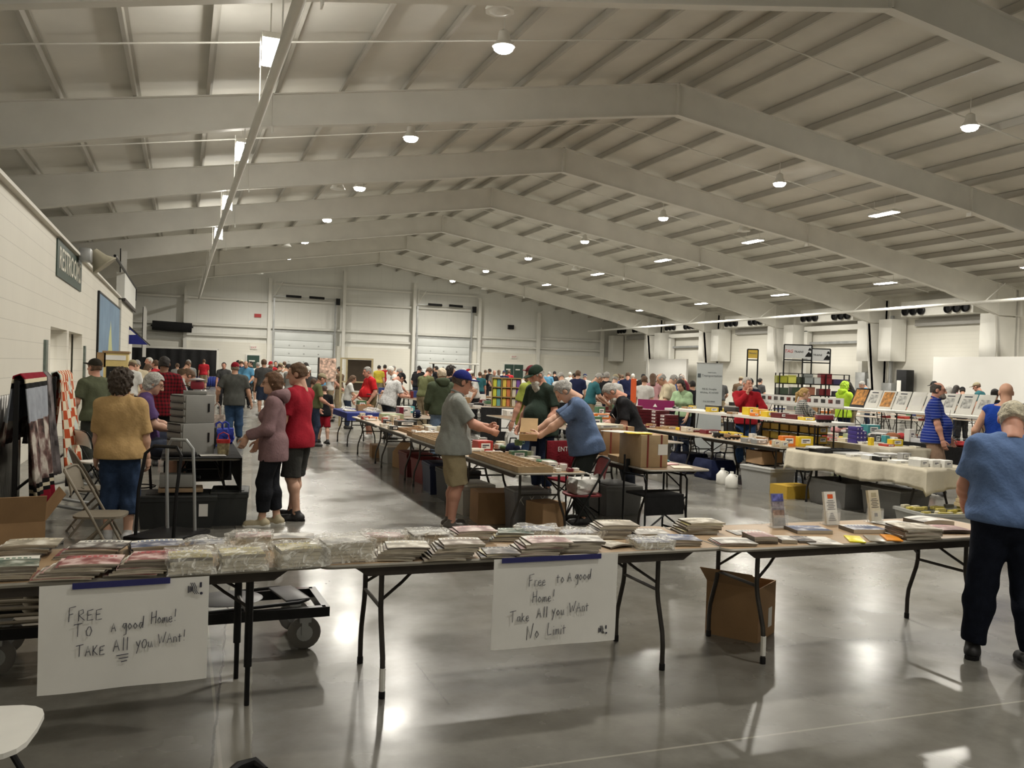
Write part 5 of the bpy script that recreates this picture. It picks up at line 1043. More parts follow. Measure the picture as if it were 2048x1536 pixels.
D2 = tab('folding table under the long cream cloth with the white cartons', 8.85, 9.6, RZ, 2.6, .8); G = tab('folding table under the rear cream cloth with the purple box stack', 10.75, 12.1, RZ, 2.42, .8)
CREAM = mat('cream_tablecloth', (.60, .55, .44), .9, noise=.06, nscale=4, bump=.35, bscale=9, spec=.15)
def tcloth(label, t, x0, x1, y0, y1, z, drop):
    # one sheet: top, sides hanging in soft folds
    N = 44; mb = MB(); ring = []
    per = [(x0, y0 + (y1 - y0) * (1 - i / N)) for i in range(N)] + [(x0 + (x1 - x0) * i / 14, y0) for i in range(14)] + [(x1, y0 + (y1 - y0) * i / N) for i in range(N)] + [(x1 - (x1 - x0) * i / 14, y1) for i in range(14)]
    cx, cy = (x0 + x1) / 2, (y0 + y1) / 2; rows = []
    for k in range(7):
        f = k / 6; row = []
        for i, (px, py) in enumerate(per):
            d = Vector((px - cx, py - cy)); nx = -1 if px == x0 else (1 if px == x1 else 0); ny = -1 if py == y0 else (1 if py == y1 else 0)
            w = (.012 + .030 * math.sin(i * .72) + .02 * math.sin(i * 1.7 + 1)) * f + .004; cor = min(abs(px - x0), abs(px - x1)) < .05 and min(abs(py - y0), abs(py - y1)) < .05
            row.append((px + nx * w, py + ny * w, z - drop * f * (1 + .10 * math.sin(i * .31) + (.22 if cor else 0)) + .004))
        rows.append(row + row[:1])
    mb.grid(rows); mb.add([(px, py, z + .004) for px, py in per], [tuple(range(len(per)))[::-1]]); o = mb.build('table_cloth', CREAM, smooth=True); o.modifiers.new('s', 'SOLIDIFY').thickness = .003; return tag(o, label, 'tablecloth')
tcloth('long cream tablecloth hanging in folds under the white cartons', D2, 8.44, 9.26, 8.28, 10.92, .737, .26); tcloth('cream tablecloth on the rear table under the purple box stack', G, 10.34, 11.16, 10.88, 13.32, .737, .22)
for i in (-1, -2): TABS[i] = (*TABS[i][:4], .742)
for i in range(2): tab('white raised plastic table behind the oak train tables, %s' % ['nearer the checked shirt', 'before the red sweater'][i], 9.78, [12.95, 15.4][i] - .35, RZ, 2.42, .7, 1.1, 'white')
for i in range(3): tab('black covered table heaped with bagged toys, %s' % ['behind the striped shirt', 'behind the plaid shirt', 'near the dark haired woman'][i], 12.3, 11.6 + 2.45 * i, RZ, 2.42, .8, .74, 'brown'); o = fixn(MB().box((12.3, 11.6 + 2.45 * i, .743), (.82, 2.44, .006)).box((11.89, 11.6 + 2.45 * i, .56), (.012, 2.44, .37)).build('table_cloth', BCL, smooth=False)); tag(o, 'black tablecloth under the bagged toys, %s' % ['behind the striped shirt', 'behind the plaid shirt', 'near the dark haired woman'][i], 'tablecloth'); TABS[-1] = (*TABS[-1][:4], .747)
for i in range(3): tab('raised white table of prints, %s' % ['behind the blue tank top', 'middle one', 'with the strip of small pictures'][i], 15.3 - .18 * i, 14.4 + 2.46 * i, RZ, 2.44, .76, 1.15, 'white')
def inside(x, y, z):
    best = None
    for T_ in TABS:
        dx = max(T_[0] - x, 0, x - T_[1]); dy = max(T_[2] - y, 0, y - T_[3]); d = dx * dx + dy * dy
        if best is None or d < best[0]: best = (d, T_)
    return best[1]
def settle(x, y, w, d, T_, tries=170):
    L_ = PLACED.setdefault(T_, []); m = .006; x0, x1, y0, y1, _ = T_
    def cl(px, py): return min(max(px, x0 + w / 2 + .01), max(x1 - w / 2 - .01, x0 + w / 2 + .01)), min(max(py, y0 + d / 2 + .01), max(y1 - d / 2 - .01, y0 + d / 2 + .01))
    for k in range(tries):
        r = .035 * math.sqrt(k) * (1 + .0 * k); a = k * 2.4; px, py = cl(x + r * math.cos(a), y + r * 1.8 * math.sin(a))
        if all(abs(px - q[0]) > (w + q[2]) / 2 + m or abs(py - q[1]) > (d + q[3]) / 2 + m for q in L_): L_.append((px, py, w, d)); return px, py
    return None
BOXM = {}
def box_thing(name, label, x, y, z, w, d, h, rz, col, group=None, cat='box', lab=True):
    key = (round(w, 2), round(d, 2), round(h, 2))
    t = bpy.data.objects.new(name, BOXM[key]) if key in BOXM else None
    if t is None: t = MB().rbox((0, 0, h / 2), (w, d, h), .004, seg=1).build(name, GLOSS); BOXM[key] = t.data
    else: COL.objects.link(t)
    t.location = (x, y, z); t.rotation_euler.z = rz; t.color = (*col, 1); tag(t, label, cat, group)
    if lab and w > .09 and h > .035:
        k2 = ('L', *key)
        if k2 not in BOXM:
            mb = MB().box((0, -d / 2 - .001, h * .55), (w * .62, .003, h * .5)); mb.cur = 1; mb.box((0, -d / 2 - .003, h * .62), (w * .45, .002, h * .1)).box((-w * .1, -d / 2 - .003, h * .46), (w * .25, .002, h * .07)); o = mb.build('printed_label', [PAPER, INK]); BOXM[k2] = o.data
        else: o = bpy.data.objects.new('printed_label', BOXM[k2]); COL.objects.link(o)
        o.parent = t
    return t
def lumps(w, d, h, seed, amp=.18):
    bm = bmesh.new(); bmesh.ops.create_uvsphere(bm, u_segments=18, v_segments=12, radius=.5); bm.verts.index_update(); V = []
    for v in bm.verts: p = v.co * (1 + amp * .35 * noise3(v.co + Vector((seed, seed, 0)), 9)); V.append((p.x * w, p.y * d, max(0, (p.z + .42) * h / .92)))
    F = [[v.index for v in f.verts] for f in bm.faces]; bm.free(); return MB().add(V, F)
def make_item(kind, name, u, v, z, w, d, h, rz, col, label, group=None):
    T_ = inside(u, v, z); zz = T_[4]; a = R(rz)
    if z: x, y, zz = u, v, z + .002
    else:
        ww, dd = (w * abs(math.cos(a)) + d * abs(math.sin(a)), d * abs(math.cos(a)) + w * abs(math.sin(a))); q = settle(u, v, ww, dd, T_)
        if q is None: return None
        x, y = q
    if kind == 'box': return box_thing(name, label, x, y, zz, w, d, h, a, col, group)
    t = thing(name, label, name.split('_')[-1], (x, y, zz), a, group)
    if kind == 'tray':
        MB().rbox((0, 0, .006), (w, d, .012), .003).build('base', mat('tray_wood', objcol=True, rough=.6, noise=.12, nscale=12), t, color=col); mb = MB(); n, m = max(2, int(w / .1)), max(2, int(d / .13))
        for i in range(n + 1): mb.box((-w / 2 + w * i / n, 0, h / 2), (.008, d, h * (1 if i in (0, n) else .85)))
        for j in range(m + 1): mb.box((0, -d / 2 + d * j / m, h / 2), (w, .008, h * (1 if j in (0, m) else .85)))
        mb.build('dividers', mat('tray_wood'), t, color=col)
    elif kind == 'crate':
        MB().box((0, 0, .005), (w, d, .01)).box((-w / 2, 0, h / 2), (.01, d, h)).box((w / 2, 0, h / 2), (.01, d, h)).box((0, -d / 2, h / 2), (w, .01, h)).box((0, d / 2, h / 2), (w, .01, h)).build('crate', CARD, t)
        mb = MB(); q = random.Random(int(u * 100))
        for i in range(40): mb.rbox((q.uniform(-.42, .42) * w, q.uniform(-.42, .42) * d, h * q.uniform(.55, 1.05)), (q.uniform(.03, .08), q.uniform(.02, .06), q.uniform(.015, .05)), .004, q.uniform(0, 3), 1)
        o = mb.build('loose_parts', PAPER if 'white' in label else mat('orange_jars', (.5, .2, .08), .4, noise=.6, nscale=30), t); o['kind'] = 'stuff'
        if 'jars' in label:
            for i in range(4): MB().lathe([(w * .48, .02 + i * h / 4), (w * .5, .03 + i * h / 4), (w * .5, (i + .9) * h / 4), (w * .4, (i + .95) * h / 4)], 14).build('jar', CLEAR, t)
    elif kind == 'bag':
        o = lumps(w, d, h, u, .22 if 'plastic' in name else .1).build('bag', WRAP if 'plastic' in name else CLOTH, t, color=col)
        if 'star' in name:
            for i in range(9): MB().lathe([(.014, 0), (.014, .004)], 5, (-w * .35 + .06 * (i % 3), -d * .40 - .0, .035 + .04 * (i // 3)), Matrix.Rotation(R(90), 3, 'X')).build('star', PAPER, t)
        if 'carry' in name: MB().tube([(-.05, 0, h * .9), (-.04, 0, h * 1.35), (.04, 0, h * 1.35), (.05, 0, h * .9)], .01, 6).build('handle', BLACKM, t)
    elif kind == 'mug':
        if 'bottle' in name: MB().lathe([(.03, 0), (.03, h * .6), (.012, h * .75), (.012, h)], 12).build('bottle', BLACKM, t)
        elif 'jar' in name: MB().lathe([(w / 2, 0), (w * .55, h)], 14).build('glass', CLEAR, t)
        else: MB().lathe([(w * .4, 0), (w * .5, h * .2), (w * .5, h), (w * .44, h), (w * .42, .02)], 16).build('cup', PAINT, t, color=col); MB().tube([(w * .48, 0, h * .8), (w * .75, 0, h * .7), (w * .75, 0, h * .35), (w * .48, 0, h * .25)], .006, 6).build('handle', PAINT, t, color=col)
    elif kind == 'loco':
        L_, W_ = d, w * .55; MB().rbox((0, 0, h * .3), (W_, L_, h * .18), .004).build('chassis', BLACKM, t)
        if 'locomotive' in label: MB().tube([(0, -L_ * .45, h * .62), (0, L_ * .15, h * .62)], h * .24, 12).build('boiler', PAINT, t, color=col); MB().rbox((0, L_ * .3, h * .68), (W_, L_ * .28, h * .64), .004).build('cab', PAINT, t, color=(.6, .6, .55) if 'white cab' in label else col); MB().lathe([(.012, 0), (.016, h * .2)], 8, (0, -L_ * .36, h * .82)).build('chimney', BLACKM, t)
        else: MB().rbox((0, 0, h * .65), (W_, L_ * .95, h * .6), .006).build('body', PAINT, t, color=col); MB().rbox((0, 0, h * .98), (W_ * .8, L_ * .9, h * .12), .01).build('roof', GREYC, t)
        for yy in (-.3, -.1, .15, .35):
            MB().lathe([(h * .14, -W_ * .5), (h * .14, W_ * .5)], 10, (0, yy * L_, h * .14), Matrix.Rotation(R(90), 3, 'Y')).build('wheel', BLACKM, t)
    elif kind == 'bigbox':
        MB().rbox((0, 0, h / 2), (w, d, h), .006).build('case', mat('plywood', objcol=True, rough=.7, noise=.15, nscale=4), t, color=col)
        for q in (-1, 1): MB().box((q * w * .25, -d / 2 - .002, h / 2), (.02, .004, h)).box((q * w * .25, 0, h + .001), (.02, d, .003)).build('seam_tape', PAINT, t, color=(.2, .03, .02))
        if 'nearer' in label: MB().box((w * .30, -d / 2 - .004, h * .55), (.12, .004, .12)).build('shipping_label', PAPER, t)
    elif kind == 'stackb':
        for i in range(4):
            for j in range(3 - (i == 3)):
                MB().rbox(((j - 1) * w / 3, 0, (i + .5) * h / 4), (w / 3.2, d, h / 4.2), .003).build('purple_box', GLOSS, t, color=col); MB().lathe([(.016, 0), (.0, .003)], 3, ((j - 1) * w / 3, -d / 2 - .001, (i + .5) * h / 4), Matrix.Rotation(R(90), 3, 'X')).build('white_trim', PAPER, t)
    return t
ITEMS = [
('tray','divided_tray',3.37,9.12,0,0.38,1.62,0.06,0,(0.42,0.3,0.17),'long wooden tray with many compartments on the near end of the centre table'),
('tray','divided_tray',3.25,11.98,0,0.4,1.5,0.06,0,(0.42,0.3,0.17),'second compartment tray behind the man in the blue cap'),
('box','card_box',3.64,8.37,0,0.06,0.06,0.035,0,(0.72,0.71,0.67),'small white box,leftmost at the tray end'),
('box','card_box',3.7,8.36,0,0.06,0.06,0.07,0,(0.72,0.71,0.67),'small white box second from the tray end'),
('box','card_box',3.77,8.36,0,0.06,0.06,0.035,0,(0.16,0.015,0.03),'small dark red box at the centre table end'),
('box','card_box',3.85,8.39,0,0.06,0.06,0.035,0,(0.72,0.71,0.67),'small white box nearest the table corner'),
('box','book_box',3.87,8.88,0,0.26,0.2,0.03,8,(0.6,0.3,0.3),'pinkish flat box behind the small white boxes'),
('mug','glass_jar',4.14,9.69,0,0.05,0.05,0.14,0,(0.3,0.3,0.29),'tall clear grey jar by the hands of the man in blue'),
('bag','carry_bag',4.17,10.15,0,0.2,0.14,0.15,10,(0.01,0.014,0.04),'black and navy carry case with loop handle on the centre table'),
('box','tin_box',3.96,9.95,0,0.11,0.09,0.07,5,(0.62,0.56,0.42),'cream tin box beside the clear jar'),
('box','tin_box',3.98,9.77,0,0.09,0.07,0.08,-5,(0.35,0.42,0.25),'pale green box beside the clear jar'),
('loco','toy_locomotive',3.9,10.24,0,0.16,0.3,0.1,20,(0.08,0.16,0.07),'dark green toy locomotive with white cab behind the compartment tray'),
('box','wooden_chest',3.91,10.5,0,0.2,0.2,0.14,5,(0.42,0.05,0.04),'reddish brown wooden chest with black handle on the centre table'),
('box','card_box',3.92,10.79,0,0.1,0.1,0.11,0,(0.62,0.56,0.42),'cream box with dark window beside the reddish chest'),
('mug','green_mug',3.83,10.02,0.857,0.1,0.1,0.07,0,(0.08,0.16,0.07),'green mug standing on the reddish chest'),
('box','card_box',4.56,11.53,0,0.08,0.1,0.1,0,(0.3,0.3,0.29),'grey card box behind the green mug'),
('box','white_tub',4.94,13.17,0,0.16,0.16,0.17,0,(0.72,0.71,0.67),'white tub behind the green mug'),
('box','card_box',4.75,13.16,0,0.18,0.16,0.12,0,(0.62,0.56,0.42),'cream card box left of the white tub'),
('box','card_box',5.37,13.62,0,0.13,0.18,0.1,8,(0.35,0.42,0.25),'dull green box right of the white tub'),
('box','card_box',5.89,14.33,0,0.25,0.16,0.05,-6,(0.33,0.2,0.1),'flat brown box behind the held carton'),
('mug','bottle',5.4,13.56,0,0.05,0.05,0.2,0,(0.012,0.012,0.013),'small black bottle behind the white tub'),
('crate','wooden_box',3.39,12.38,0,0.42,0.4,0.07,0,(0.42,0.3,0.17),'low wooden box heaped with white parts'),
('box','card_box',3.85,14.16,0,0.27,0.2,0.06,4,(0.62,0.56,0.42),'cream long box behind the heaped wooden box'),
('box','card_box',4.11,14.3,0,0.12,0.2,0.07,0,(0.62,0.56,0.42),'second cream box right of the long one'),
('box','card_box',4.0,13.53,0,0.14,0.2,0.1,0,(0.72,0.71,0.67),'white box beside the man in the grey polo'),
('tray','dark_tray',3.47,13.89,0,0.3,0.6,0.05,0,(0.33,0.2,0.1),'dark brown tray on the centre table'),
('box','case',3.7,15.28,0,0.34,0.34,0.09,0,(0.012,0.012,0.013),'black case with white label on the centre table'),
('box','card_box',4.05,16.84,0,0.42,0.3,0.13,0,(0.35,0.42,0.25),'greenish box with white strip on the centre table'),
('box','card_box',3.73,16.78,0,0.1,0.3,0.12,0,(0.62,0.56,0.42),'tall cream box at the aisle edge'),
('box','clear_case',4.45,18.59,0,0.25,0.3,0.2,0,(0.72,0.71,0.67),'clear plastic display case with white top'),
('box','speaker_box',4.25,18.54,0,0.09,0.3,0.2,0,(0.16,0.015,0.03),'dark maroon box left of the clear case'),
('box','card_box',4.98,19.84,0,0.2,0.2,0.15,0,(0.06,0.28,0.3),'teal box right of the clear case'),
('bag','star_bag',4.55,17.51,0,0.18,0.2,0.17,0,(0.01,0.014,0.04),'navy cushion bag with white stars by the green hoodie'),
('bag','plastic_bag',4.07,19.11,0,0.35,0.4,0.12,0,(0.72,0.71,0.67),'crumpled white plastic bag on the far end of the centre table'),
('crate','cardboard_tray',3.98,20.26,0,0.35,0.3,0.13,0,(0.42,0.3,0.17),'open cardboard tray at the far end of the centre table'),
('box','book_box',3.48,17.34,0,0.2,0.25,0.04,20,(0.75,0.2,0.03),'orange and red packet at the table end'),
('box','magazine_sheet',3.23,15.5,0,0.3,0.4,0.01,30,(0.72,0.71,0.67),'white sheet hanging over the table edge'),
('bag','plastic_bag',3.23,20.26,0,0.3,0.3,0.1,0,(0.72,0.71,0.67),'white crumpled bag on the blue topped table'),
('box','card_box',3.5,20.12,0,0.25,0.3,0.03,0,(0.62,0.56,0.42),'cream papers on the blue topped table'),
('box','clear_case',4.74,21.59,0,0.2,0.25,0.2,0,(0.08,0.16,0.07),'green box by the man in white print shirt'),
('box','card_box',4.3,20.56,0,0.26,0.3,0.1,0,(0.16,0.015,0.03),'dark red flat case behind the plastic bag'),
('crate','jar_tower',5.32,22.52,0,0.2,0.2,0.45,0,(0.62,0.56,0.42),'stacked clear jars of orange parts'),
('bigbox','wooden_case',4.78,8.93,0,0.34,0.52,0.36,0,(0.42,0.3,0.17),'large brown wooden case with reddish seams,nearer half'),
('bigbox','wooden_case',5.2,10.31,0,0.44,0.5,0.36,0,(0.33,0.2,0.1),'large brown case behind the nearer one'),
('box','card_box',4.74,8.68,0,0.3,0.3,0.07,-4,(0.42,0.3,0.17),'shallow yellowish wooden box in front of the brown case'),
('box','book',4.82,8.51,0,0.22,0.25,0.01,-20,(0.62,0.56,0.42),'cream booklet lying at the near table corner'),
('box','book',5.04,8.55,0,0.22,0.28,0.012,15,(0.6,0.3,0.3),'pinkish booklet beside the cream booklet'),
('box','book',5.4,8.72,0,0.24,0.28,0.02,-10,(0.06,0.28,0.3),'pale teal topped booklets at the right table corner'),
('box','game_box',5.53,9.49,0,0.28,0.22,0.05,5,(0.3,0.3,0.29),'grey printed game box behind the booklets'),
('box','game_box',5.94,10.21,0,0.26,0.2,0.08,-5,(0.6,0.3,0.3),'red and white game box behind the grey one'),
('box','magazine_sheet',4.68,9.05,1.1,0.3,0.3,0.008,20,(0.72,0.71,0.67),'white magazine on top of the brown case'),
('box','magazine_sheet',4.78,8.79,1.1,0.28,0.2,0.012,-12,(0.75,0.55,0.03),'magazine with yellow title on top of the brown case'),
('box','magazine_sheet',4.78,9.71,1.1,0.4,0.35,0.05,8,(0.62,0.56,0.42),'thick beige album stack behind the brown case'),
('box','card_box',8.57,17.12,0,0.5,0.3,0.04,0,(0.6,0.3,0.3),'flat pink printed box by the man in black'),
('box','card_box',10.93,21.34,0,0.45,0.15,0.12,0,(0.75,0.2,0.03),'long orange box behind the man in black'),
('box','card_box',9.91,20.19,0,0.2,0.2,0.12,0,(0.75,0.55,0.03),'pale yellow box left of the orange one'),
('box','train_box',8.95,15.17,0,0.26,0.2,0.05,0,(0.42,0.3,0.17),'tan train box at the far left of the oak display table'),
('box','train_box',9.01,14.78,0,0.22,0.2,0.05,0,(0.75,0.55,0.03),'yellow lidded tan box next to the tan train box'),
('box','train_box',9.14,14.54,0,0.26,0.2,0.05,0,(0.62,0.56,0.42),'cream flat box on the oak display table'),
('box','train_box',9.09,13.93,0,0.32,0.22,0.07,0,(0.16,0.015,0.03),'maroon flat train box on the oak display table'),
('box','train_box',9.18,13.46,0,0.26,0.2,0.075,0,(0.75,0.55,0.03),'yellow train box,larger,beside the maroon one'),
('box','train_box',9.23,13.21,0,0.11,0.14,0.07,0,(0.75,0.55,0.03),'small yellow train box'),
('box','train_box',9.37,13.22,0,0.1,0.14,0.06,0,(0.75,0.2,0.03),'small orange train box'),
('loco','toy_locomotive',8.31,12.95,0,0.13,0.34,0.09,80,(0.012,0.012,0.013),'black toy locomotive on the oak display table edge'),
('loco','toy_freight_car',8.4,12.63,0,0.14,0.3,0.09,75,(0.33,0.2,0.1),'brown toy freight car behind the black locomotive'),
('box','price_card',8.83,12.71,0,0.14,0.02,0.08,12,(0.72,0.71,0.67),'white price card propped on the oak display table'),
('box','clear_case',8.46,12.08,0,0.2,0.16,0.07,0,(0.3,0.3,0.29),'clear model case with yellow tag,left one'),
('box','clear_case',8.47,11.8,0,0.2,0.16,0.07,0,(0.3,0.3,0.29),'clear model case with yellow tag,right one'),
('box','price_card',8.32,11.32,0,0.12,0.06,0.1,0,(0.62,0.56,0.42),'cream card,left of two'),
('box','price_card',8.33,11.07,0,0.12,0.06,0.1,0,(0.62,0.56,0.42),'cream card,right of two'),
('box','train_box',8.76,11.35,0,0.24,0.12,0.16,0,(0.75,0.2,0.03),'upright orange box with picture window'),
('box','train_box',9.08,11.37,0,0.28,0.14,0.15,0,(0.75,0.55,0.03),'upright bright yellow box at the cloth edge'),
('tray','flat_tray',8.42,10.29,0,0.6,0.34,0.05,0,(0.012,0.012,0.013),'long black frame tray on the cream cloth'),
('box','price_card',8.57,10.4,0.79,0.3,0.2,0.02,8,(0.72,0.71,0.67),'white papers on the black frame tray'),
('box','train_box',8.15,9.34,0,0.16,0.16,0.06,0,(0.72,0.71,0.67),'white box left of the dark window box'),
('box','train_box',8.16,9.15,0,0.2,0.14,0.06,0,(0.012,0.012,0.013),'dark window box with white lettered end'),
('box','train_box',8.12,8.87,0,0.26,0.16,0.04,0,(0.72,0.71,0.67),'white flat box right of the dark window box'),
('box','train_box',8.89,10.26,0,0.5,0.3,0.03,0,(0.3,0.3,0.29),'grey blue flat frame on the cream cloth'),
('box','train_box',9.04,9.54,0,0.3,0.24,0.06,-5,(0.3,0.3,0.29),'grey brown flat carton behind the white boxes'),
('box','train_box',8.14,8.5,0,0.13,0.2,0.09,0,(0.72,0.71,0.67),'white carton first in the row at the cloth corner'),
('box','train_box',8.25,8.44,0,0.13,0.2,0.09,0,(0.72,0.71,0.67),'white carton second in the row at the cloth corner'),
('box','train_box',8.37,8.38,0,0.13,0.2,0.09,0,(0.72,0.71,0.67),'white carton third in the row at the cloth corner'),
('box','train_box',8.53,8.37,0,0.13,0.2,0.09,0,(0.72,0.71,0.67),'white carton fourth in the row at the cloth corner'),
('box','train_box',8.8,8.46,0,0.2,0.2,0.07,0,(0.35,0.42,0.25),'olive green box at the far corner of the cream cloth'),
('loco','toy_tram',9.41,11.44,0,0.18,0.28,0.12,75,(0.16,0.015,0.03),'dark maroon toy tram car behind the cream cloth'),
('box','train_box',10.43,12.46,0,0.3,0.2,0.05,0,(0.42,0.05,0.04),'red flat box on the rear cloth table'),
('box','train_box',10.6,12.26,0,0.2,0.2,0.06,0,(0.62,0.56,0.42),'cream box on the rear cloth table'),
('box','train_box',10.87,12.43,0,0.12,0.12,0.12,0,(0.35,0.42,0.25),'olive tin on the rear cloth table'),
('stackb','ornament_stack',10.57,11.87,0,0.22,0.2,0.28,0,(0.06,0.045,0.22),'tall stack of purple boxes with white trims'),
('box','train_box',10.47,11.44,0,0.07,0.07,0.13,0,(0.75,0.55,0.03),'narrow bright yellow box'),
('box','train_box',10.93,11.84,0,0.12,0.12,0.16,0,(0.07,0.07,0.07),'dark tall box beside the narrow yellow one'),
('box','train_box',10.95,11.73,0,0.09,0.1,0.15,0,(0.06,0.28,0.3),'teal box on the rear cloth table'),
('box','train_box',10.99,11.64,0,0.08,0.1,0.13,0,(0.72,0.71,0.67),'white box beside the teal one'),
('box','train_box',10.9,11.37,0,0.22,0.12,0.11,0,(0.75,0.55,0.03),'yellow boxed set at the rear table end'),
('box','train_box',11.91,12.16,0,0.14,0.12,0.22,0,(0.72,0.71,0.67),'tall white carton at the rear table end'),
('box','train_box',13.31,13.73,0,0.3,0.2,0.2,0,(0.06,0.28,0.3),'pale teal box behind the yellow boxed set'),
('box','sign_card',12.72,14.93,0,0.3,0.03,0.14,0,(0.35,0.42,0.25),'propped green and white sign card behind the rear cloth table'),
]

for it in ITEMS: make_item(*it)
# dark maroon drawer boxes with white labels, stacked behind the oak train tables
q = 0
for j, (u, v, n) in enumerate(((9.05, 14.9, 3), (9.05, 15.25, 4), (9.05, 15.6, 5), (8.75, 16.3, 6), (9.05, 16.3, 5), (8.75, 16.8, 6), (9.1, 16.8, 5))):
    r_ = settle(u, v, .22, .3, inside(u, v, 0), 20)
    if r_:
        for i in range(n): box_thing('train_box', 'maroon train box with white end label in the tall stacks behind the oak tables', r_[0], r_[1], inside(u, v, 0)[4] + i * .066, .22, .3, .062, R(-90), (.10, .015, .02), 'maroon boxes in tall stacks')
t = thing('show_banner', 'purple display board above the maroon box stacks', 'display board', (9.6, 16.9, 0), R(-70)); MB().box((0, 0, 1.13), (1.0, .03, .22)).build('board', GLOSS, t, color=(.22, .012, .09)); MB().bar((-.4, 0, 0), (-.4, 0, 1.05), .03).bar((.4, 0, 0), (.4, 0, 1.05), .03).build('stand', BLACKM, t); MB().prism([(-.06, 1.09), (.06, 1.09), (0, 1.16)], -.02, -.018).build('emblem', PAPER, t, smooth=False)
# yellow and dark goods on and below the white raised tables
for i, (u, v, k, c, l) in enumerate(((9.75, 14.9, .5, (.02, .02, .02), 'long black train engine on the white raised table'), (9.75, 14.3, .4, (.025, .02, .02), 'second dark train engine on the white raised table'))): make_item('loco', 'toy_locomotive', u, v, 0, .16, k, .12, 0, c, l)
for i, (v, c, w_) in enumerate(((13.7, 'yl', 0), (13.45, 'og', 0), (13.2, 'yl', 0), (12.9, 'dr', 0), (12.5, 'dr', 0), (12.2, 'yl', 0))): make_item('box', 'train_box', 9.72, v, 0, .2, .24, [.14, .12, .1, .09, .08, .05][i], rnd.uniform(-20, 20), dict(yl=(.7, .5, .03), og=(.7, .35, .03), dr=(.12, .02, .02))[c], '%s on the white raised table' % ['bright yellow tall box', 'orange box by the yellow tall box', 'yellow box third along', 'dark maroon box', 'second dark maroon box', 'small flat yellow box'][i])
t = thing('goods_rack', 'black wire rack of yellow boxes beneath the white raised table', 'rack', (9.85, 12.6, 0)); mb = MB()
for a in (-.75, -.25, .25, .75): mb.bar((-.1, a, .55), (-.1, a, 1.0), .02).bar((-.1, a, 0), (-.1, a, .55), .03)
for z in (.56, .72, .88, 1.0): mb.box((0, 0, z), (.24, 1.6, .012))
mb.build('frame', BLACKM, t)
for i in range(18): box_thing('train_box', 'yellow boxed train in the black wire rack under the raised table', 9.85, 11.95 + .26 * (i % 6), .568 + .16 * (i // 6), .18, .22, .12, 0, [(.65, .42, .05), (.7, .5, .08), (.55, .33, .06)][i % 3], 'yellow boxes in the wire rack')
# bagged toys on the black covered tables, prints on the raised white tables
for i in range(54):
    u = 12.02 + .19 * (i % 4) ; v = 10.6 + 7.0 * (i // 4) / 14; c = [(.5, .48, .45), (.45, .05, .05), (.6, .3, .3), (.1, .1, .11), (.6, .6, .62), (.3, .12, .06), (.08, .1, .2)][rnd.randrange(7)]; cn = {.5: 'grey', .45: 'red', .6: 'pink and white', .1: 'black', .3: 'brown', .08: 'navy'}[c[0]]
    make_item('bag' if i % 3 else 'box', 'toy_packet' if i % 3 else 'toy_box', u, v, 0, rnd.uniform(.14, .2), rnd.uniform(.2, .34), rnd.uniform(.05, .13), 0, c, '%s %s among the goods on the black covered tables' % (cn, 'bagged toy' if i % 3 else 'toy box'), '%s %s on black tables' % (cn, 'bagged toys' if i % 3 else 'toy boxes'))
PRT = mat('railway_print', objcol=True, rough=.35, noise=.85, nscale=11)
for i in range(9):
    v = 13.55 + .44 * i; big = i == 8; l = ['pale print farthest right on the raised table', 'white poster with one loco sketch and a loco in its corner', 'white poster with grey locomotive drawing', 'print hidden partly by the striped shirt', 'small framed text card', 'white print with grey engine', 'brown and orange framed engine print', 'white print with green engine', 'large framed fiery orange painting'][i]
    t = thing('framed_print', l, 'framed print', (15.16 - .0007 * i, v, 1.152), R(90)); h_ = .46 if not big else .5; w_ = .40 if not big else .5
    Mx = Matrix.Rotation(R(24), 3, 'X'); tilt = lambda o: setattr(o, 'rotation_euler', (R(-24), 0, 0))
    o = MB().rbox((0, 0, h_ / 2), (w_, .02, h_), .004).build('frame', BLACKM if big else WHITEM, t); o.rotation_euler = (R(-24), 0, R(0)); o.location = (0, .0, .012)
    c = (.5, .22, .04) if big or i == 6 else ((.45, .45, .43) if i != 4 else (.7, .69, .66)); p_ = MB().box((0, -.012, h_ * .52), (w_ * .8 if (big or i == 6) else w_ * .6, .004, h_ * .8 if (big or i == 6) else h_ * .45)).build('picture', PRT if i != 4 else PAPER, o, color=c)
    if i in (1, 2, 5, 7): MB().box((0, -.013, h_ * .86), (w_ * .5, .003, h_ * .05)).build('title_line', INK, o)
    t.rotation_euler.z = R(-90)
t = thing('picture_strip', 'long white strip of small dark train pictures along the raised table edge', 'display strip', (14.62, 18.9, 1.15), R(-90)); MB().box((0, 0, .11), (4.0, .02, .22)).build('strip', PAPER, t)
for i in range(15): MB().box((-1.85 + .262 * i, -.013, .13), (.15, .006, .09)).build('photo', PRT, t, color=[(.06, .06, .06), (.25, .08, .07), (.1, .09, .09)][i % 3])
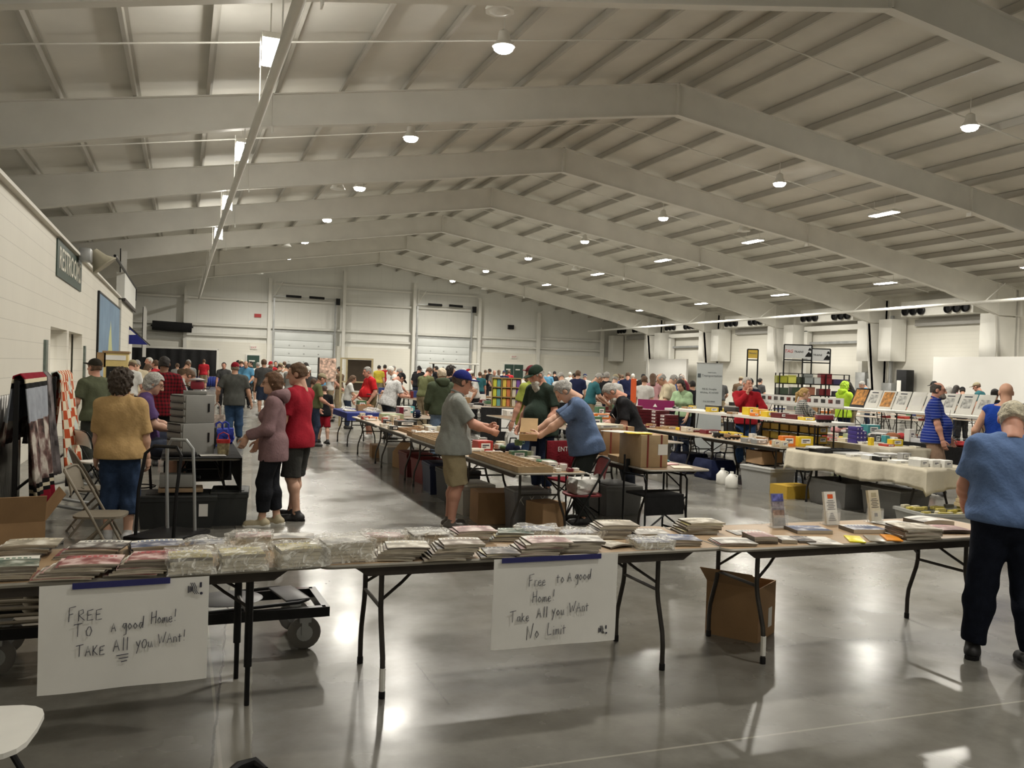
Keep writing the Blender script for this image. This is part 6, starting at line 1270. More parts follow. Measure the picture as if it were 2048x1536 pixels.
# tags, banners, shelving
t = thing('rollup_banner', 'tall white roll-up banner with museum address behind the maroon boxes', 'banner', (11.12, 17.2, 0), R(-20)); MB().box((0, 0, 1.09), (.58, .012, 1.96)).build('panel', mat('banner_white', (.58, .62, .62), .5), t); MB().rbox((0, 0, .05), (.62, .14, .1), .02).build('base', GALV, t); MB().box((0, 0, 2.08), (.6, .02, .02)).build('top_rail', GALV, t); DKT = mat('dark_print', (.10, .12, .13), .6)
Bm = lambda z: basis((0, -.008, z), (1, 0, 0), (0, 0, 1))
for s_, sz, z, dx in (('Transportation', .075, 1.80, .05), ('700 E. Douglas', .055, 1.50, 0), ('Wichita, KS 67202', .055, 1.42, 0), ('316.263.0944', .05, 1.22, 0), ('gptm.us', .05, 1.14, 0), ('GREAT PLAINS', .03, 1.87, .05)):
    o = text_mb(s_, sz, Bm(z) @ Matrix.Translation((dx, 0, 0))).build('lettering', DKT, t)
MB().box((-.235, -.008, 1.80), (.07, .004, .09)).build('emblem', DKT, t)
def frame_sign(label, x, y, w, z0, z1, col, rz, word=None, foot=0.):
    t = thing('frame_sign', label, 'sign', (x, y, 0), rz); mb = MB()
    for q in (-1, 1): mb.bar((q * w / 2, 0, foot), (q * w / 2, 0, z1), .035)
    mb.bar((-w / 2, 0, z1), (w / 2, 0, z1), .035).bar((-w / 2, 0, z0 - .04), (w / 2, 0, z0 - .04), .035); mb.build('frame', BLACKM, t)
    MB().box((0, -.01, (z0 + z1) / 2), (w * .94, .012, z1 - z0 - .03)).build('banner', GLOSS, t, color=col)
    if word:
        zc = (z0 + z1) / 2; M = basis((0, -.018, zc), (1, 0, 0), (0, 0, 1)); text_mb('TAG', .13, M @ Matrix.Translation((-w * .34, .01, 0)), .002, font_shear=.2).build('red_lettering', RED, t); text_mb('TRAINS', .085, M @ Matrix.Translation((.02, .0, 0)), .002, font_shear=.2).build('black_lettering', BLACKM, t)
        fixn(MB().prism([(.21, zc - .14), (.40, zc - .14), (.40, zc - .02), (.36, zc - .03), (.33, zc + .02), (.26, zc - .06)], -.02, -.018).prism([(.30, zc + .05), (.40, zc + .05), (.38, zc + .12), (.34, zc + .13)], -.02, -.018).build('train_emblem', BLACKM, t, smooth=False))
    else: text_mb('TRAINS', .07, basis((0, -.018, (z0 + z1) / 2 + .02), (1, 0, 0), (0, 0, 1)), .002).build('lettering', DKT, t)
    return t
frame_sign('left TAG TRAINS banner sign in a black frame over the shelving', 17.5, 22.3, .84, 2.42, 2.84, (.5, .51, .52), R(-20), True); frame_sign('right TAG TRAINS banner sign in a black frame over the shelving', 18.15, 22.25, .84, 2.36, 2.75, (.5, .51, .52), R(-20), True); frame_sign('small yellow sign on two thin black posts', 16.22, 22.78, .32, 2.38, 2.66, (.6, .42, .08), R(-20))
t = thing('wire_shelving', 'black wire shelving under the TAG TRAINS signs', 'shelving', (17.86, 21.95, 0), R(-20)); mb = MB()
for a in (-1.05, -.35, .35, 1.05):
    for b in (0, .4): mb.bar((a, b, 0), (a, b, 1.98), .03)
for z in (1.97,): mb.bar((-1.05, 0, z), (1.05, 0, z), .02)
for z in (.5, 1.0, 1.32, 1.66): mb.box((0, .2, z), (2.14, .42, .03))
mb.build('frame', BLACKM, t)
Sh = Matrix.Translation((17.86, 21.95, 0)) @ Matrix.Rotation(R(-20), 4, 'Z'); n_ = 0
for z, items in ((1.675, [(-.95, .3, .22, (.35, .36, .04)), (-.65, .24, .24, (.6, .6, .12)), (-.4, .2, .2, (.06, .07, .05)), (-.15, .25, .3, (.25, .27, .27)), (.12, .2, .2, (.45, .46, .45)), (.38, .34, .32, (.18, .02, .025)), (.85, .5, .16, (.04, .03, .08))]), (1.335, [(-.9, .3, .2, (.05, .07, .05)), (-.5, .3, .22, (.04, .06, .045)), (-.1, .3, .24, (.3, .12, .08)), (.35, .34, .2, (.15, .02, .025)), (.85, .4, .14, (.04, .03, .08))]), (1.015, [(-.8, .4, .22, (.05, .06, .05)), (-.2, .4, .2, (.1, .06, .05)), (.4, .5, .22, (.14, .02, .03)), (.9, .24, .18, (.3, .28, .26))])):
    for a, w_, h_, c in items:
        p_ = Sh @ Vector((a, .2, z)); n_ += 1; cn = 'yellowish green' if c[1] > .3 and c[2] < .2 else ('grey' if c[0] > .2 and c[2] > .2 else ('dark red' if c[0] > .12 else ('dark blue' if c[2] > .06 else 'dark green')))
        box_thing('train_box', '%s goods box on the wire shelf, %s shelf' % (cn, {1.675: 'upper', 1.335: 'middle', 1.015: 'lower'}[z]), p_.x, p_.y, z, w_, .3, h_, R(-20), c, '%s boxes %s shelf' % (cn, {1.675: 'upper', 1.335: 'middle', 1.015: 'lower'}[z]), lab=False)
# book table with black cloth and cubby display
tab('book table with black cloth and a white poster in front of the lime shirt', 7.75, 20.85, R(-20), 1.5, .7, .86, far=True); TABS[-1] = (7.2, 8.3, 20.6, 21.1, .862)
t = thing('table_cloth', 'black cloth on the book table front', 'cloth', (7.75, 20.85, 0), R(-20)); MB().box((0, -.365, .43), (1.5, .012, .84)).build('cloth', BCL, t); t = thing('paper_poster', 'white poster with dark emblem hung on the black book table cloth', 'poster', (7.75, 20.85, 0), R(-20)); MB().box((-.06, -.378, .55), (.36, .006, .56)).build('paper', PAPER, t); MB().tube([(-.16, -.384, .66), (-.06, -.384, .67), (.06, -.384, .65)], .022, 6).build('emblem', DKT, t); t = thing('paper_poster', 'small white notice on the black cloth beside the plastic bag', 'poster', (7.75, 20.85, 0), R(-20)); MB().box((.42, -.378, .66), (.2, .006, .34)).build('paper', PAPER, t)
t = thing('book_display', 'wooden cubby display of bright books on the black cloth table', 'display', (7.62, 20.9, .862), R(-20)); mb = MB()
for a in (-.36, -.12, .12, .36): mb.box((a, 0, .36), (.02, .3, .72))
for z in (.01, .25, .49, .72): mb.box((0, 0, z), (.74, .3, .02))
mb.box((0, .15, .36), (.74, .01, .72)); mb.build('cubby', mat('cubby_wood', (.36, .24, .1), .6, noise=.1), t); Bk = Matrix.Translation((7.62, 20.9, .862)) @ Matrix.Rotation(R(-20), 4, 'Z')
for i in range(18):
    c = [(.5, .5, .06), (.16, .07, .3), (.6, .45, .08), (.12, .3, .28), (.55, .5, .4), (.5, .16, .06)][(i * 5) % 6]; cn = ['yellow green', 'purple', 'golden', 'teal', 'cream', 'orange'][(i * 5) % 6]; p_ = Bk @ Vector((-.24 + .24 * (i % 3) + (.05 if i % 2 else -.05), -.10, .022 + .24 * (i // 6)))
    box_thing('picture_book', '%s picture book standing in the cubby display' % cn, p_.x, p_.y, p_.z, .09, .03, .19, R(-20), c, '%s books in the cubby' % cn, 'book', False)
# pegboard panel, poster stand, golf cart
t = thing('peg_panel', 'large brown panel in a pale wooden frame behind the red polo shirt', 'display panel', (4.78, 25.95, 0), R(-20)); MB().box((.09, 0, 1.5), (.72, .03, .9)).build('panel', mat('brown_pegboard', (.05, .036, .022), .8, noise=.1), t); mb = MB()
for x_ in (-.45, -.28, .46): mb.bar((x_, -.02, 0), (x_, -.02, 2.0), .05)
for z in (.98, 1.98, 1.3): mb.bar((-.45, -.02, z), (.46, -.02, z), .04)
mb.build('frame', mat('pale_timber', (.5, .42, .25), .6, noise=.1), t)
t = thing('poster_stand', 'poster board with white and orange print beside the cowboy hat', 'poster', (4.3, 28.3, 0), R(-15)); MB().box((0, 0, 1.62), (.52, .04, .74)).build('board', PRT, t, color=(.6, .42, .34)); MB().box((-.28, 0, 1.0), (.06, .06, 2.0)).build('post', APRON, t); MB().box((0, 0, .04), (.5, .4, .06)).build('foot', BLACKM, t)
t = thing('golf_cart', 'white roofed cart parked far back in the middle of the hall', 'golf cart', (12.9, 43.2, 0), R(-18)); MB().rbox((0, 0, 2.06), (2.5, 1.2, .08), .03).build('roof', WHITEM, t); MB().rbox((0, 0, .6), (2.3, 1.1, .5), .1).build('body', PAINT, t, color=(.4, .4, .38)); MB().rbox((-.2, 0, 1.0), (.5, 1.0, .4), .06).rbox((.15, 0, 1.25), (.14, 1.0, .5), .05).build('seat', BLACKM, t); mb = MB()
for a in (-1.0, 1.0):
    for b in (-.5, .5): mb.bar((a, b, .8), (a * 1.05, b, 2.05), .05); MB().lathe([(.2, -.08), (.24, 0), (.2, .08)], 14, (a * .8, b * 1.1, .24), Matrix.Rotation(R(90), 3, 'X')).build('wheel', BLACKM, t)
mb.build('posts', BLACKM, t)
# things under the tables
bin_('red plastic crate under the centre row', 3.62, 13.3, R(3), .42, .6, .36, (.16, .012, .012), False); bin_('dark red bin behind the red crate', 3.62, 14.2, 0, .42, .6, .36, (.10, .01, .01)); bin_('dark blue bin under the centre row', 3.5, 12.2, R(-4), .45, .6, .4, (.012, .02, .06)); bin_('black bin beside the dark blue one', 3.5, 11.4, 0, .45, .6, .4, (.01, .01, .012)); bin_('white bin near the leg of the man in the blue cap', 3.38, 10.45, R(4), .42, .55, .34, (.45, .44, .40)); bin_('clear tub under the far end of the centre row', 3.72, 16.2, R(5), .42, .55, .30, (.5, .5, .48), True, clear=True)
carton('brown carton beside the white bin under the centre row', 3.42, 9.75, R(-5), .42, .42, .36); carton('open carton under the far end of the centre row', 3.8, 15.3, R(8), .44, .5, .26, True, flaps=(('l', 130),)); carton('low carton behind the clear tub', 3.75, 17.2, R(-6), .5, .5, .24); carton('brown carton under the chair end of the centre table', 3.72, 8.85, R(15), .3, .3, .36)
t = bin_('grey patterned cooler with white crosses under the centre table', 3.66, 9.28, R(0), .4, .34, .42, (.22, .22, .23))
for i in range(3): MB().bar((-.13 + i * .13 - .04, -.168, .28), (-.13 + i * .13 + .04, -.168, .40), .012, .006).bar((-.13 + i * .13 + .04, -.168, .28), (-.13 + i * .13 - .04, -.168, .40), .012, .006).build('cross', PAPER, t)
bin_('grey storage bin under the oak train table', 8.72, 11.75, R(5), .5, .7, .36, (.36, .36, .35)); carton('brown carton on the grey bin under the oak train table', 8.72, 11.85, R(-4), .36, .46, .2, z=.42); carton('yellow product carton on the floor below the oak table end', 8.62, 11.0 + .02, R(5), .5, .36, .19, m=PAINT, col=(.52, .33, .04)); bin_('large grey bin with open lid under the cream cloth', 8.85, 10.2, R(-3), .55, .85, .36, (.25, .25, .25), False); bin_('second grey bin under the cream cloth', 8.95, 9.3, 0, .5, .7, .34, (.27, .27, .26))
t = bin_('long low grey tub filled with small yellow boxes in front of the cream cloth', 8.62, 8.12, R(-12), 1.0, .62, .26, (.40, .40, .38), False)
for i in range(30): box_thing('toy_box', 'small yellow toy box lying in the low grey tub', 8.62 + .15 * (i % 6 - 2.5) + rnd.uniform(-.02, .02), 8.12 - .03 * (i % 6 - 2.5) + .11 * (i // 6 - 2), .21 + rnd.uniform(0, .05), .12, .05, .04, R(rnd.uniform(-40, 40)), [(.6, .5, .1), (.5, .42, .12), (.62, .57, .42), (.12, .12, .1)][rnd.randrange(4)], 'yellow toy boxes in the grey tub', lab=False)
for i in range(3): box_thing('toy_box', 'red and yellow striped long box on the low grey tub edge', 8.9, 8.05 - .02 * i, .31 + .048 * i, .34, .14, .045, R(-10), (.62, .5, .3), 'striped boxes on the grey tub')
for i, (u, v) in enumerate(((8.46, 12.6), (8.30, 12.1))):
    t = thing('water_jug', 'white plastic jug on the floor below the oak table, %s' % ['smaller', 'larger'][i], 'jug', (u, v, 0)); MB().lathe([(.09, 0), (.1, .02), (.1, .15), (.05, .21), (.03, .23), (.03, .26)], 14).build('jug', WHITEM, t); MB().tube([(.05, 0, .21), (.11, 0, .19), (.1, 0, .1)], .012, 6).build('handle', WHITEM, t)
tote('dark navy duffel bag under the oak train table', 8.75, 13.3, 0, .5, .6, .34, (.01, .015, .05)); tote('second dark navy bag under the oak train table', 8.8, 14.2, 0, .5, .6, .36, (.012, .014, .035)); bin_('pale grey wastebasket beneath the train tables', 9.0, 15.6, 0, .3, .3, .42, (.4, .42, .42), False)
bin_('grey bin under the brown case table', 5.2, 10.2, 0, .5, .7, .34, (.2, .2, .2))
# chairs at the centre tables
t = folding_chair('black framed chair with red back tucked at the centre table end', 4.12, 8.75, R(80), BLACKM, PAINT)
for c in t.children: c.color = (.16, .015, .02, 1)
tote('white plastic bag lying on the red backed chair', 4.10, 8.75, .458, .26, .3, .16, (.62, .61, .58))
t = thing('camp_chair', 'red folding camp chair with white lettering behind the man in blue', 'camp chair', (4.62, 10.15, 0), R(10)); MB().rbox((0, .24, .68), (.5, .03, .42), .01).build('back', CLOTH, t, color=(.17, .012, .02)); MB().rbox((0, 0, .42), (.48, .46, .03), .01).build('seat', CLOTH, t, color=(.17, .012, .02)); mb = MB()
for q in (-.25, .25): mb.tube([(q, .26, 0), (q, .24, .9)], .011, 6).tube([(q, -.24, 0), (q, -.22, .62)], .011, 6).tube([(q, -.24, .02), (-q, .24, .42)], .009, 6).tube([(q, .24, .02), (q, -.24, .42)], .009, 6)
mb.build('frame', BLACKM, t); text_mb('ENTI', .085, basis((0, .222, .78), (1, 0, 0), (0, 0, 1))).build('lettering', PAPER, t)
t = thing('director_chair', 'black folding director chair below the brown wooden cases', 'director chair', (4.98, 8.72, 0), R(5)); MB().rbox((0, .0, .44), (.50, .42, .03), .01).rbox((0, -.2, .33), (.5, .02, .2), .01).build('seat', BCL, t); mb = MB()
for q in (-.27, .27): mb.tube([(q, -.22, 0), (q, -.22, .62), (q, -.18, .66), (q, .22, .66)], .012, 6).tube([(q, .22, 0), (q, .22, .86)], .012, 6).tube([(q, -.22, .04), (q, .22, .04)], .011, 6)
mb.tube([(-.27, -.2, .05), (.27, -.2, .42)], .01, 6).tube([(.27, -.2, .05), (-.27, -.2, .42)], .01, 6); mb.build('frame', BLACKM, t); MB().rbox((0, .22, .72), (.5, .02, .18), .01).build('backrest', BCL, t)
# generic sellers' rows further back
PAL = [((.62, .58, .48), 'cream'), ((.7, .68, .64), 'white'), ((.33, .2, .1), 'brown'), ((.42, .05, .04), 'red'), ((.7, .5, .05), 'yellow'), ((.03, .05, .18), 'navy'), ((.02, .02, .022), 'black'), ((.65, .2, .04), 'orange'), ((.14, .02, .02), 'maroon'), ((.08, .18, .1), 'green'), ((.3, .3, .3), 'grey')]
ROWS = [(6.95, 13.2, 3, .735), (7.5, 23.9, 5, .735), (9.0, 23.5, 6, .735), (9.2, 19.9, 1, .735), (10.9, 19.7, 7, .735), (13.3, 19.8, 6, .735), (4.9, 24.0, 0, .735), (16.4, 25.5, 4, .735), (19.8, 20.5, 5, .735), (22.5, 17.5, 5, .735), (3.9, 31.0, 5, .735), (26.0, 22.0, 4, .735), (-1.3, 18.6, 2, .735), (-.9, 30.0, 3, .735)]
ri = 0
for (u, v0, n, h) in ROWS:
    for i in range(n):
        v = v0 + 2.46 * i; ri += 1
        tab('long folding table piled with small goods in the crowd, mid hall', u, v, RZ, far=True, group='crowded sale tables mid hall')
        T_ = TABS[-1]; d_ = v * .937 + u * .348; nb = 8 if d_ < 26 else 4
        for k in range(nb):
            c, cn = PAL[rnd.choice([0, 0, 1, 1, 2, 2, 3, 4, 5, 6, 7, 8, 8, 9, 10])]; w_ = rnd.uniform(.14, .3); dd = rnd.uniform(.16, .32); hh = rnd.choice([.05, .07, .1, .13, .18, .24]); q_ = settle(u + rnd.uniform(-.25, .25), v + rnd.uniform(-1.1, 1.1), w_, dd, T_, 12)
            if q_: box_thing('goods_box', '%s box among the goods on the crowded tables mid hall' % cn, q_[0], q_[1], T_[4], round(w_, 1) or .1, round(dd, 1) or .1, hh, 0, c, '%s goods boxes mid hall' % cn, lab=d_ < 22)
for (u, v, n, lab_, cs) in ((3.7, 9.8, 16, 'small old %s trinket box among the goods on the centre row tables', (0, 0, 1, 2, 8, 9)), (3.6, 12.2, 18, 'small old %s trinket box among the goods on the centre row tables', (0, 0, 1, 2, 2, 6)), (3.6, 14.6, 14, 'small old %s trinket box among the goods on the centre row tables', (0, 1, 2, 6)), (3.64, 17, 10, 'small old %s trinket box among the goods on the centre row tables', (0, 1, 2, 3)), (8.9, 12.4, 12, 'small %s train box on the oak train tables', (0, 1, 2, 4, 4, 7, 8)), (8.9, 14.9, 12, 'small %s train box on the oak train tables', (0, 2, 4, 8, 8)), (8.85, 9.8, 7, 'small %s box on the cream cloth', (1, 6, 10)), (10.75, 12.1, 8, 'small %s box on the rear cream cloth', (1, 3, 4, 0)), (9.78, 15, 8, 'small %s train box on the white raised tables', (2, 4, 6)), (5.2, 10.2, 6, 'small %s box near the brown wooden cases', (0, 2, 7))):
    T_ = inside(u, v, 0)
    for k in range(n):
        c, cn = PAL[rnd.choice(cs)]; w_, dd = rnd.choice([.1, .15, .2]), rnd.choice([.1, .15, .2]); q_ = settle(u + rnd.uniform(-.36, .36), v + rnd.uniform(-1.15, 1.15), w_, dd, T_, 60)
        if q_: box_thing('trinket_box' if 'trinket' in lab_ else 'small_box', lab_ % cn, q_[0], q_[1], T_[4], w_, dd, rnd.choice([.03, .04, .06, .09]), 0, c, lab_ % (cn + ' ones:'))
# orange-red pillar sign and orange crate stacks in the crowd
t = thing('orange_banner', 'narrow orange-red upright sign in the crowd behind the man in black', 'sign', (10.96, 20.47, .74), R(-20)); MB().box((0, 0, .62), (.14, .03, .62)).build('panel', PAINT, t, color=(.75, .12, .03)); MB().box((0, 0, .15), (.03, .03, .32)).build('post', BLACKM, t)
# ================================================================ the visitors and sellers one can make out
def plaid_mat(name, a, b, c, sc):
    def f(nt, tc, src):
        X, Y, Z = sep(nt, tc); u = mth(nt, 'ADD', X, mth(nt, 'MULTIPLY', Y, .8)); st = lambda v, w: mth(nt, 'LESS_THAN', mth(nt, 'PINGPONG', v, sc), sc * w)
        k = mth(nt, 'ADD', mth(nt, 'MULTIPLY', st(u, .45), .5), mth(nt, 'MULTIPLY', st(Z, .45), .5)); return mixc(nt, k, a, b)
    return mat(name, rough=.9, fn=f, spec=.15)
STRIPE = mat('striped_knit', rough=.85, spec=.2, fn=lambda nt, tc, src: mixc(nt, mth(nt, 'LESS_THAN', mth(nt, 'PINGPONG', sep(nt, tc)[2], .022), .0028), (.012, .03, .22), (.22, .26, .5)))
PL_R = plaid_mat('red_plaid', (.20, .012, .02), (.03, .01, .012), None, .03); PL_W = plaid_mat('check_plaid', (.5, .49, .45), (.03, .04, .05), None, .02); PL_G = plaid_mat('green_plaid', (.42, .48, .42), (.06, .14, .10), None, .05)
PRINTW = mat('white_print_cloth', (.55, .55, .55), .9, noise=.3, nscale=30); CAMO = mat('camouflage', (.13, .13, .08), .9, noise=.7, nscale=16)
FAIR, TAN_, RUDDY, DARK = (.60, .36, .26), (.50, .28, .19), (.55, .28, .20), (.2, .1, .06)
GRAYH, WHITEH, BROWNH, BLACKH = (.30, .29, .27), (.6, .58, .53), (.10, .055, .03), (.018, .014, .012)
NAVYJ, BLUEJ, LTJ = (.012, .018, .04), (.03, .065, .15), (.16, .22, .32)
P_ = person
P_('person in a mauve hooded top and cropped black leggings standing in the aisle', .95, 9.90, R(78), H=1.64, b=.92, fem=True, skin=FAIR, shirt=(.25, .155, .165), sleeve='long', hem=.18, collar='hood', loose=1.5, pants=(.012, .013, .017), plen='crop', pmat=CLOTH, shoe=(.42, .36, .24), hair=(.12, .06, .03), hstyle='bob', glasses=True, lh=(-.17, .27, 1.04), rh=(.20, .18, .98), lpole=(-.5, -1, -.6), hdir=((0, .4, -.9), (.1, .45, -.9)), feet=((.07, -.05, 10), (-.08, .10, -10)), head=(.05, 0, .1))
P_('person in a red tee and dark cargo shorts beside the mauve hooded top', 1.25, 10.25, R(55), H=1.75, b=1.12, skin=FAIR, shirt=(.34, .015, .03), hem=.11, pants=(.045, .045, .042), pmat=CLOTH, plen='shorts', shoe=(.02, .02, .022), hair=(.11, .06, .03), hstyle='short', lh=(-.24, .16, .84), rh=(.2, .2, .86), head=(.15, 0, .3), feet=((.12, .12, 0), (-.10, -.06, -20)))
P_('person in a royal blue cap, grey polo and tan shorts at the centre table', 2.82, 9.42, R(-98), H=1.73, b=1.22, belly=.05, skin=RUDDY, shirt=(.30, .315, .295), hem=.10, loose=1.3, pants=(.34, .28, .17), pmat=CLOTH, plen='shorts', shoe=(.1, .09, .08), hair=(.09, .06, .045), cap=((.015, .022, .16),), collar=True, glasses=True, rh=(.10, .40, 1.10), lh=(-.08, .40, 1.14), rpole=(.8, -.6, -.7), lpole=(-.8, -.6, -.7), curl=(.8, .8), head=(.18, 0, .1), hunch=.08)
P_('person in a slate blue tee and dark trousers leaning over the centre table', 4.45, 9.45, R(72), H=1.76, b=1.25, belly=.09, lean=.20, hunch=.24, head=(.5, 0, 0), skin=FAIR, shirt=(.105, .155, .27), hem=.09, loose=1.2, pants=(.022, .026, .024), pmat=CLOTH, shoe=(.02, .02, .02), hair=GRAYH, hstyle='short', lh=(-.13, .56, .99), rh=(.13, .58, 1.05), lpole=(-.8, -.4, -.8), rpole=(.8, -.4, -.8), curl=(.5, .35), hdir=((0, 1, .1), (.25, 1, -.1)), hpalm=((-1, 0, .2), (1, 0, .2)), badge=(.07, -.02, -.03))
t = thing('held_carton', 'opened brown carton held by the person in the slate blue tee', 'carton', (3.80, 9.62, 1.0), R(66)); M_ = Matrix.Rotation(R(20), 3, 'Y'); MB().box((0, 0, .0), (.26, .2, .006)).box((0, -.1, .04), (.26, .006, .08)).box((0, .1, .04), (.26, .006, .08)).box((-.13, 0, .04), (.006, .2, .08)).build('carton', mat('kraft_board', (.45, .3, .15), .8, noise=.08), t); MB().box((.10, 0, .1), (.2, .2, .005), M=Matrix.Rotation(R(-35), 3, 'Y')).build('lid_flap', mat('kraft_board'), t); t.rotation_euler = (0, R(-18), R(66))
P_('bearded person in a dark green cap and dark tee behind the tables', 4.95, 11.95, R(112), H=1.86, b=1.35, belly=.14, lean=.06, hunch=.15, head=(.35, 0, -.1), skin=RUDDY, shirt=(.022, .035, .026), hem=.14, pants=NAVYJ, shoe=(.03, .03, .03), hair=(.35, .33, .3), cap=((.014, .028, .018),), beard=((.5, .48, .43), 1), rh=(.25, .22, .92), lh=(-.25, .22, .92), det=2)
P_('person in a lime green tee and maroon cap holding a white plastic bag', 5.55, 13.95, R(28), H=1.84, b=1.30, belly=.1, skin=RUDDY, shirt=(.27, .31, .06), hem=.12, loose=1.3, pants=(.02, .035, .07), shoe=(.1, .1, .1), hair=(.12, .07, .05), cap=((.12, .012, .02),), lh=(-.34, .10, .86), rh=(.28, .2, .95), head=(.05, 0, -.2), det=2, beard=((.25, .16, .1),))
tote('white plastic carrier bag hanging from the hand of the lime green tee', 5.23, 13.93, .44, .26, .16, .30, (.7, .7, .68))
P_('person in a black graphic tee bending over by the brown wooden cases', 5.86, 10.95, R(70), H=1.76, b=1.25, belly=.1, lean=.28, hunch=.25, head=(.5, 0, .1), skin=RUDDY, shirt=(.012, .012, .014), hem=.1, pants=(.012, .014, .02), shoe=(.2, .2, .2), hair=GRAYH, hstyle='short', beard=((.4, .38, .34),), lh=(-.2, .34, .92), rh=(.2, .45, .95), badge=(.06, -.02, .02))
P_('person with white hair in a dark green hooded sweatshirt, back to the camera', 4.72, 16.6, R(4), H=1.76, b=1.15, skin=FAIR, shirt=(.055, .07, .042), sleeve='long', collar='hood', hem=.06, loose=1.6, pants=LTJ, hair=(.62, .52, .4), hstyle='short', rh=(.25, .05, .88), lh=(-.22, .2, .95), det=2)
P_('person in a bright red polo and brown shorts behind the blue topped table', 4.42, 22.0, R(100), H=1.75, b=1.28, belly=.14, hunch=.12, head=(.15, 0, 0), skin=RUDDY, shirt=(.55, .02, .025), hem=.08, tuck=True, pants=(.13, .10, .05), pmat=CLOTH, plen='shorts', shoe=(.6, .6, .58), hair=GRAYH, hstyle='short', lh=(-.25, .12, .92), rh=(.2, .3, 1.0), det=2)
P_('person in a white patterned shirt and black cap bending over trays', 4.75, 21.4, R(-75), H=1.76, b=1.25, belly=.08, lean=.25, hunch=.3, head=(.45, 0, 0), skin=RUDDY, shirt=(.6, .6, .6), smat=PRINTW, hem=.1, pants=(.03, .035, .045), hair=BLACKH, cap=((.012, .012, .014),), rh=(.15, .42, 1.05), lh=(-.1, .42, 1.08), det=2)
P_('seated person in a purple top with grey bobbed hair and glasses', -.42, 11.0, R(-88), H=1.68, b=1.15, belly=.06, fem=True, sit=.73, hunch=.15, head=(.3, 0, 0), skin=FAIR, shirt=(.095, .055, .16), hem=.02, pants=(.05, .06, .09), plen='shorts', shoe=(.04, .06, .07), hair=(.42, .41, .38), hstyle='bob', glasses=True, rh=(.12, .36, .98), lh=(-.10, .38, 1.0), curl=(.8, .8), feet=((.13, .36, 10, .34), (-.02, .48, 0, .48)))
P_('person with dark curly hair in a mustard top and blue cropped jeans', -.54, 9.30, R(-12), H=1.62, b=1.32, belly=.07, fem=True, skin=FAIR, shirt=(.47, .31, .14), sleeve='elbow', hem=.07, loose=1.5, pants=(.03, .052, .105), plen='capri', shoe=(.5, .5, .5), hair=(.05, .035, .025), hstyle='curly', rh=(.25, .10, .86), lh=(-.26, .10, .84), rpole=(1, -.6, 0), head=(.05, 0, -.5))
P_('person in an olive green tee and dark cap walking by the left wall', -1.18, 14.3, R(40), H=1.72, b=1.1, skin=RUDDY, shirt=(.09, .10, .06), hem=.08, pants=(.03, .032, .028), pmat=CLOTH, hair=BROWNH, cap=((.025, .022, .016),), rh=(.26, .05, .84), lh=(-.25, .2, .95), head=(0, 0, .15), det=2)
P_('person in a red and black plaid shirt, back to the camera, dark tall hair', -.28, 15.8, R(-12), H=1.80, b=1.2, skin=DARK, shirt=(.2, .02, .03), smat=PL_R, sleeve='elbow', hem=.12, loose=1.5, pants=(.01, .01, .012), hair=BLACKH, hstyle='short', rh=(.25, .25, 1.0), lh=(-.25, .2, .95), det=2)
P_('person in a pale grey tee bending toward the table behind the plaid shirt', -.22, 19.0, R(-80), H=1.75, b=1.0, lean=.4, hunch=.3, head=(.3, 0, 0), skin=RUDDY, shirt=(.33, .34, .33), hem=.05, pants=NAVYJ, hair=BROWNH, rh=(.15, .5, .95), lh=(-.1, .5, .95), det=2)
P_('person in a charcoal tee, red cap and jeans walking away up the aisle', 1.10, 20.6, R(-5), H=1.74, b=1.32, belly=.08, skin=TAN_, shirt=(.07, .072, .066), hem=.12, loose=1.3, pants=(.035, .07, .14), shoe=(.05, .05, .05), hair=(.2, .16, .12), cap=((.22, .01, .02),), rh=(.36, .08, .88), lh=(-.36, .12, .95), det=2, feet=((.12, .12, 10), (-.10, -.05, -10)))
P_('child in a red tee with dark shorts behind the child in black', 2.92, 21.3, R(-20), H=1.42, b=.85, skin=TAN_, shirt=(.32, .015, .02), hem=.1, pants=(.015, .02, .035), pmat=CLOTH, plen='shorts', hair=(.07, .035, .02), det=2, head=(.1, 0, -.4))
P_('child in a black tee and red shorts walking past the blue topped table', 3.02, 20.2, R(10), H=1.29, b=.85, skin=FAIR, shirt=(.01, .01, .012), hem=.1, pants=(.30, .012, .025), pmat=CLOTH, plen='shorts', hair=(.08, .045, .03), det=2, feet=((.08, -.16, 0), (-.08, .2, 0)), lh=(-.24, .05, .75), head=(.1, 0, -.6))
P_('person with long black curls in a black sleeveless top reaching right', 6.72, 22.9, R(-98), H=1.82, b=1.1, fem=True, skin=FAIR, shirt=(.012, .012, .016), sleeve='none', hem=.1, pants=(.02, .02, .025), hair=BLACKH, hstyle='curly', rh=(.12, .62, 1.18), lh=(-.05, .62, 1.14), head=(.15, 0, 0), det=2, curl=(.2, .2))
P_('person in a bright red sweater with grey hair, hand raised to the chin', 10.5, 14.9, R(152), H=1.77, b=1.12, belly=.05, skin=RUDDY, shirt=(.33, .012, .02), sleeve='long', hem=.08, pants=BLUEJ, hair=(.36, .34, .31), hstyle='short', rh=(.02, .19, 1.44), lh=(-.12, .24, 1.12), rpole=(.8, .5, -1), lpole=(-.8, .3, -1), curl=(.9, .4), head=(.1, 0, .55), hdir=((-.3, 0, 1), None), det=1)
P_('person with a blond ponytail in a black and white checked shirt', 11.25, 14.15, R(-125), H=1.60, b=1.1, fem=True, skin=FAIR, shirt=(.5, .5, .5), smat=PL_W, sleeve='elbow', hem=.16, loose=1.5, pants=LTJ, hair=(.42, .27, .10), hstyle='pony', rh=(.1, .44, 1.05), lh=(-.08, .46, 1.02), head=(.2, 0, 0), curl=(.7, .7), det=1)
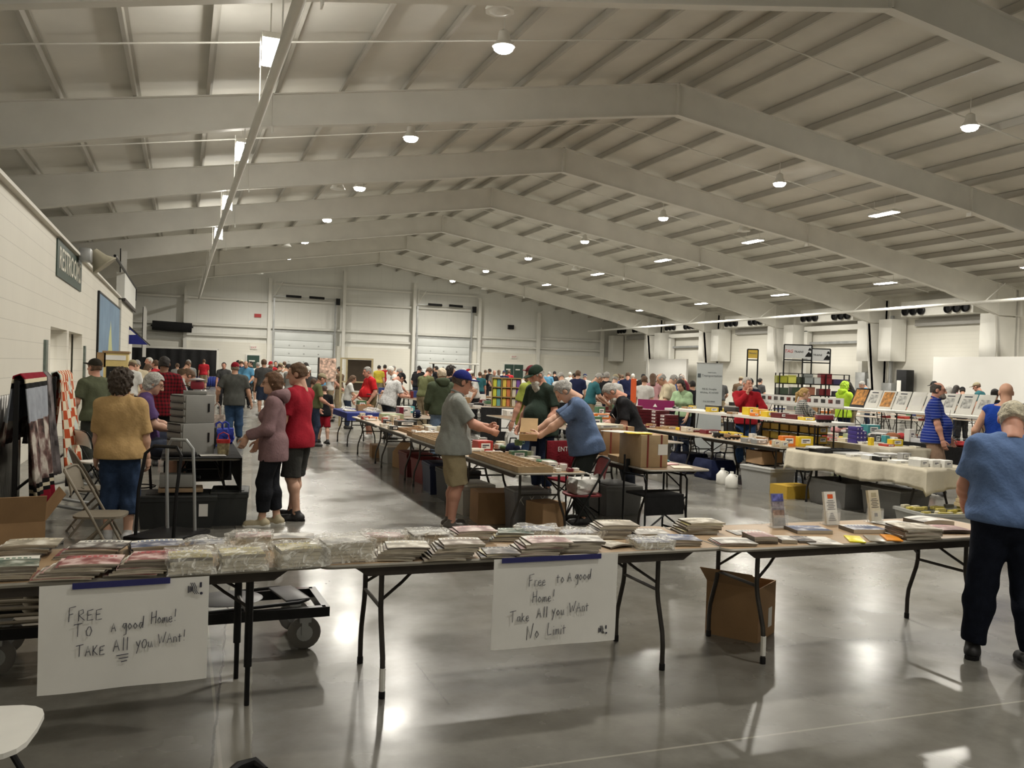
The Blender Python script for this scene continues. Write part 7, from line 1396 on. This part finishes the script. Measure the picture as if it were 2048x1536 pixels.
tote('white plastic bag held open by the person with the blond ponytail', 11.60, 14.0, .55, .3, .2, .36, (.66, .65, .62))
P_('person in a blue striped polo with goatee and glasses facing right', 11.33, 11.0, R(-142), H=1.78, b=1.25, belly=.11, skin=RUDDY, shirt=(.02, .05, .3), smat=STRIPE, hem=.12, loose=1.2, pants=(.30, .2, .14), pmat=CLOTH, plen='shorts', shoe=(.1, .1, .1), hair=(.05, .04, .035), hstyle='balding', beard=((.16, .14, .12),), glasses=True, collar=(.012, .03, .2), rh=(.27, .16, .84), lh=(-.25, .2, .9), head=(.08, 0, .05), badge=(.08, .0, .0))
P_('bald person in a bright blue tank top, back to the camera', 10.05, 8.6, R(-42), H=1.79, b=1.38, belly=.1, skin=TAN_, shirt=(.012, .05, .32), sleeve='none', hem=.1, pants=(.05, .05, .06), pmat=CLOTH, plen='shorts', hair=None, hstyle='bald', lh=(-.30, .22, 1.0), rh=(.3, .1, .9), head=(.2, 0, .1))
P_('person with short dark hair partly hidden behind the bald person', 11.75, 9.6, R(-50), H=1.77, b=1.2, skin=TAN_, shirt=(.1, .1, .1), pants=NAVYJ, hair=BLACKH, det=2)
P_('large person in a denim blue shirt and dark jeans, back turned, beside the brochure table', 4.93, 4.17, R(-38), H=1.69, b=1.42, belly=.12, hunch=.26, lean=.04, side=.07, head=(.40, 0, -.1), skin=RUDDY, shirt=(.115, .185, .36), hem=.02, loose=1.5, pants=(.010, .013, .024), shoe=(.012, .012, .013), hair=(.55, .50, .38), hstyle='short', lh=(-.20, .36, 1.0), rh=(.26, .38, 1.0), lpole=(-.6, -.8, -.9), rpole=(1, -.6, -.6), feet=((.16, -.06, -12), (-.17, .05, 12)))
P_('person in a navy jacket and black cap behind the white raised table', 14.05, 19.8, R(140), H=1.76, b=1.2, skin=FAIR, shirt=(.012, .014, .03), sleeve='long', pants=NAVYJ, hair=BROWNH, cap=((.012, .012, .014),), head=(.3, 0, 0), rh=(.2, .3, 1.0), lh=(-.2, .3, 1.0), det=2)
P_('person with shoulder length dark hair in a black top, back turned', 11.45, 16.2, R(-35), H=1.58, b=1.1, fem=True, skin=FAIR, shirt=(.01, .01, .012), sleeve='long', pants=(.02, .02, .02), hair=(.05, .035, .025), hstyle='long', det=2)
P_('person in a hooded neon yellow jacket by the print tables', 17.3, 20.0, R(-90), H=1.74, b=1.3, skin=TAN_, shirt=(.52, .78, .06), sleeve='long', collar='hood', hem=.15, loose=1.8, pants=NAVYJ, hair=(.5, .75, .06), hstyle='curly', rh=(.15, .4, 1.15), lh=(-.15, .4, 1.1), det=2)
# ================================================================ the crowd further back
TPL = {}
def template(key, **kw):
    t = person('tpl', 0, -60, 0, H=1.75, det=0, **kw); TPL[key] = t
    return t
template('stand', rh=(.26, .1, .82), lh=(-.26, .1, .82)); template('browse', lean=.12, hunch=.2, head=(.35, 0, 0), rh=(.18, .38, .98), lh=(-.18, .36, 1.0))
template('cap', lean=.06, hunch=.15, head=(.2, 0, 0), cap=((.02, .02, .02),), rh=(.2, .32, 1.0), lh=(-.24, .15, .9), b=1.15, belly=.06); template('fem', fem=True, hstyle='long', lean=.06, hunch=.15, head=(.2, 0, 0), rh=(.18, .34, 1.0), lh=(-.2, .2, .9), b=.92)
template('bald', hstyle='balding', lean=.08, hunch=.2, head=(.3, 0, 0), rh=(.18, .36, 1.0), lh=(-.18, .34, .98), b=1.2, belly=.1); template('shorts', plen='shorts', shoe=(.6, .6, .6), rh=(.26, .1, .82), lh=(-.26, .1, .82), b=1.15, belly=.05)
template('bend', lean=.42, hunch=.3, head=(.3, 0, 0), rh=(.16, .55, .92), lh=(-.16, .52, .95), b=1.1); template('straw', cap=((.6, .55, .4), 'straw'), rh=(.2, .35, 1.0), lh=(-.24, .1, .85), head=(.2, 0, 0))
ZT = {'stand': 1.76, 'browse': 1.70, 'cap': 1.75, 'fem': 1.74, 'bald': 1.70, 'shorts': 1.76, 'bend': 1.52, 'straw': 1.80}
def crowd(key, x, y, rz, zt, shirt, hair, pants=(.03, .04, .07), capc=None, skin=FAIR, label='', group=None):
    t = copy_tree(TPL[key]); t.location = (x, y, 0); t.rotation_euler.z = R(rz); s = min(max(zt / ZT[key], .86), 1.08); t.scale = (s, s, s); t['label'] = label
    if group: t['group'] = group
    for c in t.children:
        n = c.name.split('.')[0]; col = {'body': skin, 'shirt': shirt, 'trousers': pants, 'shorts': pants, 'hair': hair, 'cap': capc or hair, 'hat': capc}.get(n)
        if col: c.color = (*col, 1)
        for cc in c.children:
            if cc.name.startswith('brim'): cc.color = (*(capc or hair), 1)
    return t
CN = dict(wt=((.6, .6, .58), 'white'), gy=((.24, .24, .23), 'grey'), dg=((.06, .06, .06), 'charcoal'), bk=((.012, .012, .014), 'black'), nv=((.015, .02, .06), 'navy'), rd=((.4, .02, .03), 'red'), mr=((.10, .012, .02), 'maroon'), lb=((.10, .28, .45), 'light blue'), tl=((.03, .12, .14), 'teal'), cr=((.55, .48, .34), 'cream'), ol=((.12, .13, .06), 'olive'), pk=((.55, .3, .32), 'pink'), bl=((.05, .1, .3), 'blue'), br=((.12, .08, .05), 'brown'), lg=((.35, .5, .3), 'pale green'), yl=((.5, .4, .05), 'yellow'))
HN = dict(g=(GRAYH, 'grey hair'), w=(WHITEH, 'white hair'), b=(BROWNH, 'brown hair'), k=(BLACKH, 'black hair'))
CROWD = [
('cap',-1.12,21.75,-27,1.74,'wt','b','t','far left of the aisle midway'),
('bald',-1.05,23.86,3,1.72,'cr','g',None,'far left of the aisle midway'),
('stand',-1.02,32.38,122,1.82,'nv','w',None,'far left of the aisle midway'),
('stand',-0.79,31.23,61,1.75,'rd','b',None,'far left of the aisle midway'),
('browse',0.02,29.86,-40,1.74,'br','b',None,'far left of the aisle midway'),
('stand',0.21,32.99,20,1.8,'gy','g',None,'far left of the aisle midway'),
('shorts',1.19,55.03,-1,1.9,'rd','b',None,'in the aisle crowd far back'),
('stand',1.5,35.71,173,1.75,'dg','k',None,'in the aisle crowd far back'),
('cap',2.42,41.77,17,1.87,'bk','k','k','in the aisle crowd far back'),
('cap',2.33,38.6,7,1.88,'nv','b','c','in the aisle crowd far back'),
('bald',2.39,36.45,166,1.8,'lb','b',None,'in the aisle crowd far back'),
('stand',3.21,45.74,96,1.85,'bk','k',None,'in the aisle crowd far back'),
('shorts',3.2,41.48,16,1.8,'wt','g',None,'in the aisle crowd far back'),
('shorts',2.59,31.04,5,1.9,'dg','b',None,'in the aisle crowd midway'),
('cap',4.0,43.32,145,1.88,'rd','b','r','in the aisle crowd far back'),
('stand',4.43,46.36,175,1.9,'bk','k',None,'in the aisle crowd far back'),
('shorts',3.17,35.09,-15,1.7,'mr','b',None,'in the aisle crowd far back'),
('cap',3.13,31.91,-36,1.8,'br','b','t','in the aisle crowd midway'),
('browse',2.83,27.75,-66,1.75,'wt','k',None,'in the aisle crowd midway'),
('stand',4.96,47.23,-6,1.9,'lg','b',None,'in the aisle crowd far back'),
('browse',2.88,25.6,-36,1.78,'gy','g',None,'in the aisle crowd midway'),
('stand',5.54,45.95,-97,1.9,'bk','k',None,'in the aisle crowd far back'),
('fem',5.88,44.75,53,1.9,'bk','k',None,'in the aisle crowd far back'),
('cap',2.93,22.38,163,1.72,'dg','b','w','in the aisle crowd midway'),
('cap',2.74,19.78,-88,1.58,'ol','b','t','in the aisle crowd midway'),
('stand',5.1,34.37,142,1.82,'lb','k',None,'behind the centre tables far back'),
('straw',4.68,30.27,-89,1.82,'wt','k','c','behind the centre tables midway'),
('stand',5.49,33.16,51,1.73,'br','k',None,'behind the centre tables midway'),
('fem',4.38,25.04,-90,1.5,'wt','b',None,'behind the centre tables midway'),
('shorts',9.34,44.54,-32,1.86,'yl','k',None,'behind the centre tables far back'),
('stand',9.62,44.43,-12,1.9,'rd','k',None,'behind the centre tables far back'),
('bald',9.01,40.39,-53,1.9,'wt','g',None,'behind the centre tables far back'),
('browse',6.46,28.54,-73,1.73,'dg','g',None,'behind the centre tables midway'),
('browse',6.17,26.51,67,1.77,'wt','w',None,'behind the centre tables midway'),
('stand',11.24,43.83,-14,1.9,'bk','k',None,'behind the centre tables far back'),
('cap',9.43,37.03,-44,1.83,'bk','k','k','behind the centre tables far back'),
('browse',6.37,24.3,-55,1.78,'ol','b',None,'behind the centre tables midway'),
('stand',7.81,29.1,135,1.77,'bk','k',None,'behind the centre tables midway'),
('stand',11.8,42.55,45,1.9,'bk','k',None,'behind the centre tables far back'),
('stand',13.2,46.3,-16,1.87,'dg','k',None,'behind the centre tables far back'),
('cap',11.15,36.39,-77,1.82,'gy','g','w','behind the centre tables far back'),
('cap',9.17,28.6,112,1.8,'rd','b','r','behind the centre tables midway'),
('cap',8.37,25.7,82,1.74,'wt','b','w','behind the centre tables midway'),
('stand',15.99,47.4,-19,1.81,'br','b',None,'in the middle crowd far back'),
('stand',15.58,45.42,31,1.87,'bk','k',None,'in the middle crowd far back'),
('bald',15.15,43.44,161,1.77,'gy','g',None,'in the middle crowd far back'),
('fem',16.7,47.13,-20,1.83,'wt','b',None,'in the middle crowd far back'),
('cap',16.29,45.15,-20,1.79,'nv','b','n','in the middle crowd far back'),
('stand',17.92,48.81,-20,1.83,'rd','b',None,'in the middle crowd far back'),
('browse',9.69,25.2,-71,1.76,'wt','b',None,'in the middle crowd midway'),
('stand',12.03,30.73,129,1.76,'dg','k',None,'in the middle crowd midway'),
('stand',17.71,44.63,-22,1.83,'nv','g',None,'in the middle crowd far back'),
('stand',19.0,46.28,8,1.88,'gy','b',None,'in the middle crowd far back'),
('bald',17.72,42.49,-53,1.78,'lb','g',None,'in the middle crowd far back'),
('cap',18.85,44.2,-23,1.85,'bk','k','k','in the middle crowd far back'),
('browse',9.66,22.01,-4,1.76,'wt','g',None,'in the middle crowd midway'),
('stand',18.81,42.08,-24,1.82,'wt','w',None,'in the middle crowd far back'),
('stand',12.1,26.44,-45,1.86,'nv','b',None,'in the middle crowd midway'),
('browse',10.33,21.76,-95,1.77,'tl','g',None,'in the middle crowd midway'),
('browse',11.85,24.4,-96,1.74,'wt','b',None,'in the middle crowd midway'),
('stand',19.5,39.69,-26,1.81,'gy','k',None,'in the middle crowd far back'),
('stand',11.63,23.41,-46,1.83,'bk','g',None,'in the middle crowd midway'),
('cap',10.9,21.55,-57,1.77,'wt','g','t','in the middle crowd midway'),
('stand',15.66,30.45,-27,1.8,'bl','b',None,'behind the wooden cases far back'),
('bald',15.04,28.55,-28,1.84,'nv','b',None,'behind the wooden cases midway'),
('stand',20.92,39.17,-28,1.84,'wt','w',None,'behind the wooden cases far back'),
('cap',19.37,35.47,-59,1.84,'bk','k','k','behind the wooden cases far back'),
('stand',11.21,20.37,-39,1.75,'wt','b',None,'behind the wooden cases midway'),
('fem',12.91,22.94,-29,1.82,'pk','b',None,'behind the wooden cases midway'),
('stand',19.09,33.45,-30,1.82,'bk','k',None,'behind the wooden cases far back'),
('browse',11.21,19.3,-90,1.79,'cr','g',None,'behind the wooden cases midway'),
('bald',10.56,17.95,70,1.79,'cr','g',None,'behind the wooden cases midway'),
('stand',22.09,36.6,-31,1.9,'mr','k',None,'behind the wooden cases far back'),
('bald',19.18,31.28,58,1.89,'mr','g',None,'behind the wooden cases far back'),
('fem',10.33,16.97,119,1.69,'lg','k',None,'behind the wooden cases midway'),
('stand',12.93,20.8,-2,1.66,'bk','k',None,'behind the wooden cases midway'),
('stand',19.85,31.03,-33,1.83,'gy','g',None,'by the tall white banner far back'),
('cap',18.72,28.25,-34,1.77,'dg','g','k','by the tall white banner midway'),
('browse',14.93,21.12,-25,1.79,'gy','g',None,'by the tall white banner midway'),
('cap',20.04,28.83,-35,1.85,'br','b','t','by the tall white banner far back'),
('stand',23.15,31.94,-76,1.81,'dg','k',None,'by the tall white banner far back'),
('fem',17.69,20.1,59,1.79,'bk','k',None,'near the right wall midway'),
('browse',22.47,24.72,48,1.8,'lb','g',None,'near the right wall midway'),
('cap',23.94,23.11,14,1.9,'bk','k','k','near the right wall midway'),
('stand',21.38,20.86,-46,1.67,'dg','k',None,'near the right wall midway'),
('fem',20.97,19.95,-66,1.73,'wt','g',None,'near the right wall midway'),
('fem',23.59,22.17,-77,1.77,'pk','k',None,'near the right wall midway'),
('cap',23.07,21.3,-37,1.73,'bk','k','k','near the right wall midway'),
('cap',23.63,21.09,22,1.9,'tl','b','t','near the right wall midway'),
('stand',17.14,14.97,-69,1.71,'bk','k',None,'near the right wall midway'),
('bald',-1.73,34.78,-57,1.63,'pk','w',None,'far left of the aisle midway'),
('fem',-1.09,29.21,-48,1.63,'tl','b',None,'far left of the aisle midway'),
('stand',-0.19,40.61,0,1.65,'gy','b',None,'far left of the aisle far back'),
('cap',3.88,30.56,93,1.67,'bk','k','k','in the aisle crowd midway'),
('browse',2.5,21.47,-87,1.63,'cr','b',None,'in the aisle crowd midway'),
('bald',4.16,38.99,54,1.71,'wt','w',None,'in the aisle crowd far back'),
('stand',15.74,34.69,36,1.77,'br','k',None,'in the middle crowd far back'),
('cap',15.29,32.72,-25,1.76,'wt','g','n','in the middle crowd far back'),
('stand',21.36,41.14,-27,1.77,'cr','b',None,'behind the wooden cases far back'),
('bald',15.62,26.2,-91,1.79,'bl','g',None,'behind the wooden cases midway'),
('stand',9.78,32.64,-107,1.71,'gy','b',None,'behind the centre tables far back'),
('stand',11.31,34.2,-18,1.7,'tl','b',None,'in the middle crowd far back'),
]
SPOTS = [(o.location.x, o.location.y) for o in bpy.data.objects if o.parent is None and o.name.startswith('person') and o.location.y > -20]
RECTS = TABS + [(15.8, 19.6, 21.2, 23.3, 0), (4.2, 5.3, 25.6, 26.3, 0), (4.0, 4.7, 28.1, 28.6, 0), (11.4, 14.4, 42.2, 44.2, 0), (-2.4, -1.2, 23.8, 24.9, 0), (10.7, 11.6, 17, 17.5, 0)]
def free_spot(x, y):
    for k in range(60):
        f = 1 + .012 * ((k + 1) // 2) * (1 if k % 2 else -1); px, py = x * f, y * f
        if all(not (a - .24 < px < b + .24 and c - .24 < py < d + .24) for a, b, c, d, _ in RECTS) and all((px - q[0]) ** 2 + (py - q[1]) ** 2 > .30 for q in SPOTS) and py < 69: SPOTS.append((px, py)); return px, py
    SPOTS.append((x, y)); return x, y
for key, x, y, rz, zt, sc, h, cp, where in CROWD:
    s_, sn = CN[sc]; hcol, hn_ = HN[h]; cc = {None: None, 'k': (.012, .012, .014), 'r': (.3, .015, .02), 'w': (.6, .6, .56), 'c': (.55, .5, .38), 't': (.3, .26, .17), 'n': (.02, .03, .1)}[cp]; cn = {None: '', 'k': 'black cap', 'r': 'red cap', 'w': 'white cap', 'c': 'cream hat', 't': 'tan cap', 'n': 'navy cap'}[cp]
    x, y = free_spot(x, y); crowd(key, x, y, rz, zt, s_, hcol, [(.03, .04, .07), (.02, .02, .022), (.25, .2, .13)][int(x * 7) % 3], cc, [FAIR, RUDDY, TAN_][int(abs(y) * 5) % 3], 'person in a %s top with %s %s' % (sn, cn or hn_, where), 'crowd in %s tops, %s, %s' % (sn, cn or hn_, where))
for k in list(TPL):
    def kill(o):
        for c in list(o.children): kill(c)
        bpy.data.objects.remove(o)
    kill(TPL[k])
